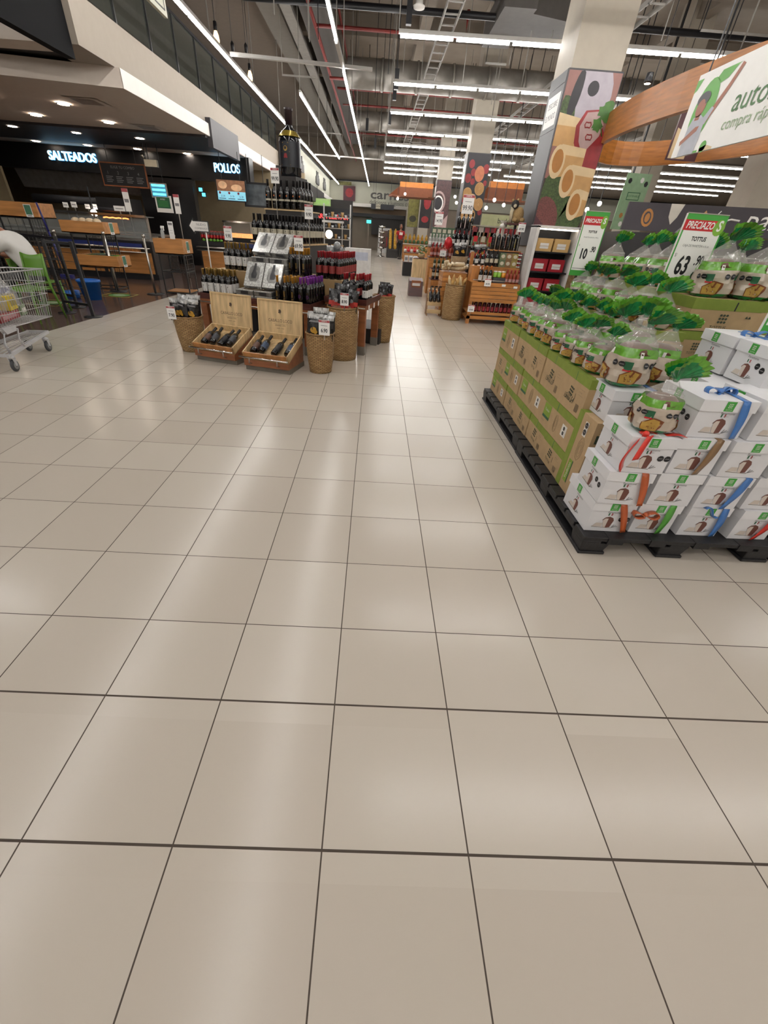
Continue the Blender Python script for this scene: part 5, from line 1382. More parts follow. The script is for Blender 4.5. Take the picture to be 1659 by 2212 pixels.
def table(label, u0, u1, v0, v1, h, tray=True, legs=None):
    t = thing('display_table', label, 'display table', D(u0, v0), TH)
    w_, d = u1 - u0, v1 - v0
    MB().box(0, w_, 0, d, h - .09, h - .03, CHERRY).build('apron', t)
    MB().box(-.01, w_ + .01, -.01, d + .01, h - .03, h - .005, CHERRYD).build('table_top', t, bevel=.003)
    if tray: MB().box(-.01, w_ + .01, -.012, .004, h - .005, h + .035, CHERRYD).box(w_ - .004, w_ + .012, -.01, d + .01, h - .005, h + .035, CHERRYD).box(-.012, .004, -.01, d + .01, h - .005, h + .035, CHERRYD).build('tray_rim', t)
    for a, b in (legs or ((0, 0), (w_ - .09, 0), (0, d - .06), (w_ - .09, d - .06))):
        l = MB().box(a, a + .09, b, b + .06, .11, h - .09, CHERRY).build('leg', t)
        MB().box(a - .002, a + .092, b - .002, b + .062, 0, .11, LEGM).build('leg_shoe', l)
    MB().tube([(0, -.03, h - .06), (w_, -.03, h - .06)], .008, STEEL, 6).build('price_rail', t)
    return t
T1 = table('long dark wooden table under the purple, silver and white-label bottles', -2.12, -.59, -.36, .45, .57)
T2 = table('right-hand wooden table with dark red tray and red-necked bottles', -.62 + .08, 0, 0, .68, .63)
tag(MB().box(0, .55, 0, .7, 0, .2, DARKW).build('table_inner_box', loc=D(-.53, .7), rz=TH), 'dark low box between the legs of the right table', 'box')
# risers
RB = mat('riser_board', '9a7d55', .6, var=.1)
tag(MB().box(0, 1.27, 0, .5, 0, .283, PINEX).box(-.005, 1.275, -.008, 0, .0, .283, RB).build('riser', loc=D(-2.08, -.02, .567), rz=TH), 'pale wooden riser box behind the front bottles on the long table', 'riser')
tag(MB().box(0, .38, 0, .82, 0, .195, PINEX).box(-.004, .382, -.004, .0, 0, .195, RB).build('riser', loc=D(-.79, .26, .628), rz=TH), 'pale wooden riser under the red-label bottles on the right table', 'riser')
tag(MB().box(0, .72, 0, .86, 0, 1.155, DARKW).build('tower_base', loc=D(-1.77, .52, 0), rz=TH), 'dark tall plinth in the middle of the wine island', 'plinth')
tag(MB().box(0, .25, 0, .5, 0, .84, DARKW).build('side_plinth', loc=D(-2.08, .52, 0), rz=TH), 'dark plinth under the rear left white-label bottles', 'plinth')
# front row on the long table
grid('purple', -.735, -.29, .572, 2, 6, .095, .088, where='front right of long table')
grid('amber', -1.04, -.29, .572, 3, 3, .1, .09, where='front of long table')
grid('white', -2.06, -.29, .572, 5, 3, .088, .08, where='front left of long table')
# gift sets
SILV = mat('silver_foil_box', 'd2d1cd', .22, .35, var=.45, scale=60); SILVE = mat('silver_edge', '8e8c88', .25, .6, var=.3, scale=40); SETP = mat('set_print', '2a292b', .3)
def mk_set():
    t = thing('wine_gift_set', '', 'gift set')
    MB().box(0, .24, 0, .3, 0, .05, SILVE).build('box_body', t, bevel=.004)
    m_ = MB().box(.004, .236, .004, .296, .05, .056, SILV).box(.07, .17, -.002, .0, .008, .045, SETP)
    m_.poly([(.05, .1), (.08, .06), (.16, .06), (.19, .1), (.19, .22), (.16, .25), (.08, .25), (.05, .22)], SILVE, None, .057)
    m_.poly([(.09, .1), (.15, .1), (.16, .15), (.13, .2), (.1, .2), (.08, .15)], SETP, None, .0575)
    m_.poly([(.1, .2), (.14, .2), (.135, .28), (.105, .28)], SETP, None, .058)
    m_.build('foil_front', t)
    return t
SETP_ = Proto(mk_set)
k = 0
for u, v, z, n, nm in ((-1.60, -.33, .572, 2, 'lower left'), (-1.35, -.33, .572, 2, 'lower right'), (-1.52, -.02, .853, 3, 'upper left'), (-1.27, -.02, .853, 3, 'upper right')):
    for j in range(n):
        SETP_.put('flat silver gift set, %s pile, %s from the bottom' % (nm, ORD[j]), D(u, v, z + j * .058), TH, 'silver gift sets')
    SETP_.put('silver gift set tilted up on top of the %s pile' % nm, D(u + (.1 if nm[0] == 'l' else 0), v + .07, z + n * .058 + .01), (1.0 if nm[0] == 'l' else .75, 0, TH), 'silver gift sets')
# second level
grid('white', -1.93, .08, .853, 4, 2, .09, .085, where='on the rear left riser')
grid('amber', -1.0, .04, .853, 3, 3, .085, .085, where='on the riser')
grid('red', -.745, .31, .825, 4, 8, .092, .09, where='on the right riser', only=lambda i, j: j < 3 or i > 1)
# right table
grid('plain', -.12, .07, .633, 2, 3, .083, .1, where='corner of right table', only=lambda i, j: i == 1 or j > 0)
grid('red', -.30, .06, .633, 3, 3, .083, .085, where='front of right table', only=lambda i, j: i < 3 and j < 2)
# tower levels
tag(MB().box(0, .76, 0, .92, 0, .018, PINEX).build('shelf_board', loc=D(-1.80, .49, 1.157), rz=TH), 'thin wooden board carrying the lower bottle tier of the tower', 'board')
grid('cream', -1.745, .54, 1.177, 8, 8, .093, .105, where='lower tower tier', only=lambda i, j: j == 0 or i == 7 or j == 1)
tag(MB().box(0, .52, 0, .6, 0, .35, DARKW).box(-.01, .53, -.01, .61, .35, .365, PINEX).build('tower_base', loc=D(-1.66, .71, 1.177), rz=TH), 'dark inner block under the upper bottle tier of the tower', 'plinth')
grid('band', -1.62, .75, 1.543, 6, 4, .0915, .1, where='upper tower tier', only=lambda i, j: j == 0 or i > 3, grp='upper tower bottles')
tag(MB().box(0, .33, 0, .36, 0, .35, DARKW).build('tower_base', loc=D(-1.58, .82, 1.543), rz=TH), 'dark block under the giant bottle', 'plinth')
# giant display bottle
t = thing('giant_bottle', 'giant dark display bottle standing on top of the wine tower', 'giant bottle', D(-1.40, 1.0, 1.895), TH)
gl2 = mat('giant_glass', '101317', .07, spec=.8)
t.scale = (1.27, 1.27, .97)
MB().lathe([(.001, .01), (.1, 0), (.108, .015), (.108, .36), (.1, .42), (.07, .465), (.04, .5), (.034, .53), (.033, .56)], gl2, 24).build('bottle_glass', t)
MB().lathe([(.035, .52), (.036, .655), (.041, .66), (.041, .69), (.0, .695)], mat('wine_capsule', '2a1c20', .4), 16).build('neck_capsule', t)
m_ = MB().lathe([(.1085, .1), (.1085, .36)], mat('giant_label', '11141d', .35, var=.1), 24, caps=False)
def cy2(pts, m, off=.11): m_.add([(off * sin(x / off), -off * cos(x / off), z) for x, z in pts], [tuple(range(len(pts)))], m)
cy2([(.022 * cos(q * PI / 5), .285 + .028 * sin(q * PI / 5)) for q in range(10)], GOLD); cy2([(.012 * cos(q * PI / 5), .29 + .016 * sin(q * PI / 5)) for q in range(10)], INK, .111)
cy2([(-.035, .335), (.035, .335), (.03, .345), (-.03, .345)], GOLD); cy2([(-.045, .25), (.045, .25), (.045, .254), (-.045, .254)], GOLD); cy2([(-.02, .19), (.02, .19), (.012, .235), (-.012, .235)], TOM)
cy2([(-.05, .12), (.05, .12), (.05, .123), (-.05, .123)], GOLD)
m_.build('label', t)
MB().lathe([(.1086, .41), (.103, .425), (.072, .468)], mat('gold_swirl', '8e7a2e', .25, .5), 24, caps=False).build('shoulder_trim', t)
# price cards
def card(label, p, big, rz=TH, w_=.11, h_=.15, stem=.12, grp='small price cards', drop=0):
    t = thing('price_card', label, 'price card', (p[0], p[1], p[2]), rz)
    m_ = MB().box(-w_ / 2, w_ / 2, 0, .003, stem, stem + h_, PAPER)
    M = FR(0, -.001, stem); m_.rect(-w_ / 2, w_ / 2, h_ * .84, h_ * .98, mat('card_red', 'a8474c', .5), M); m_.text('OFERTA', h_ * .13, PAPER, M, 0, h_ * .91, .0005, sx=.8)
    m_.text(big, h_ * .36, INK, M, 0, h_ * .3, .0005, sx=.8, off=.001); m_.rect(-w_ * .3, w_ * .3, h_ * .62, h_ * .65, GRYINK, M, .0005)
    m_.build('card', t); MB().box(-.004, .004, .003, .008, -drop, stem + .03, STEEL).build('stem', t)
    return t
for (px, py, Y, b, lb, st) in ((594, 385, 6.05, '99.90', 'white price card beside the giant bottle base', .22), (667, 463, 5.9, '9.90', 'white price card at the right of the upper tower tier', .3), (493, 509, 5.75, '9.90', 'pink-topped price card above the rear left white-label bottles', .0),
                               (645, 531, 5.15, '69.90', 'price card above the tilted silver gift sets', .1)):
    p = at(px, py, Y); card(lb, (p.x, p.y, p.z - .12 - .05), b, stem=.12, drop=.02 + st)
# ---- CABALLO LOCO crates
def crate(label, p, rz, tilt_l=.0):
    t = thing('wine_crate', label, 'wine crate', (p[0], p[1], 0), rz)
    MB().box(.0, .535, .03, .44, 0, .055, mat('grey_plinth', '6e675c', .6)).build('plinth', t)
    # sloping tray: front low, back high
    s = .34; L_ = .44; W_ = .535; h0 = .12; hh = .085
    m_ = MB(); a = Matrix.Translation((0, -.0, h0)) @ Matrix.Rotation(s, 4, 'X')
    m_.box(0, W_, 0, L_, 0, .012, PINE, a)
    m_.build('tray_floor', t)
    m_ = MB().box(0, W_, 0, .014, 0, hh, OAKV, a).build('front_board', t)
    MB().box(0, .014, 0, L_, 0, hh, PINE, a).build('side_board', t); MB().box(W_ - .014, W_, 0, L_, 0, hh, PINE, a).build('side_board', t)
    MB().box(0, W_, L_ - .014, L_, 0, hh, PINE, a).build('back_board', t)
    m_ = MB().hexa([(.0, .0, .055), (W_, .0, .055), (W_, .42, .055), (0, .42, .055)], [(.0, .0, h0), (W_, .0, h0), (W_, .415, h0 + .14), (0, .415, h0 + .14)], CHERRY); m_.build('wedge_base', t)
    m_ = MB().tube([(-.03, -.045, .155), (W_ + .01, -.045, .155)], .009, CHROME, 8)
    for x in (.09, .42): m_.tube([(x, -.045, .155), (x, -.05, .1), (x, .0, .08)], .006, STEEL, 6)
    m_.build('towel_rail', t)
    lx = MB(); b = Matrix.Translation((0, L_ * cos(s), h0 + L_ * sin(s) + hh * .5)) @ Matrix.Rotation(-.08, 4, 'X')
    lx.box(0, W_, 0, .016, 0, .375, PINE, b).box(0, W_, -.012, 0, 0, .014, PINEX, b).box(0, W_, -.012, 0, .361, .375, PINEX, b).box(0, .014, -.012, 0, .014, .361, PINE, b).box(W_ - .014, W_, -.012, 0, .014, .361, PINE, b)
    M = b @ FR(W_ / 2, -.0006, 0); BR = mat('burnt_print', '4a3a2c', .6, var=0)
    lx.text('CABALLO LOCO', .046, BR, M, 0, .16, .0005, fitw=.29); lx.rect(-.09, .09, .128, .1295, BR, M); lx.text('GRAND CRU', .022, BR, M, 0, .112, .0005); lx.text('MAIPO · CHILE', .014, BR, M, 0, .08, .0005)
    lx.poly([(-.018, .24), (-.004, .243), (-.002, .232), (.008, .228), (.003, .238), (.014, .25), (.014, .268), (.004, .28), (-.014, .277), (-.02, .265), (-.01, .262), (-.02, .255)], BR, M, .0005)
    lx.build('lid', t)
    return t, Matrix.Translation((p[0], p[1], 0)) @ RZ(rz) @ a
def mk_mini(c):
    def f():
        t = thing('wine_bottle', '', 'wine bottle')
        T_ = Matrix.Identity(4)
        MB().lathe([(.001, .004), (.034, .0), (.0375, .006), (.0375, .165), (.034, .185), (.0155, .215), (.0145, .26)], GLASSB, 14).build('bottle_glass', t)
        MB().lathe([(.0155, .22), (.016, .285), (.017, .295), (.0, .3)], BLKF, 10).build('neck_capsule', t)
        m_ = MB(); m_.lathe([(.0382, .05), (.0382, .14)], c, 14, caps=False); m_.build('label', t)
        MB().lathe([(.016, .24), (.034, .242), (.034, .25), (.016, .252)], BLKF, 12, M=Matrix.Translation((0, 0, 0)) @ Matrix.Rotation(.35, 4, 'X') @ TR(0, -.07, 0)).tube([(.014, 0, .25), (.045, -.01, .2), (.03, -.02, .15)], .003, GOLD, 4).build('neck_tag', t)
        return t
    return f
MINI = [Proto(mk_mini(mat(n, h, .4, var=.25, scale=60))) for n, h in (('lab_copper', '5f4236'), ('lab_grey', '3e4046'), ('lab_blue', '36465f'), ('lab_black', '16161a'))]
cA, MA = crate('open wooden CABALLO LOCO crate, left one, brighter vertical-grain lid', (-1.995, 4.575), -.30)
cB, MBx = crate('open wooden CABALLO LOCO crate, right one, beside the crisps basket', (-1.345, 4.30), -.235)
for Mx, nm, lst in ((MA, 'left crate', ((.07, 0), (.17, 1), (.29, 3), (.39, 1))), (MBx, 'right crate', ((.06, 0), (.15, 2), (.31, 3), (.46, 2)))):
    for i, (x, v) in enumerate(lst):
        o = MINI[v].put('dark wine bottle lying in the %s, %s from the left' % (nm, ORD[i]), (0, 0, 0), 0, 'bottles lying in the %s' % nm)
        X_ = Mx @ TR(x + .03, .07 + .02 * (i % 2), .052) @ Matrix.Rotation(-PI / 2 + .06, 4, 'X') @ Matrix.Rotation(rw.uniform(-.1, .12), 4, 'Y') @ Matrix.Rotation(PI, 4, 'Z')
        o.matrix_world = X_
    p = Mx @ Vector((.27, .3, .03))
    m_ = MB(); rr = random.Random(3)
    for k in range(60):
        x, y = rr.uniform(-.22, .22), rr.uniform(-.1, .1); a = rr.uniform(0, PI)
        m_.tube([(x, y, rr.uniform(0, .02)), (x + .02 * cos(a), y + .02 * sin(a), rr.uniform(.0, .03)), (x + .04 * cos(a + .8), y + .03 * sin(a), rr.uniform(0, .02))], .0012, PINEX, 3)
    tag(m_.build('wood_wool', loc=p, rz=TH), 'curly wood wool behind the bottles in the %s' % nm, 'packing straw', kind='stuff')
# ---- wicker baskets
def wicker():
    m = bpy.data.materials.new('wicker_weave'); m.use_nodes = True; nt = m.node_tree; N = nt.nodes; L = nt.links; b = N['Principled BSDF']
    tc = N.new('ShaderNodeTexCoord'); mp = N.new('ShaderNodeMapping'); L.new(tc.outputs['UV'], mp.inputs[0]); mp.inputs['Scale'].default_value = (1, 1, 1)
    bt = N.new('ShaderNodeTexBrick'); bt.inputs['Scale'].default_value = 1; bt.offset = .5
    bt.inputs['Brick Width'].default_value = .045; bt.inputs['Row Height'].default_value = .015; bt.inputs['Mortar Size'].default_value = .003; bt.inputs['Mortar Smooth'].default_value = .6
    bt.inputs['Color1'].default_value = hx('bd9a68') + (1,); bt.inputs['Color2'].default_value = hx('a07c4e') + (1,); bt.inputs['Mortar'].default_value = hx('4f3922') + (1,)
    L.new(mp.outputs[0], bt.inputs[0]); L.new(bt.outputs[0], b.inputs['Base Color']); b.inputs['Roughness'].default_value = .6
    bp = N.new('ShaderNodeBump'); bp.inputs['Distance'].default_value = .006; bp.invert = True; L.new(bt.outputs[1], bp.inputs['Height']); L.new(bp.outputs[0], b.inputs['Normal'])
    return m
WK = wicker()
def basket(label, p, h, rb_, rt, tiltx=0):
    t = thing('wicker_basket', label, 'basket', (p[0], p[1], 0))
    n = 40; prof = [(rb_, 0), (rb_ * 1.04, h * .1), ((rb_ + rt) / 2 * 1.03, h * .5), (rt, h)]
    ns = 12; vs_ = []; uv = []
    for i in range(ns + 1):
        s = i / ns; r = rb_ + (rt - rb_) * s + .01 * sin(s * PI)
        for k in range(n + 1):
            a = 2 * PI * k / n; vs_.append((r * cos(a), r * sin(a), h * s)); uv.append((a * (rb_ + rt) / 2, h * s))
    fs = [(i * (n + 1) + k, i * (n + 1) + k + 1, (i + 1) * (n + 1) + k + 1, (i + 1) * (n + 1) + k) for i in range(ns) for k in range(n)]
    m_ = MB().add(vs_, fs, WK, True)
    ob = m_.build('basket_body', t)
    ul = ob.data.uv_layers.new(name='UVMap')
    for l in ob.data.loops: ul.data[l.index].uv = uv[l.vertex_index]
    ob.modifiers.new('thickness', 'SOLIDIFY').thickness = .012
    m_ = MB(); 
    for q in range(2):
        m_.tube([((rt + .002) * cos(2 * PI * k / 32), (rt + .002) * sin(2 * PI * k / 32), h + .004 * sin(k * 1.57 + q * PI)) for k in range(32)], .0075, mat('cane_rim', '8a6a42', .6, var=.2), 6, True)
    m_.build('braided_rim', t)
    MB().lathe([(.0, .01), (rb_ * .98, .01)], mat('cane_dark', '4a3520', .7), 24, caps=False).build('basket_floor', t)
    return t
basket('narrow wicker basket of crisp packets in front, right of the crates', (-.505, 4.43), .42, .125, .155)
basket('large wicker basket holding black snack bags, in front of the right table', (-.30, 5.06), .60, .175, .185)
basket('wicker basket standing behind the right table end', (.215, 6.13), .62, .13, .16)
basket('wicker basket at the far left of the crates with crisp packets', (-2.18, 5.0), .40, .13, .17)
# crisp packets
CR1 = mat('crisp_black', '1c1b1d', .25, coat=.4, bump=.4, scale=14); CR2 = mat('crisp_silver', 'a9a8a6', .25, .3, var=.3, scale=30); CR3 = mat('crisp_yellow', 'c08f28', .35, var=.3); CR4 = mat('crisp_red', 'a8312a', .35)
def packet_maker(kind):
    def f():
        t = thing('crisp_packet', '', 'snack packet')
        W_, H_ = .15, .23
        nx, nz = 8, 10
        for side in (1,):
            m_ = MB(); vs_ = []
            for sgn in (-1, 1):
                for j in range(nz + 1):
                    for i in range(nx + 1):
                        x = -W_ / 2 + W_ * i / nx; z = H_ * j / nz
                        th = .032 * (sin(PI * i / nx) ** .6) * (sin(PI * min(1, (j + .0001) / nz)) ** .5)
                        vs_.append((x * (1 - .06 * sin(PI * j / nz)), sgn * th + .002 * sgn + .004 * sin(i * 2.1 + j), z))
            S_ = (nx + 1) * (nz + 1)
            for j in range(nz):
                c = CR2 if j >= nz - 2 else (CR1 if kind != 'snack' or j > 5 else CR1)
                for i in range(nx):
                    q = [j * (nx + 1) + i, j * (nx + 1) + i + 1, (j + 1) * (nx + 1) + i + 1, (j + 1) * (nx + 1) + i]
                    m_.add([vs_[k] for k in q], [(0, 1, 2, 3)], (CR1 if kind == 'snack' else c) if not (kind == 'snack' and 3 <= j <= 4) else CR4, True)
                    m_.add([vs_[k + S_] for k in q], [(3, 2, 1, 0)], CR1 if kind == 'snack' else c, True)
            m_.build('packet_body', t)
        m_ = MB(); M = FR(0, -.034, 0)
        if kind == 'crisp':
            m_.poly([(-.05, .155), (.05, .155), (.04, .17), (-.04, .17)], GRYINK, M)
            m_.ell(-.005, .085, .03, .028, CR3, M); m_.ell(.015, .07, .02, .018, CR3, M, .001)
            for k in range(7): m_.poly([(-.055 + k * .016, .186), (-.047 + k * .016, .187), (-.05 + k * .016, .21)], INK, M, .014)
        else: m_.rect(-.045, .045, .05, .085, CR4, M); m_.ell(0, .12, .03, .02, GRYINK, M)
        m_.build('packet_print', t)
        return t
    return f
CRP = Proto(packet_maker('crisp')); SNK = Proto(packet_maker('snack'))
for i, (dx, dy, z, r, tx, sc) in enumerate(((-.06, -.06, .36, -.05, -.08, 1.12), (.065, -.045, .35, -.3, -.06, 1.12), (.0, .03, .41, .1, .05, 1.12), (-.07, .06, .37, .3, .06, 1.1), (.08, .06, .38, -.2, .08, 1.1))):
    CRP.put('crisp packet with silver top in the narrow front basket, %s' % ('left front', 'right front', 'middle back, tallest', 'left back', 'right back')[i], (-.505 + dx, 4.43 + dy, z), (tx, .05, r), 'crisp packets in the front basket', sc)
for i, (dx, dy, z, r) in enumerate(((-.1, -.06, .35, .5), (-.02, -.08, .36, -.5), (.07, -.06, .35, .2), (-.06, .05, .38, -.3), (.06, .06, .38, .5))):
    CRP.put('crisp packet with silver top in the far left basket, %s along' % ORD[i], (-2.18 + dx, 5.0 + dy, z), (-.04, .1, r), 'crisp packets in the left basket', 1.05)
for i, (dx, dy, z, r, b) in enumerate(((-.1, -.07, .55, .25, -.1), (.0, -.1, .52, -.1, -.1), (.1, -.06, .55, -.4, -.06), (-.05, .05, .6, .1, .05), (.07, .05, .6, -.2, .08), (-.12, .04, .54, .8, 0))):
    SNK.put('black snack bag with red band in the large basket, %s' % ('front left', 'front middle', 'front right', 'rear middle', 'rear right', 'rear left')[i], (-.30 + dx, 5.06 + dy, z), (b, .1, r), 'black snack bags', 1.05)
for i, (dx, dy, z, r) in enumerate(((-.04, -.05, .52, -.5), (.05, -.02, .54, -.9), (.0, .07, .55, .2))):
    SNK.put('black snack bag in the basket behind the right table, %s' % ('front', 'right', 'rear')[i], (.215 + dx, 6.13 + dy, z), (-.1, .05, r), 'black snack bags behind the table', 1.0)
for k in range(4):
    tag(MB().sphere((0, 0, 0), .035, mat('brown_snack_pack', '6a3c24', .4, var=.3), 8, 6, (1.3, 1, .8)).build('small_snack_pack', loc=(-.38 + k * .05, 4.95 + .01 * k, .60)), 'small brown snack pack at the large basket rim, %s from the left' % ORD[k], 'snack packet')
card('price card clipped to the narrow front basket', (-.44, 4.25, .38), '6.90', -.2, .12, .15, .05)
card('price card standing in the large basket of black snack bags', (-.27, 4.86, .58), '8.90', -.2, .1, .13, .06)
card('price card clipped to the far left basket', (-2.30, 4.84, .33), '7.90', -.1, .1, .14, .05)
for k, (u, v) in enumerate(((.02, .06), (.02, .30), (.02, .52))):
    tag(MB().box(0, .002, 0, .05, 0, .06, PAPER).build('shelf_ticket', loc=D(u, v, .54), rz=TH), 'tiny white shelf ticket on the right table edge, %s from the front' % ORD[k], 'ticket', 'shelf tickets')
# ================================================================ RIGHT-HAND AISLE DISPLAYS
def W(x, y, z=0): return (x, y, z)
HON = wood('honey_wood', 'b5793c', .4, (1, 6, 6)); HONV = wood('honey_wood_upright', 'a9703a', .4, (6, 6, 1))
t = thing('wooden_gondola', 'slatted honey-wood gondola carrying ruby bottles low and wines on top', 'gondola', (1.86, 8.06, 0))
for x in (0, .82): MB().box(x, x + .06, 0, .06, .0, .70, HONV).build('leg', t); MB().box(x, x + .06, .54, .6, 0, 1.15, HONV).build('leg', t)
MB().box(0, .88, 0, .6, .085, .105, HON).box(0, .88, 0, .03, .105, .14, HON).build('bottom_shelf', t)
MB().box(0, .88, 0, .5, .19, .205, HON).box(0, .88, -.01, .02, .17, .215, HON).build('bottle_shelf', t)
for k in range(5): MB().box(-.0, .88, -.015, .012, .385 + k * .064, .385 + k * .064 + .056, HON).build('slat', t)
MB().box(0, .88, 0, .6, .69, .705, HON).build('top_shelf', t)
MB().box(0, .88, .25, .6, .705, .93, HONV).box(-.0, .88, .24, .6, .93, .945, HON).build('upper_step', t)
MB().box(.3, .88, .42, .6, .945, 1.19, DARKW).box(.3, .88, .4, .6, 1.19, 1.205, HON).build('back_step', t)
MB().tube([(.0, -.02, .74), (.88, -.02, .74)], .006, STEEL, 6).build('guard_rail', t)
G = 'on the slatted gondola'
def rowb(kind, x0, y, z, n, dx, where, sc=1.0, grp=None):
    for i in range(n):
        BP[kind].put('%s %s, %s from left' % (KN[kind], where, ORD[i]), (x0 + i * dx, y, z), rw.uniform(-.3, .3), grp or (KN[kind] + 's ' + where), sc)
rowb('juice', 1.92, 8.13, .207, 10, .083, 'on the gondola lower shelf', .8)
rowb('juice', 1.95, 8.24, .207, 9, .085, 'on the lower shelf second row', .8)
rowb('orange', 2.0, 8.14, .706, 3, .085, 'on the gondola top shelf', .85)
rowb('orange', 2.03, 8.23, .706, 3, .085, 'on the gondola second row', .85)
rowb('rose', 2.48, 8.12, .706, 4, .068, 'on the gondola top right', .75)
rowb('rose', 2.5, 8.2, .706, 4, .068, 'on the gondola right rear', .75)
for i in range(3):
    tag(MB().lathe([(.0, 0), (.035, .0), (.037, .01), (.037, .075), (.03, .08)], (LIMEP, LIMEP, mat('orange_jam', 'd08a28', .3))[i], 10).lathe([(.034, .08), (.034, .1), (.0, .101)], STK, 10).build('preserve_jar', loc=(2.28 + i * .075, 8.2, .79)), 'small jar with bright fruit preserve on black box, %s from left' % ORD[i], 'jar')
tag(MB().box(0, .22, 0, .16, 0, .08, DARKG).build('black_gift_case', loc=(2.24, 8.1, .708)), 'black flat gift case on the gondola top shelf', 'case')
rowb('plain', 1.93, 8.36, .947, 2, .11, 'on the gondola step, left', .8)
rowb('cream', 2.12, 8.36, .947, 3, .085, 'on the gondola step', .85)
TIN = [mat('tin_green', '59664a', .4, var=.3), mat('tin_brown', '7a5a3a', .4, var=.3), mat('tin_yellow', '8a7a3c', .4, var=.3)]
def mk_tin(i):
    def f():
        t = thing('biscuit_tin', '', 'biscuit tin')
        MB().box(0, .11, 0, .1, 0, .11, TIN[i]).build('tin_body', t); MB().ell(.055, .06, .035, .03, LABC, FR(0, -.001, 0)).rect(.01, .1, .015, .02, GOLD, FR(0, -.001, 0)).build('tin_print', t)
        return t
    return f
TINS = [Proto(mk_tin(i)) for i in range(3)]
for j in range(2):
    for i in range(3): TINS[i].put('square biscuit tin, %s column, %s layer, beside the jam jars' % (ORD[i], ORD[j]), (2.34 + i * .112, 8.33, .947 + j * .112), 0, 'biscuit tins')
JARM = mat('jam_dark', '3c1712', .2)
JARS = Proto(lambda: (lambda t: (MB().lathe([(.0, 0), (.022, 0), (.024, .01), (.024, .045), (.02, .05)], JARM, 8).build('glass', t), MB().lathe([(.0245, .012), (.0245, .035)], LABW, 8, caps=False).build('label', t), MB().lathe([(.022, .05), (.022, .06), (.0, .061)], RED, 8).build('lid', t), t)[-1])(thing('jam_jar', '', 'jar')))
for j in range(4):
    for i in range(2): JARS.put('small dark jam jar, %s column, %s layer, right end of gondola' % (ORD[i], ORD[j]), (2.695 + i * .035 - .01, 8.34, .947 + j * .0615), 0, 'stacked jam jars', .85)
rowb('dark', 2.21, 8.53, 1.206, 6, .09, 'on the gondola highest step', .95)
card('price card on the gondola front rail, showing orange-necked wine price', (2.13, 8.02, .62), '34.90', 0, .12, .12, .03, drop=.0)
card('price card at the left of the ruby bottle shelf', (1.91, 8.02, .16), '19.90', 0, .12, .12, .05)
card('price card above the tall dark bottles at gondola right', (2.66, 8.48, 1.45), '69.90', 0, .13, .14, .05, drop=.25)
for k, (x, z) in enumerate(((2.4, .66), (2.62, .64), (2.0, .9))): tag(MB().box(0, .07, 0, .002, 0, .035, PAPER).build('shelf_ticket', loc=(x, 8.037, z) if k < 2 else (x, 8.29, z)), 'tiny white ticket on the slatted gondola, %s' % ('middle', 'right end', 'upper left')[k], 'ticket')
# basket with baguettes
basket('tall wicker basket full of baguettes and breadsticks left of the gondola', (1.63, 8.45), .61, .185, .185)
BAG_ = mat('baguette', 'c09a5e', .6, var=.35, scale=12); BAGP = mat('bread_paper', 'c9b48e', .5, var=.25)
rr = random.Random(8)
for k in range(11):
    a = rr.uniform(-.6, .9); p = Vector((1.63 + rr.uniform(-.1, .1), 8.45 + rr.uniform(-.1, .1), .5))
    L_ = rr.uniform(.22, .32); d = Vector((sin(a) * .7, -.2 + rr.uniform(-.2, .3), .75)).normalized()
    m_ = MB().tube([p * 0, d * L_ * .2, d * L_ * .7, d * L_], [.012, .03, .03, .01], BAG_ if k % 3 else BAGP, 8)
    tag(m_.build('baguette', loc=p), 'baguette or wrapped breadstick in the tall wicker basket, %s one' % ORD[k], 'baguette', 'baguettes in the basket')
# slatted crate with bread bundles
t = thing('slatted_crate', 'tall slatted wooden crate heaped with wrapped bread, left of the basket', 'crate', (1.40, 8.72, 0))
MB().box(.01, .5, .01, .5, 0, .78, HONV).build('core', t)
for k in range(9): MB().box(0, .51, -.005, .51, .04 + k * .083, .04 + k * .083 + .07, HON).build('slat', t)
for k in range(16):
    x, y = 1.5 + rr.uniform(-.05, .4), 8.85 + rr.uniform(-.05, .25); z = .80 + .035 * (k // 5)
    m_ = MB().tube([(-.12, 0, 0), (-.08, 0, .005), (.08, 0, .005), (.12, 0, 0)], [.008, .035, .035, .008], BAGP if k % 2 else mat('film_bread', 'bba884', .2, var=.3, coat=.5), 8)
    tag(m_.build('wrapped_bread', loc=(x, y, z + .035), rz=rr.uniform(0, 3)), 'pale wrapped bread roll heaped on the slatted crate, %s piece' % ORD[k], 'bread', 'wrapped breads')
# slanted cardboard wine case
t = thing('slanted_display', 'slanted cardboard wine display with oval hand hole beside the slatted crate', 'wine display', (1.16, 8.62, 0))
SD = mat('brown_display', '8a6238', .6, var=.1)
for x in (0, .27): MB().prism([(0, 0), (.35, 0), (.35, .42), (.22, .42)], x, x + .012, SD, Matrix(((0, 0, 1, 0), (1, 0, 0, 0), (0, 1, 0, 0), (0, 0, 0, 1)))).build('side_panel', t)
for k in range(3): MB().box(0, .28, .02 + k * .07, .05 + k * .07, .05 + k * .13, .12 + k * .13, PINEX).build('slat', t)
MB().ell(0, 0, .03, .06, DARKW, Matrix(((0, 0, 1, .2825), (1, 0, 0, .25), (0, 1, 0, .16), (0, 0, 0, 1)))).build('hand_hole', t)
for k in range(3):
    o = MINI[3].put('black bottle lying on the slanted display, %s from the left' % ORD[k], (0, 0, 0), 0, 'bottles on the slanted display')
    o.matrix_world = TR(1.22 + k * .08, 8.68, .27) @ Matrix.Rotation(-.75, 4, 'X')
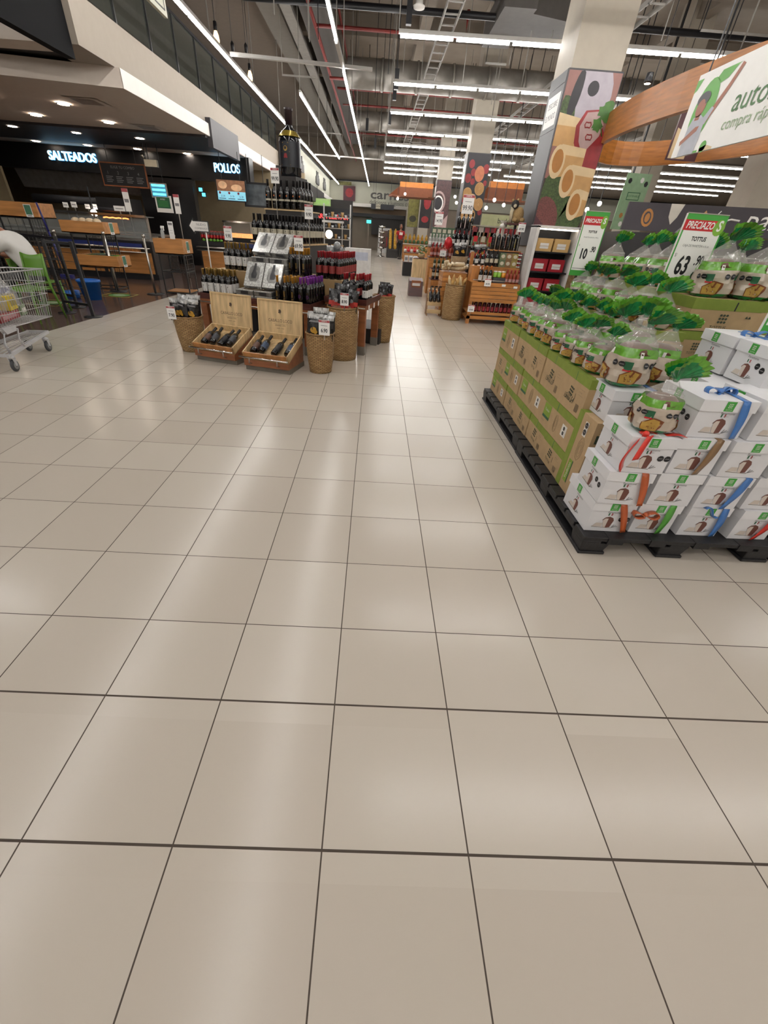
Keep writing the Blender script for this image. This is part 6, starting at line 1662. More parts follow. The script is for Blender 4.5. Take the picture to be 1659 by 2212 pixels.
# chilled gift cabinet in front of the nearest pillar
WF = mat('cabinet_white', 'c5c3c0', .4)
t = thing('display_cabinet', 'black open cabinet with white frame holding gift boxes before the nearest pillar', 'cabinet', (2.76, 7.93, 0))
MB().box(0, .05, 0, .34, 0, 1.6, WF).build('side_frame', t); MB().box(.71, .75, 0, .34, 0, 1.6, WF).build('side_frame', t)
MB().box(0, .75, 0, .34, 1.58, 1.61, WF).build('top_frame', t); MB().box(.05, .71, .3, .34, 0, 1.58, BLACK).build('back_panel', t)
for z in (.3, .62, .92, 1.22): MB().box(.05, .71, .02, .3, z, z + .02, BLACK).build('shelf', t)
MB().box(.06, .7, .03, .05, 1.55, 1.57, mat('cabinet_led', (1, .9, .75), .4, emit=6, var=0)).build('lamp_strip', t)
CRB = mat('cream_gift_box', 'b3925e', .4, var=.1); RDB = mat('red_gift_box', '96232c', .35, var=.1)
def mk_choc(c):
    def f():
        t = thing('chocolate_box', '', 'gift box')
        MB().box(0, .27, 0, .12, 0, .19, c).build('box_body', t); MB().rect(.06, .21, .04, .12, LABW, FR(0, -.001, 0)).rect(.05, .22, .075, .08, GOLD, FR(0, -.0015, 0)).build('box_label', t)
        return t
    return f
CH = [Proto(mk_choc(CRB)), Proto(mk_choc(RDB))]
for c, z, nm in ((0, 1.242, 'top'), (1, .942, 'second'), (1, .642, 'third'), (1, .322, 'lowest')):
    for i in range(2): CH[c].put('%s gift box on the %s shelf of the cabinet, %s' % (('cream', 'red')[c], nm, ('left', 'right')[i]), (2.84 + i * .3, 8.0, z), 0, 'boxed sweets in the cabinet')
# plush toy sitting above the gondola
t = thing('shelf_board', 'small dark board above the dark bottles carrying the plush toy', 'board', (2.42, 8.7, 1.60)); MB().box(0, .4, -.05, .2, 0, .03, CHERRYD).build('plank', t); MB().box(.18, .22, .05, .1, -.4, 0, BLACK).build('bracket', t)
PL = mat('plush_beige', '9c7f55', .9, var=.2, bump=.6, scale=40)
t = thing('plush_toy', 'beige plush animal slumped on the board left of the nearest pillar', 'plush toy', (2.62, 8.75, 1.63))
MB().sphere((0, 0, .12), .11, PL, 14, 10, (.95, .85, 1.15)).sphere((-.06, -.07, .05), .05, PL, 10, 7, (1, 1.3, .8)).sphere((.07, -.07, .05), .05, PL, 10, 7, (1, 1.3, .8)).build('body', t)
MB().sphere((-.09, -.01, .27), .07, mat('plush_dark', '2a2523', .8), 12, 8, (1, .9, 1)).sphere((-.14, -.0, .33), .025, PL, 8, 6).sphere((-.05, 0, .34), .025, PL, 8, 6).sphere((-.1, -.06, .25), .03, mat('plush_pale', 'b5a98f', .9), 8, 6).build('head', t)
MB().tube([(-.11, 0, .0), (-.13, -.02, .15), (-.12, 0, .25)], .03, mat('plush_pale', 'b5a98f'), 8).build('arm', t)
# gypsum flower/cellophane hamper below the plush
t = thing('gift_hamper', 'cellophane-wrapped hamper with white bow under the plush toy', 'hamper', (2.42, 8.9, 1.2))
MB().lathe([(.1, 0), (.13, .15), (.08, .32), (.02, .4), (.07, .46)], mat('hamper_film', 'b9b0a2', .15, alpha=.5), 14).build('wrap', t); MB().sphere((0, -.05, .38), .05, STK, 8, 6, (1.4, .6, .8)).build('bow', t); MB().box(-.09, .09, -.06, .06, .02, .2, mat('hamper_goods', '8a6b4a', .5, var=.5, scale=20)).build('goods', t)
# more displays behind: each a wooden block with bottles on it, standing further down the aisle
def block(label, x, y, w_, d, h, m=HON, name='display_block', slats=0):
    t = thing(name, label, 'display block', (x, y, 0))
    MB().box(0, w_, 0, d, 0, h, m).build('carcass', t)
    MB().box(-.01, w_ + .01, -.01, d + .01, h, h + .015, CHERRYD).build('top_board', t)
    for k in range(slats): MB().box(-.004, w_ + .004, -.012, 0, .05 + k * (h - .06) / slats, .05 + (k + .75) * (h - .06) / slats, HONV).build('slat', t)
    return t
def crow(kind, px0, px1, py, Y, n, where, sc=1.0, h=None):
    """a row of n bottles at depth Y, whose feet stand at the height measured in the photograph"""
    a, b = at(px0, py, Y), at(px1, py, Y)
    z = h if h is not None else a.z
    for i in range(n):
        x = a.x + (b.x - a.x) * i / max(1, n - 1)
        BP[kind].put('%s %s, %s from left' % (KN[kind], where, ORD[i]), (x, Y, z), rw.uniform(-.3, .3), KN[kind] + 's ' + where, sc)
block('wooden stepped block with cream-label bottles behind the slanted display', 1.50, 11.3, 1.0, .5, .42, slats=4)
rowb('cream', 1.55, 11.38, .437, 7, .1, 'on the stepped block, front', 1.0)
block('upper step of the block with small green bottles', 1.55, 11.85, 1.1, .4, .62)
rowb('green', 1.62, 11.95, .637, 6, .11, 'on the upper step', .9)
block('highest step of the block with rosé bottles and sauces', 1.5, 12.3, 1.3, .4, .86)
rowb('rose', 1.56, 12.4, .877, 8, .1, 'on the highest step', 1.0)
rowb('rose', 1.6, 12.52, .877, 7, .1, 'second row on the highest step', 1.1)
card('white price card among the rosé bottles', (1.85, 12.28, .85), '7.90', 0, .16, .16, .05)
tag(MB().box(0, .42, 0, .35, 0, .26, mat('pale_wood_box', 'b08f68', .6, var=.1)).box(0, .42, -.002, 0, .2, .26, mat('peach_print', 'b56a3a', .5, var=.4, scale=15)).text('Frutas', .09, CHERRY, FR(.21, -.003, .1)).build('printed_wood_box', loc=(1.42, 10.75, 0)), 'pale wooden box with fruit print on the floor by the steps', 'box')
t = thing('wine_floor_case', 'brown wooden wine case tipped forward on the aisle floor', 'wine case', (.98, 11.5, 0))
MB().hexa([(0, 0, 0), (.36, 0, 0), (.36, .4, 0), (0, .4, 0)], [(0, .1, .34), (.36, .1, .34), (.36, .4, .4), (0, .4, .4)], CHERRYD).build('case_body', t); MB().box(.06, .3, .06, .12, .2, .36, CHERRY).box(.08, .28, .04, .06, .24, .3, LABW).build('case_label', t)
block('pale wooden crate standing on end beside the aisle, with plant on top', 1.25, 14.2, .55, .5, .72, PINE)
t = thing('potted_plant', 'small leafy plant with white flowers on the pale crate', 'plant', (1.5, 14.4, .737))
MB().lathe([(.0, 0), (.09, 0), (.11, .12), (.0, .12)], KRAFT, 10).build('pot', t)
m_ = MB(); 
for k in range(40):
    a, r, z = rr.uniform(0, 6.28), rr.uniform(0, .16), rr.uniform(.12, .32); m_.sphere((r * cos(a), r * sin(a), z), .03, LEAFP if k % 5 else STK, 5, 3, (1.3, 1, .5))
m_.build('foliage', t)
block('black display cube with white-fronted packs, nearest the walking person', 1.12, 17.2, .55, .5, .44, BLACK)
for i in range(3): tag(MB().box(0, .14, 0, .1, 0, .2, LABW).rect(.02, .12, .05, .15, GRYINK, FR(0, -.001, 0)).build('boxed_glass', loc=(1.15 + i * .17, 17.25, .457)), 'white boxed item on the black cube, %s from left' % ORD[i], 'box', 'white boxed items')
block('second display block with red toys behind the white boxes', 1.15, 17.8, .6, .4, .72, HON)
for i in range(5): tag(MB().sphere((0, 0, .06), .06, RED if i % 2 else STK, 8, 6).box(-.03, .03, -.03, .03, .1, .18, RED).build('red_ornament', loc=(1.2 + i * .12, 17.95, .737)), 'small red ornament on the second display block, %s from left' % ORD[i], 'ornament', 'red ornaments')
block('tall block carrying clear spirit bottles', 1.75, 15.0, .8, .4, 1.02, HONV)
rowb('clear', 1.80, 15.1, 1.037, 7, .1, 'on the tall block', 1.15)
rowb('clear', 1.80, 15.25, 1.037, 7, .1, 'on the tall block, second row', 1.15)
block('tall dark block with green-box packs behind the spirit bottles', 1.9, 16.0, .9, .4, 1.25, DARKW)
for i in range(5): tag(MB().box(0, .15, 0, .12, 0, .3, mat('green_box', '3f5a3f', .4, var=.2)).rect(.02, .13, .15, .25, LABC, FR(0, -.001, 0)).build('boxed_whisky', loc=(1.93 + i * .17, 16.1, 1.267)), 'green boxed spirit on the tall dark block, %s from left' % ORD[i], 'box', 'green spirit boxes')
card('tall white price card above the green boxes', (2.1, 16.0, 1.55), '14.90', 0, .26, .36, .08, drop=.3)
# crisp hampers on jute baskets
for k, (x, y, z) in enumerate(((1.95, 10.3, .0), (2.35, 10.2, 0))):
    t = thing('jute_basket_stand', 'jute-wrapped stand with snack bags, %s of two' % ('left', 'right')[k], 'display stand', (x, y, 0))
    MB().lathe([(.16, 0), (.17, .8), (.19, 1.0)], mat('jute', '8a7050', .8, var=.25, bump=.5, scale=30), 16).build('stand', t)
for k, (x, y, z, r) in enumerate(((1.87, 10.25, .98, -.1), (2.0, 10.3, 1.0, .1), (2.3, 10.15, .98, 0), (2.42, 10.22, .99, .2))):
    CRP.put('snack bag with silver top on the jute stands, %s from left' % ORD[k], (x, y, z), (-.05, 0, r), 'snack bags on the jute stands', 1.15)
t = thing('red_bow', 'large shiny red gift bow left of the jute stands', 'gift bow', (1.75, 10.9, 1.22))
MB().sphere((0, 0, 0), .12, mat('foil_red', 'b01c22', .15, .3, var=.3), 8, 5, (.8, .5, 1.1)).tube([(0, 0, -.1), (0, 0, -1.2)], .01, BLACK, 5).build('bow', t)
block('tall dark block for the black bottle pyramid', 2.15, 12.9, .9, .6, 1.12, DARKW)
rowb('plain', 2.2, 12.98, 1.137, 6, .13, 'on the pyramid base', 1.2)
rowb('black', 2.25, 13.15, 1.137, 6, .12, 'pyramid second row', 1.35)
tag(MB().box(0, .5, 0, .25, 0, .4, DARKW).build('pyramid_step', loc=(2.3, 13.25, 1.137)), 'dark step inside the black bottle pyramid', 'step')
rowb('black', 2.33, 13.35, 1.54, 4, .12, 'top of the pyramid', 1.2)
card('tall white and blue price sign 99.90 over the bottle pyramid', (2.5, 13.3, 1.86), '99.90', 0, .3, .42, .02, drop=.3)
block('block with big burgundy-capped bottles behind the bread crate', 1.95, 9.4, .6, .4, .74, HONV)
rowb('plain', 2.02, 9.5, .757, 5, .11, 'behind the bread crate', 1.15)
block('block with mixed gift sets and black bottles', 2.4, 11.4, 1.1, .4, .95, DARKW)
rowb('plain', 2.45, 11.5, .967, 9, .1, 'on the mixed gift block', 1.0)
for k in range(6):
    tag(MB().box(0, .16, 0, .1, 0, .28, TIN[k % 3]).rect(.03, .13, .08, .2, LABC if k % 2 else RED, FR(0, -.001, 0)).build('gift_pack', loc=(2.45 + k * .19, 11.7, 1.2)), 'colourful gift pack on the wire shelf, %s from left' % ORD[k], 'gift pack', 'colourful gift packs')
t = thing('wire_shelf', 'chrome wire shelf with hanging packs behind the gondola', 'shelf', (2.4, 11.65, 0))
MB().box(0, 1.2, 0, .3, 1.17, 1.195, STEEL).build('shelf', t); MB().box(0, 1.2, 0, .3, 1.6, 1.62, STEEL).build('shelf', t)
for x in (0, 1.18): MB().box(x, x + .02, .28, .3, 0, 1.65, STEEL).build('post', t)
for k in range(8): MB().box(.03 + k * .15, .14 + k * .15, .05, .07, 1.38, 1.58, mat('pack_%d' % (k % 3), ('7a2a30', 'a59a90', '8a3038')[k % 3], .4)).build('hanging_pack', t)
tag(MB().box(0, 1.5, 0, .04, 0, .3, mat('pale_green_panel', 'a9aa80', .5)).text('bodegón', .17, INK, FR(.75, -.003, .16)).build('shop_sign', loc=(3.0, 13.6, 1.62)).copy() and bpy.data.objects['shop_sign'], 'pale green sign board with dark lettering between pillars', 'sign')
tag(MB().box(0, 1.5, .01, .05, 0, 1.62, DARKW).build('sign_support_panel', loc=(3.0, 13.62, 0)), 'dark panel under the pale green sign board', 'panel')
tag(MB().box(0, 4.0, 0, .3, 0, 1.55, mat('shelf_goods', '3c332c', .6, var=.6, scale=9)).box(0, 4, -.01, 0, .5, .53, STEEL).box(0, 4, -.01, 0, 1.0, 1.03, STEEL).build('store_shelving', loc=(3.8, 16.5, 0)), 'long dark store shelving behind the nearest pillar', 'shelving')
tag(MB().box(0, .6, 0, .35, 0, 1.75, mat('stack_goods', '6e5a3a', .6, var=.5, scale=14)).build('goods_stack', loc=(3.75, 9.6, 0)), 'stack of small brown packs right of the nearest pillar', 'stack')

# ================================================================ FAR END
t = thing('produce_stand', 'wooden produce stand with yellow bags and melons, far down the aisle', 'produce stand', (1.7, 28.6, 0))
MB().box(0, 2.6, 0, .8, 0, .75, HON).build('stand_body', t); MB().box(-.05, 2.65, -.05, .85, .75, .8, STEEL).build('tray', t)
YB = mat('yellow_bag', 'b88a1e', .35, var=.3); MEL = mat('melon_green', '3f5c33', .5, var=.3)
for i in range(10):
    tag(MB().sphere((0, 0, .1), .1, YB, 8, 6, (.9, .7, 1.2)).sphere((0, 0, .24), .04, YB, 6, 4).build('yellow_fruit_bag', loc=(1.85 + i * .25, 29.0, 1.0)), 'yellow fruit bag on the produce stand, %s from left' % ORD[i], 'fruit bag', 'yellow fruit bags')
    tag(MB().sphere((0, 0, .1), .1, MEL, 9, 6).build('melon', loc=(1.85 + i * .25, 28.7, .8)), 'green melon on the produce stand, %s from left' % ORD[i], 'melon', 'green melons')
tag(MB().box(0, 2.6, 0, .3, 0, .2, HON).build('produce_step', loc=(1.7, 28.88, .8)), 'wooden step under the yellow fruit bags', 'step')
for i in range(7):
    for j in range(2): tag(MB().sphere((0, 0, .1), .11, YB, 8, 6, (.9, .7, 1.4)).sphere((0, 0, .26), .04, YB, 6, 4).build('yellow_fruit_bag', loc=(.92 + .0 * i + j * .3, 28.7 + i * .12, .35 + i * .12 + .12)), 'yellow fruit bag on the sloping rack, row %s, %s side' % (ORD[i], ('left', 'right')[j]), 'fruit bag', 'yellow bags on the sloping rack')
tag(MB().hexa([(.75, 28.6, 0), (1.4, 28.6, 0), (1.4, 29.7, 0), (.75, 29.7, 0)], [(.75, 28.6, .42), (1.4, 28.6, .42), (1.4, 29.7, 1.4), (.75, 29.7, 1.4)], DARKW).build('sloping_rack'), 'dark sloping rack under the yellow fruit bags, left of the produce stand', 'rack')
LET = mat('hanging_letters', '34322f', .6, var=.05)
p = at(880, 424, 31)
t = thing('hanging_letter_sign', 'large dark hanging letters carnes under the ceiling at the far end', 'sign', (-.48, 31, 2.99))
MB().text('carnes', .62, LET, FR(1.25, 0, .16), depth=.04, off=.012, fitw=2.4).build('letters', t)
for x in (.2, 1.3, 2.3): MB().box(x, x + .015, 0, .015, .3, 3.6, BLACK).build('hanging_rod', t)
tag(MB().text('deliciosos y jugosos cortes', .3, LET, FR(.98, 31.0, 2.78), depth=.005, fitw=2.9).box(-.2, -.19, 31.01, 31.02, 2.8, 6.5, BLACK).box(2.1, 2.11, 31.01, 31.02, 2.8, 6.5, BLACK).build('letter_sign', loc=(0, 0, 0)), 'smaller dark line of lettering under the hanging carnes letters', 'sign')
tag(MB().box(0, 1.7, 0, .06, 0, .32, DARKG).box(.35, .7, -.01, 0, .03, .34, LABC).text('CARNES', .13, INK, FR(.52, -.015, .18)).box(.3, .32, .02, .04, .32, 3.9, BLACK).box(1.4, 1.42, .02, .04, .32, 3.9, BLACK).build('department_sign', loc=(-.45, 36.6, 2.62)), 'dark bar with pale department plate hanging before the far wall', 'sign')
for k in range(6): 
    tag(MB().lathe([(.0, 0), (.05, 0), (.05, .03), (.0, .03)], mat('warm_spot', (1, .8, .45), .4, emit=20, var=0), 8).build('wall_downlight', loc=(-3.4 + k * 1.0, 37.78, 2.735)), 'warm little downlight over the beige band, %s from left' % ORD[k], 'downlight', 'wall downlights')
tag(MB().box(0, .9, 0, .04, 0, .9, WINE).ell(.45, .5, .3, .28, TOM, FR(0, -.002, 0)).build('wall_picture', loc=(-2.6, 37.9, 3.05)), 'dark red picture on the far cream wall left of the LED line end', 'wall picture')
tag(MB().box(0, 1.0, 0, .04, 0, .2, OLV if False else cN('olive', '6f6a32')).build('wall_picture', loc=(-3.0, 37.9, 3.98)), 'olive-green picture strip high on the far cream wall', 'wall picture')
for k, (y, h_) in enumerate(((23.0, .62), (29.2, .62), (33.0, .3))):
    m_ = MB()
    for j in range(7): m_.box(0, .06, j * .22, j * .22 + .17, .0 if j % 2 else .05, .35 + .06 * (j % 3), mat('wall_letters', '4f4e4c', .6))
    for j in (1, 3): m_.box(.0, .06, j * .3, j * .3 + .12, .35, .62, mat('wall_letters', '4f4e4c'))
    tag(m_.build('wall_letter_sign', loc=(-3.6, y, 3.35)), 'dark raised letter blocks on the left upper wall, %s from the camera' % ORD[k], 'wall sign')
p = at(677, 443, 26); tag(MB().box(0, .9, 0, .05, 0, .3, mat('exit_green', (.25, .42, .12), .4, emit=.5, var=.1)).rect(.03, .87, .03, .27, LABC, FR(0, -.001, 0)).rect(.06, .84, .05, .25, mat('exit_green', (.25, .42, .12)), FR(0, -.002, 0)).box(.2, .22, 0, .02, .3, .8, BLACK).build('exit_sign', loc=p), 'small green and white sign behind the bottle tower', 'sign')
p = at(675, 468, 27); m_ = MB().box(-.1, 2.2, .02, .06, -.3, .45, BLACK); m_.text('PARA LLEVAR', .3, mat('red_neon', (1, .05, .05), .4, emit=3, var=0), FR(1.0, 0, .05), fitw=1.9); tag(m_.build('red_lit_sign', loc=p), 'red glowing letters on a black band behind the bottle tower', 'illuminated sign')
tag(MB().box(-.1, 2.2, .07, .4, -.0, 2.6, DARKW).build('kiosk_block', loc=(p.x, 27, 0)), 'dark kiosk wall carrying the red glowing letters', 'kiosk')
tag(MB().box(0, .34, 0, .05, 0, .2, mat('aqua_screen', (.05, .6, .6), .4, emit=2.5, var=0)).build('aqua_display', loc=(-.75, 37.5, 1.75)), 'small aqua glowing display on the far beige wall', 'display')
tag(MB().box(.1, .2, .05, .3, 0, 1.9, WALLB).build('display_mount', loc=(-.75, 37.5, 0)), 'beige mount behind the aqua display', 'mount')
# warm rotisserie case
t = thing('warming_case', 'warming case glowing orange-white behind the bottle tower', 'warming case', (-1.95, 17.0, 0))
MB().box(0, .8, 0, .6, 0, .75, DARKW).build('case_base', t); MB().box(.05, .75, .1, .55, .76, .8, mat('roast_food', '8a4320', .4, var=.5, scale=14)).build('food', t)
MB().box(0, .03, 0, .03, .75, 1.5, STEEL).box(.77, .8, 0, .03, .75, 1.5, STEEL).box(0, .8, 0, .6, 1.5, 1.56, WF).build('case_frame', t)
MB().sphere((.3, .15, 1.15), .13, mat('case_lamp', (1, .78, .5), .4, emit=12, var=0), 10, 7).build('lamp', t)
tag(MB().box(0, .9, 0, .5, 0, .8, WF).box(.1, .8, -.01, 0, .45, .7, mat('pale_blue_card', 'a9aebd', .5)).build('chest_freezer', loc=(-1.0, 16.4, 0)), 'white low cabinet with pale blue card right of the warming case', 'cabinet')
# steel shelves of dishes
t = thing('tableware_shelf', 'steel shelving full of shiny tableware behind the red-necked bottles', 'shelving', (-2.6, 24.0, 0))
for x in (0, 1.3): MB().box(x, x + .06, 0, .06, 0, 2.3, WF).build('post', t)
for z in (.4, .85, 1.3, 1.75): MB().box(0, 1.36, 0, .5, z, z + .03, STEEL).build('shelf', t)
DISH = [mat('dish_a', 'c9ccd0', .15, .3), mat('dish_b', '4a4d52', .2), mat('dish_c', 'a8844f', .3)]
k = 0
for z in (.43, .88, 1.33, 1.78):
    for i in range(8):
        tag(MB().lathe([(.0, 0), (.05, 0), (.08, .1 + .05 * (k % 3)), (.0, .1 + .05 * (k % 3))], DISH[k % 3], 8).build('dish', loc=(-2.5 + i * .165, 24.2, z)), 'bowl on the tableware shelving, %s from left, shelf at %s level' % (ORD[i], ORD[int((z - .4) / .44)]), 'bowl', 'bowls on the shelving'); k += 1
t = thing('round_food_stand', 'dark round stand with cellophane-wrapped goods beside the aisle', 'display stand', (-1.1, 12.6, 0))
MB().lathe([(.0, .05), (.35, .05), (.35, .1), (.12, .2), (.1, .5), (.3, .62), (.36, .8), (.0, .78)], DARKG, 20).build('stand', t)
MB().tube([(-.5, -.3, .2), (.55, -.3, .2), (.55, .4, .2), (-.5, .4, .2)], .02, STEEL, 6, True).tube([(.55, -.3, 0), (.55, -.3, .2)], .02, STEEL, 6).tube([(-.5, -.3, 0), (-.5, -.3, .2)], .02, STEEL, 6).build('bumper', t)
for k in range(7): 
    a = k * .9; tag(MB().sphere((0, 0, .09), .1, mat('wrapped_goods', '9b9d9e', .12, .2, var=.5, scale=12), 8, 5, (1, 1, .9)).build('wrapped_pack', loc=(-1.1 + .2 * cos(a), 12.6 + .2 * sin(a), .79 + (.1 if k == 6 else 0))), 'shiny wrapped pack on the dark round stand, %s of the ring' % ORD[k], 'pack', 'wrapped packs')
t = thing('white_cooler', 'white-framed cooler cabinet at the far wall, left of the person', 'cooler', (.2, 34.5, 0))
MB().box(0, .9, 0, .5, 0, 1.5, WF).box(.12, .78, -.01, 0, .3, 1.35, mat('cooler_brown', '5b4036', .4)).build('cabinet', t)
t = thing('red_chair', 'small red-backed chair in front of the white cooler', 'chair', (.95, 31.5, 0))
MB().box(-.2, .2, -.02, .02, .5, 1.0, RED).build('backrest', t); MB().box(-.2, .2, -.4, 0, .45, .48, BLACK).build('seat', t)
for a, b in ((-.19, -.38), (.17, -.38), (-.19, 0), (.17, 0)): MB().box(a, a + .02, b, b + .02, 0, .46, STEEL).build('leg', t)
t = thing('steel_stand', 'chrome display stand beside the walking person', 'stand', (.4, 29.5, 0))
MB().lathe([(.0, 0), (.25, 0), (.05, .05), (.04, 1.6), (.0, 1.62)], CHROME, 10).build('stem', t)
for k in range(5): MB().lathe([(.05, .4 + k * .27), (.2, .42 + k * .27), (.2, .5 + k * .27), (.05, .5 + k * .27)], CHROME, 10).build('hook_ring', t)
# ================================================================ CART, CHAIR, PEOPLE
CW = mat('cart_zinc', 'b3b2b1', .3, .4, var=.1); CG = mat('cart_paint', 'b0afb0', .4, var=.1); RUB = mat('tyre_grey', '8b8d8c', .6); RUBD = mat('wheel_dark', '3b3c3e', .5)
ang = math.atan2(.978, -.21)
t = thing('shopping_cart', 'wire shopping cart with bagged groceries at the left frame edge', 'shopping cart', (-3.51, 3.79, 0), ang)
# local x forward, y to the left
def cb(x, y, z): return (x, y, z)
Lb, Lr = .90, 1.24
def side_pts(y0s, y1s): return None
m_ = MB()
rim_z = .80; bot_z0, bot_z1 = .36, .33
def rimw(x): return (.03 + .06 * (x / Lr), .47 - .05 * (x / Lr))
rr_ = .0045
rim = [(-.1, -.04, .86), (Lr, -.01, rim_z), (Lr, .35, rim_z), (-.1, .5, .86)]
bot = [(.0, .02, .38), (Lr - .06, .04, .31), (Lr - .06, .31, .31), (.0, .44, .38)]
m_.tube(rim, .008, CW, 6, True); m_.tube(bot, .006, CW, 6, True)
def lerp(a, b, s): return tuple(a[i] + (b[i] - a[i]) * s for i in range(3))
for s_, (a0, a1, b0, b1, n) in enumerate(((rim[0], rim[1], bot[0], bot[1], 26), (rim[3], rim[2], bot[3], bot[2], 26), (rim[1], rim[2], bot[1], bot[2], 12), (rim[0], rim[3], bot[0], bot[3], 10))):
    for k in range(n + 1): m_.tube([lerp(a0, a1, k / n), lerp(b0, b1, k / n)], .0025, CW, 4, caps=False)
    for z in (.25, .5, .75): m_.tube([lerp(a0, b0, z), lerp(a1, b1, z)], .004, CW, 5)
for k in range(1, 24): m_.tube([lerp(bot[0], bot[1], k / 24), lerp(bot[3], bot[2], k / 24)], .0025, CW, 4, caps=False)
for k in range(1, 8): m_.tube([lerp(bot[0], bot[3], k / 8), lerp(bot[1], bot[2], k / 8)], .0025, CW, 4, caps=False)
m_.build('basket', t)
m_ = MB()
for y0, y1 in ((0, .03), (.42, .22)):
    m_.bar((-.05, y0, .155), (.93, y1, .185), .028, .028, CG)
    m_.tube([(.02, y0, .16), (.0, y0 + .005, .26), (.1, y0 + .02, .36), (.2, y0 + .03, .38)], .012, CG, 7); m_.tube([(.3, y0, .17), (.26, y0, .26), (.32, y0 + .01, .34), (.22, y0 + .02, .37)], .01, CG, 7)
m_.bar((.92, .02, .185), (.92, .24, .185), .03, .03, CG).bar((-.03, 0, .16), (-.03, .42, .16), .025, .025, CG)
for k in range(7): m_.tube([(.0, .05 + k * .053, .17), (.88, .06 + k * .025, .185)], .004, CW, 5)
m_.hexa([(.1, .0, .33), (.28, .0, .33), (.28, .04, .33), (.1, .04, .33)], [(.06, .0, .39), (.3, .0, .38), (.3, .04, .38), (.06, .04, .39)], CG)
m_.build('chassis', t)
MB().tube([(-.18, -.02, .95), (-.18, .52, .95)], .016, RED, 8).tube([(-.1, .0, .86), (-.18, -.0, .95)], .01, CW, 6).tube([(-.1, .5, .86), (-.18, .5, .95)], .01, CW, 6).build('handle', t)
for (x, y, sx_) in ((0, 0, 0), (.8, .02, 0), (.8, .22, 0), (0, .42, 0)):
    R0 = Matrix.Translation((x, y, .058)) @ Matrix.Rotation(PI / 2, 4, 'X')
    wh = MB().lathe([(.03, -.014), (.052, -.014), (.058, -.006), (.058, .006), (.052, .014), (.03, .014)], RUBD, 20, R0).lathe([(.0, -.016), (.036, -.016), (.036, .016), (.0, .016)], RUB, 16, R0).lathe([(.0, -.019), (.012, -.019), (.012, .019), (.0, .019)], RUBD, 10, R0)
    wh.build('wheel', t)
    MB().hexa([(x - .012, y - .022, .055), (x + .012, y - .022, .055), (x + .012, y - .018, .055), (x - .012, y - .018, .055)], [(x - .03, y - .024, .135), (x + .02, y - .024, .135), (x + .02, y - .018, .135), (x - .03, y - .018, .135)], CG).hexa([(x - .012, y + .018, .055), (x + .012, y + .018, .055), (x + .012, y + .022, .055), (x - .012, y + .022, .055)], [(x - .03, y + .018, .135), (x + .02, y + .018, .135), (x + .02, y + .024, .135), (x - .03, y + .024, .135)], CG).lathe([(.0, .13), (.03, .13), (.03, .145), (.0, .16)], CG, 12, TR(x - .005, y, 0)).build('caster_fork', t)
CM = Matrix.Translation((-3.51, 3.79, 0)) @ RZ(ang)
def inC(x, y, z): return CM @ Vector((x, y, z))
def lump(name, label, cat, x, y, z, r, sc, m, seed, rz=0):
    rn = random.Random(seed); ph = [rn.uniform(0, 6) for _ in range(6)]
    m_ = MB(); n, k_ = 20, 12; vs_ = []
    for i in range(k_ + 1):
        for j in range(n):
            a = 2 * PI * j / n; b = PI * i / k_
            q = r * (1 + .1 * sin(3 * a + ph[0] + 2 * b) + .07 * sin(5 * a - 4 * b + ph[1]) + .05 * sin(9 * b + 2 * a + ph[2]))
            vs_.append((q * sin(b) * cos(a) * sc[0], q * sin(b) * sin(a) * sc[1], -q * cos(b) * sc[2]))
    m_.add(vs_, [(i * n + j, i * n + (j + 1) % n, (i + 1) * n + (j + 1) % n, (i + 1) * n + j) for i in range(k_) for j in range(n)], m, True)
    return tag(m_.build(name, loc=inC(x, y, z), rz=rz), label, cat)
PB = mat('clear_bag', 'c8c6c2', .12, alpha=.4, bump=.5, scale=10, spec=.9)
lump('plastic_bag', 'crumpled clear plastic bag of groceries inside the cart', 'plastic bag', .62, .25, .56, .2, (1.3, .75, 1.0), PB, 1, ang)
lump('plastic_bag', 'second crumpled clear bag hanging over the rear of the cart', 'plastic bag', .2, .25, .6, .22, (1.1, .8, .9), PB, 2, ang)
def pack(label, x, y, z, w_, d, h, m, m2, rz):
    o = MB().box(-w_ / 2, w_ / 2, -d / 2, d / 2, 0, h, m).box(-w_ * .35, w_ * .35, -d / 2 - .002, d / 2 + .002, h * .25, h * .75, m2); o.add([(-w_ * .3, -d * .3, h + .001), (w_ * .3, -d * .3, h + .001), (w_ * .3, d * .3, h + .001), (-w_ * .3, d * .3, h + .001)], [(0, 1, 2, 3)], m2)
    p = inC(x, y, z); return tag(o.build('grocery_packet', loc=p, rz=ang + rz, bevel=.008), label, 'packet')
pack('yellow grocery packet seen through the wires of the cart', .62, .16, .47, .2, .1, .14, mat('pack_yellow', 'd0b51f', .35), mat('pack_olive', '8a7a2a', .4), .1)
pack('red packet of food on the bottom of the cart', .5, .2, .385, .38, .16, .08, mat('pack_red', '8e2a30', .4, var=.3), mat('pack_pink', 'b07a80', .4), 0)
pack('orange and red packet in the rear of the cart', .2, .2, .40, .24, .16, .12, mat('pack_orange', 'b5532a', .4, var=.3), mat('pack_red', '8e2a30'), .2)
pack('white and blue striped packet at the cart front', .84, .28, .50, .1, .12, .16, mat('pack_blue', '3a3f86', .4), mat('pack_white', 'c0c0c4', .4), 0)
pack('pale green packet at the front bottom of the cart', .82, .2, .385, .14, .14, .10, mat('pack_green', '7b8f6c', .4), STK, .1)
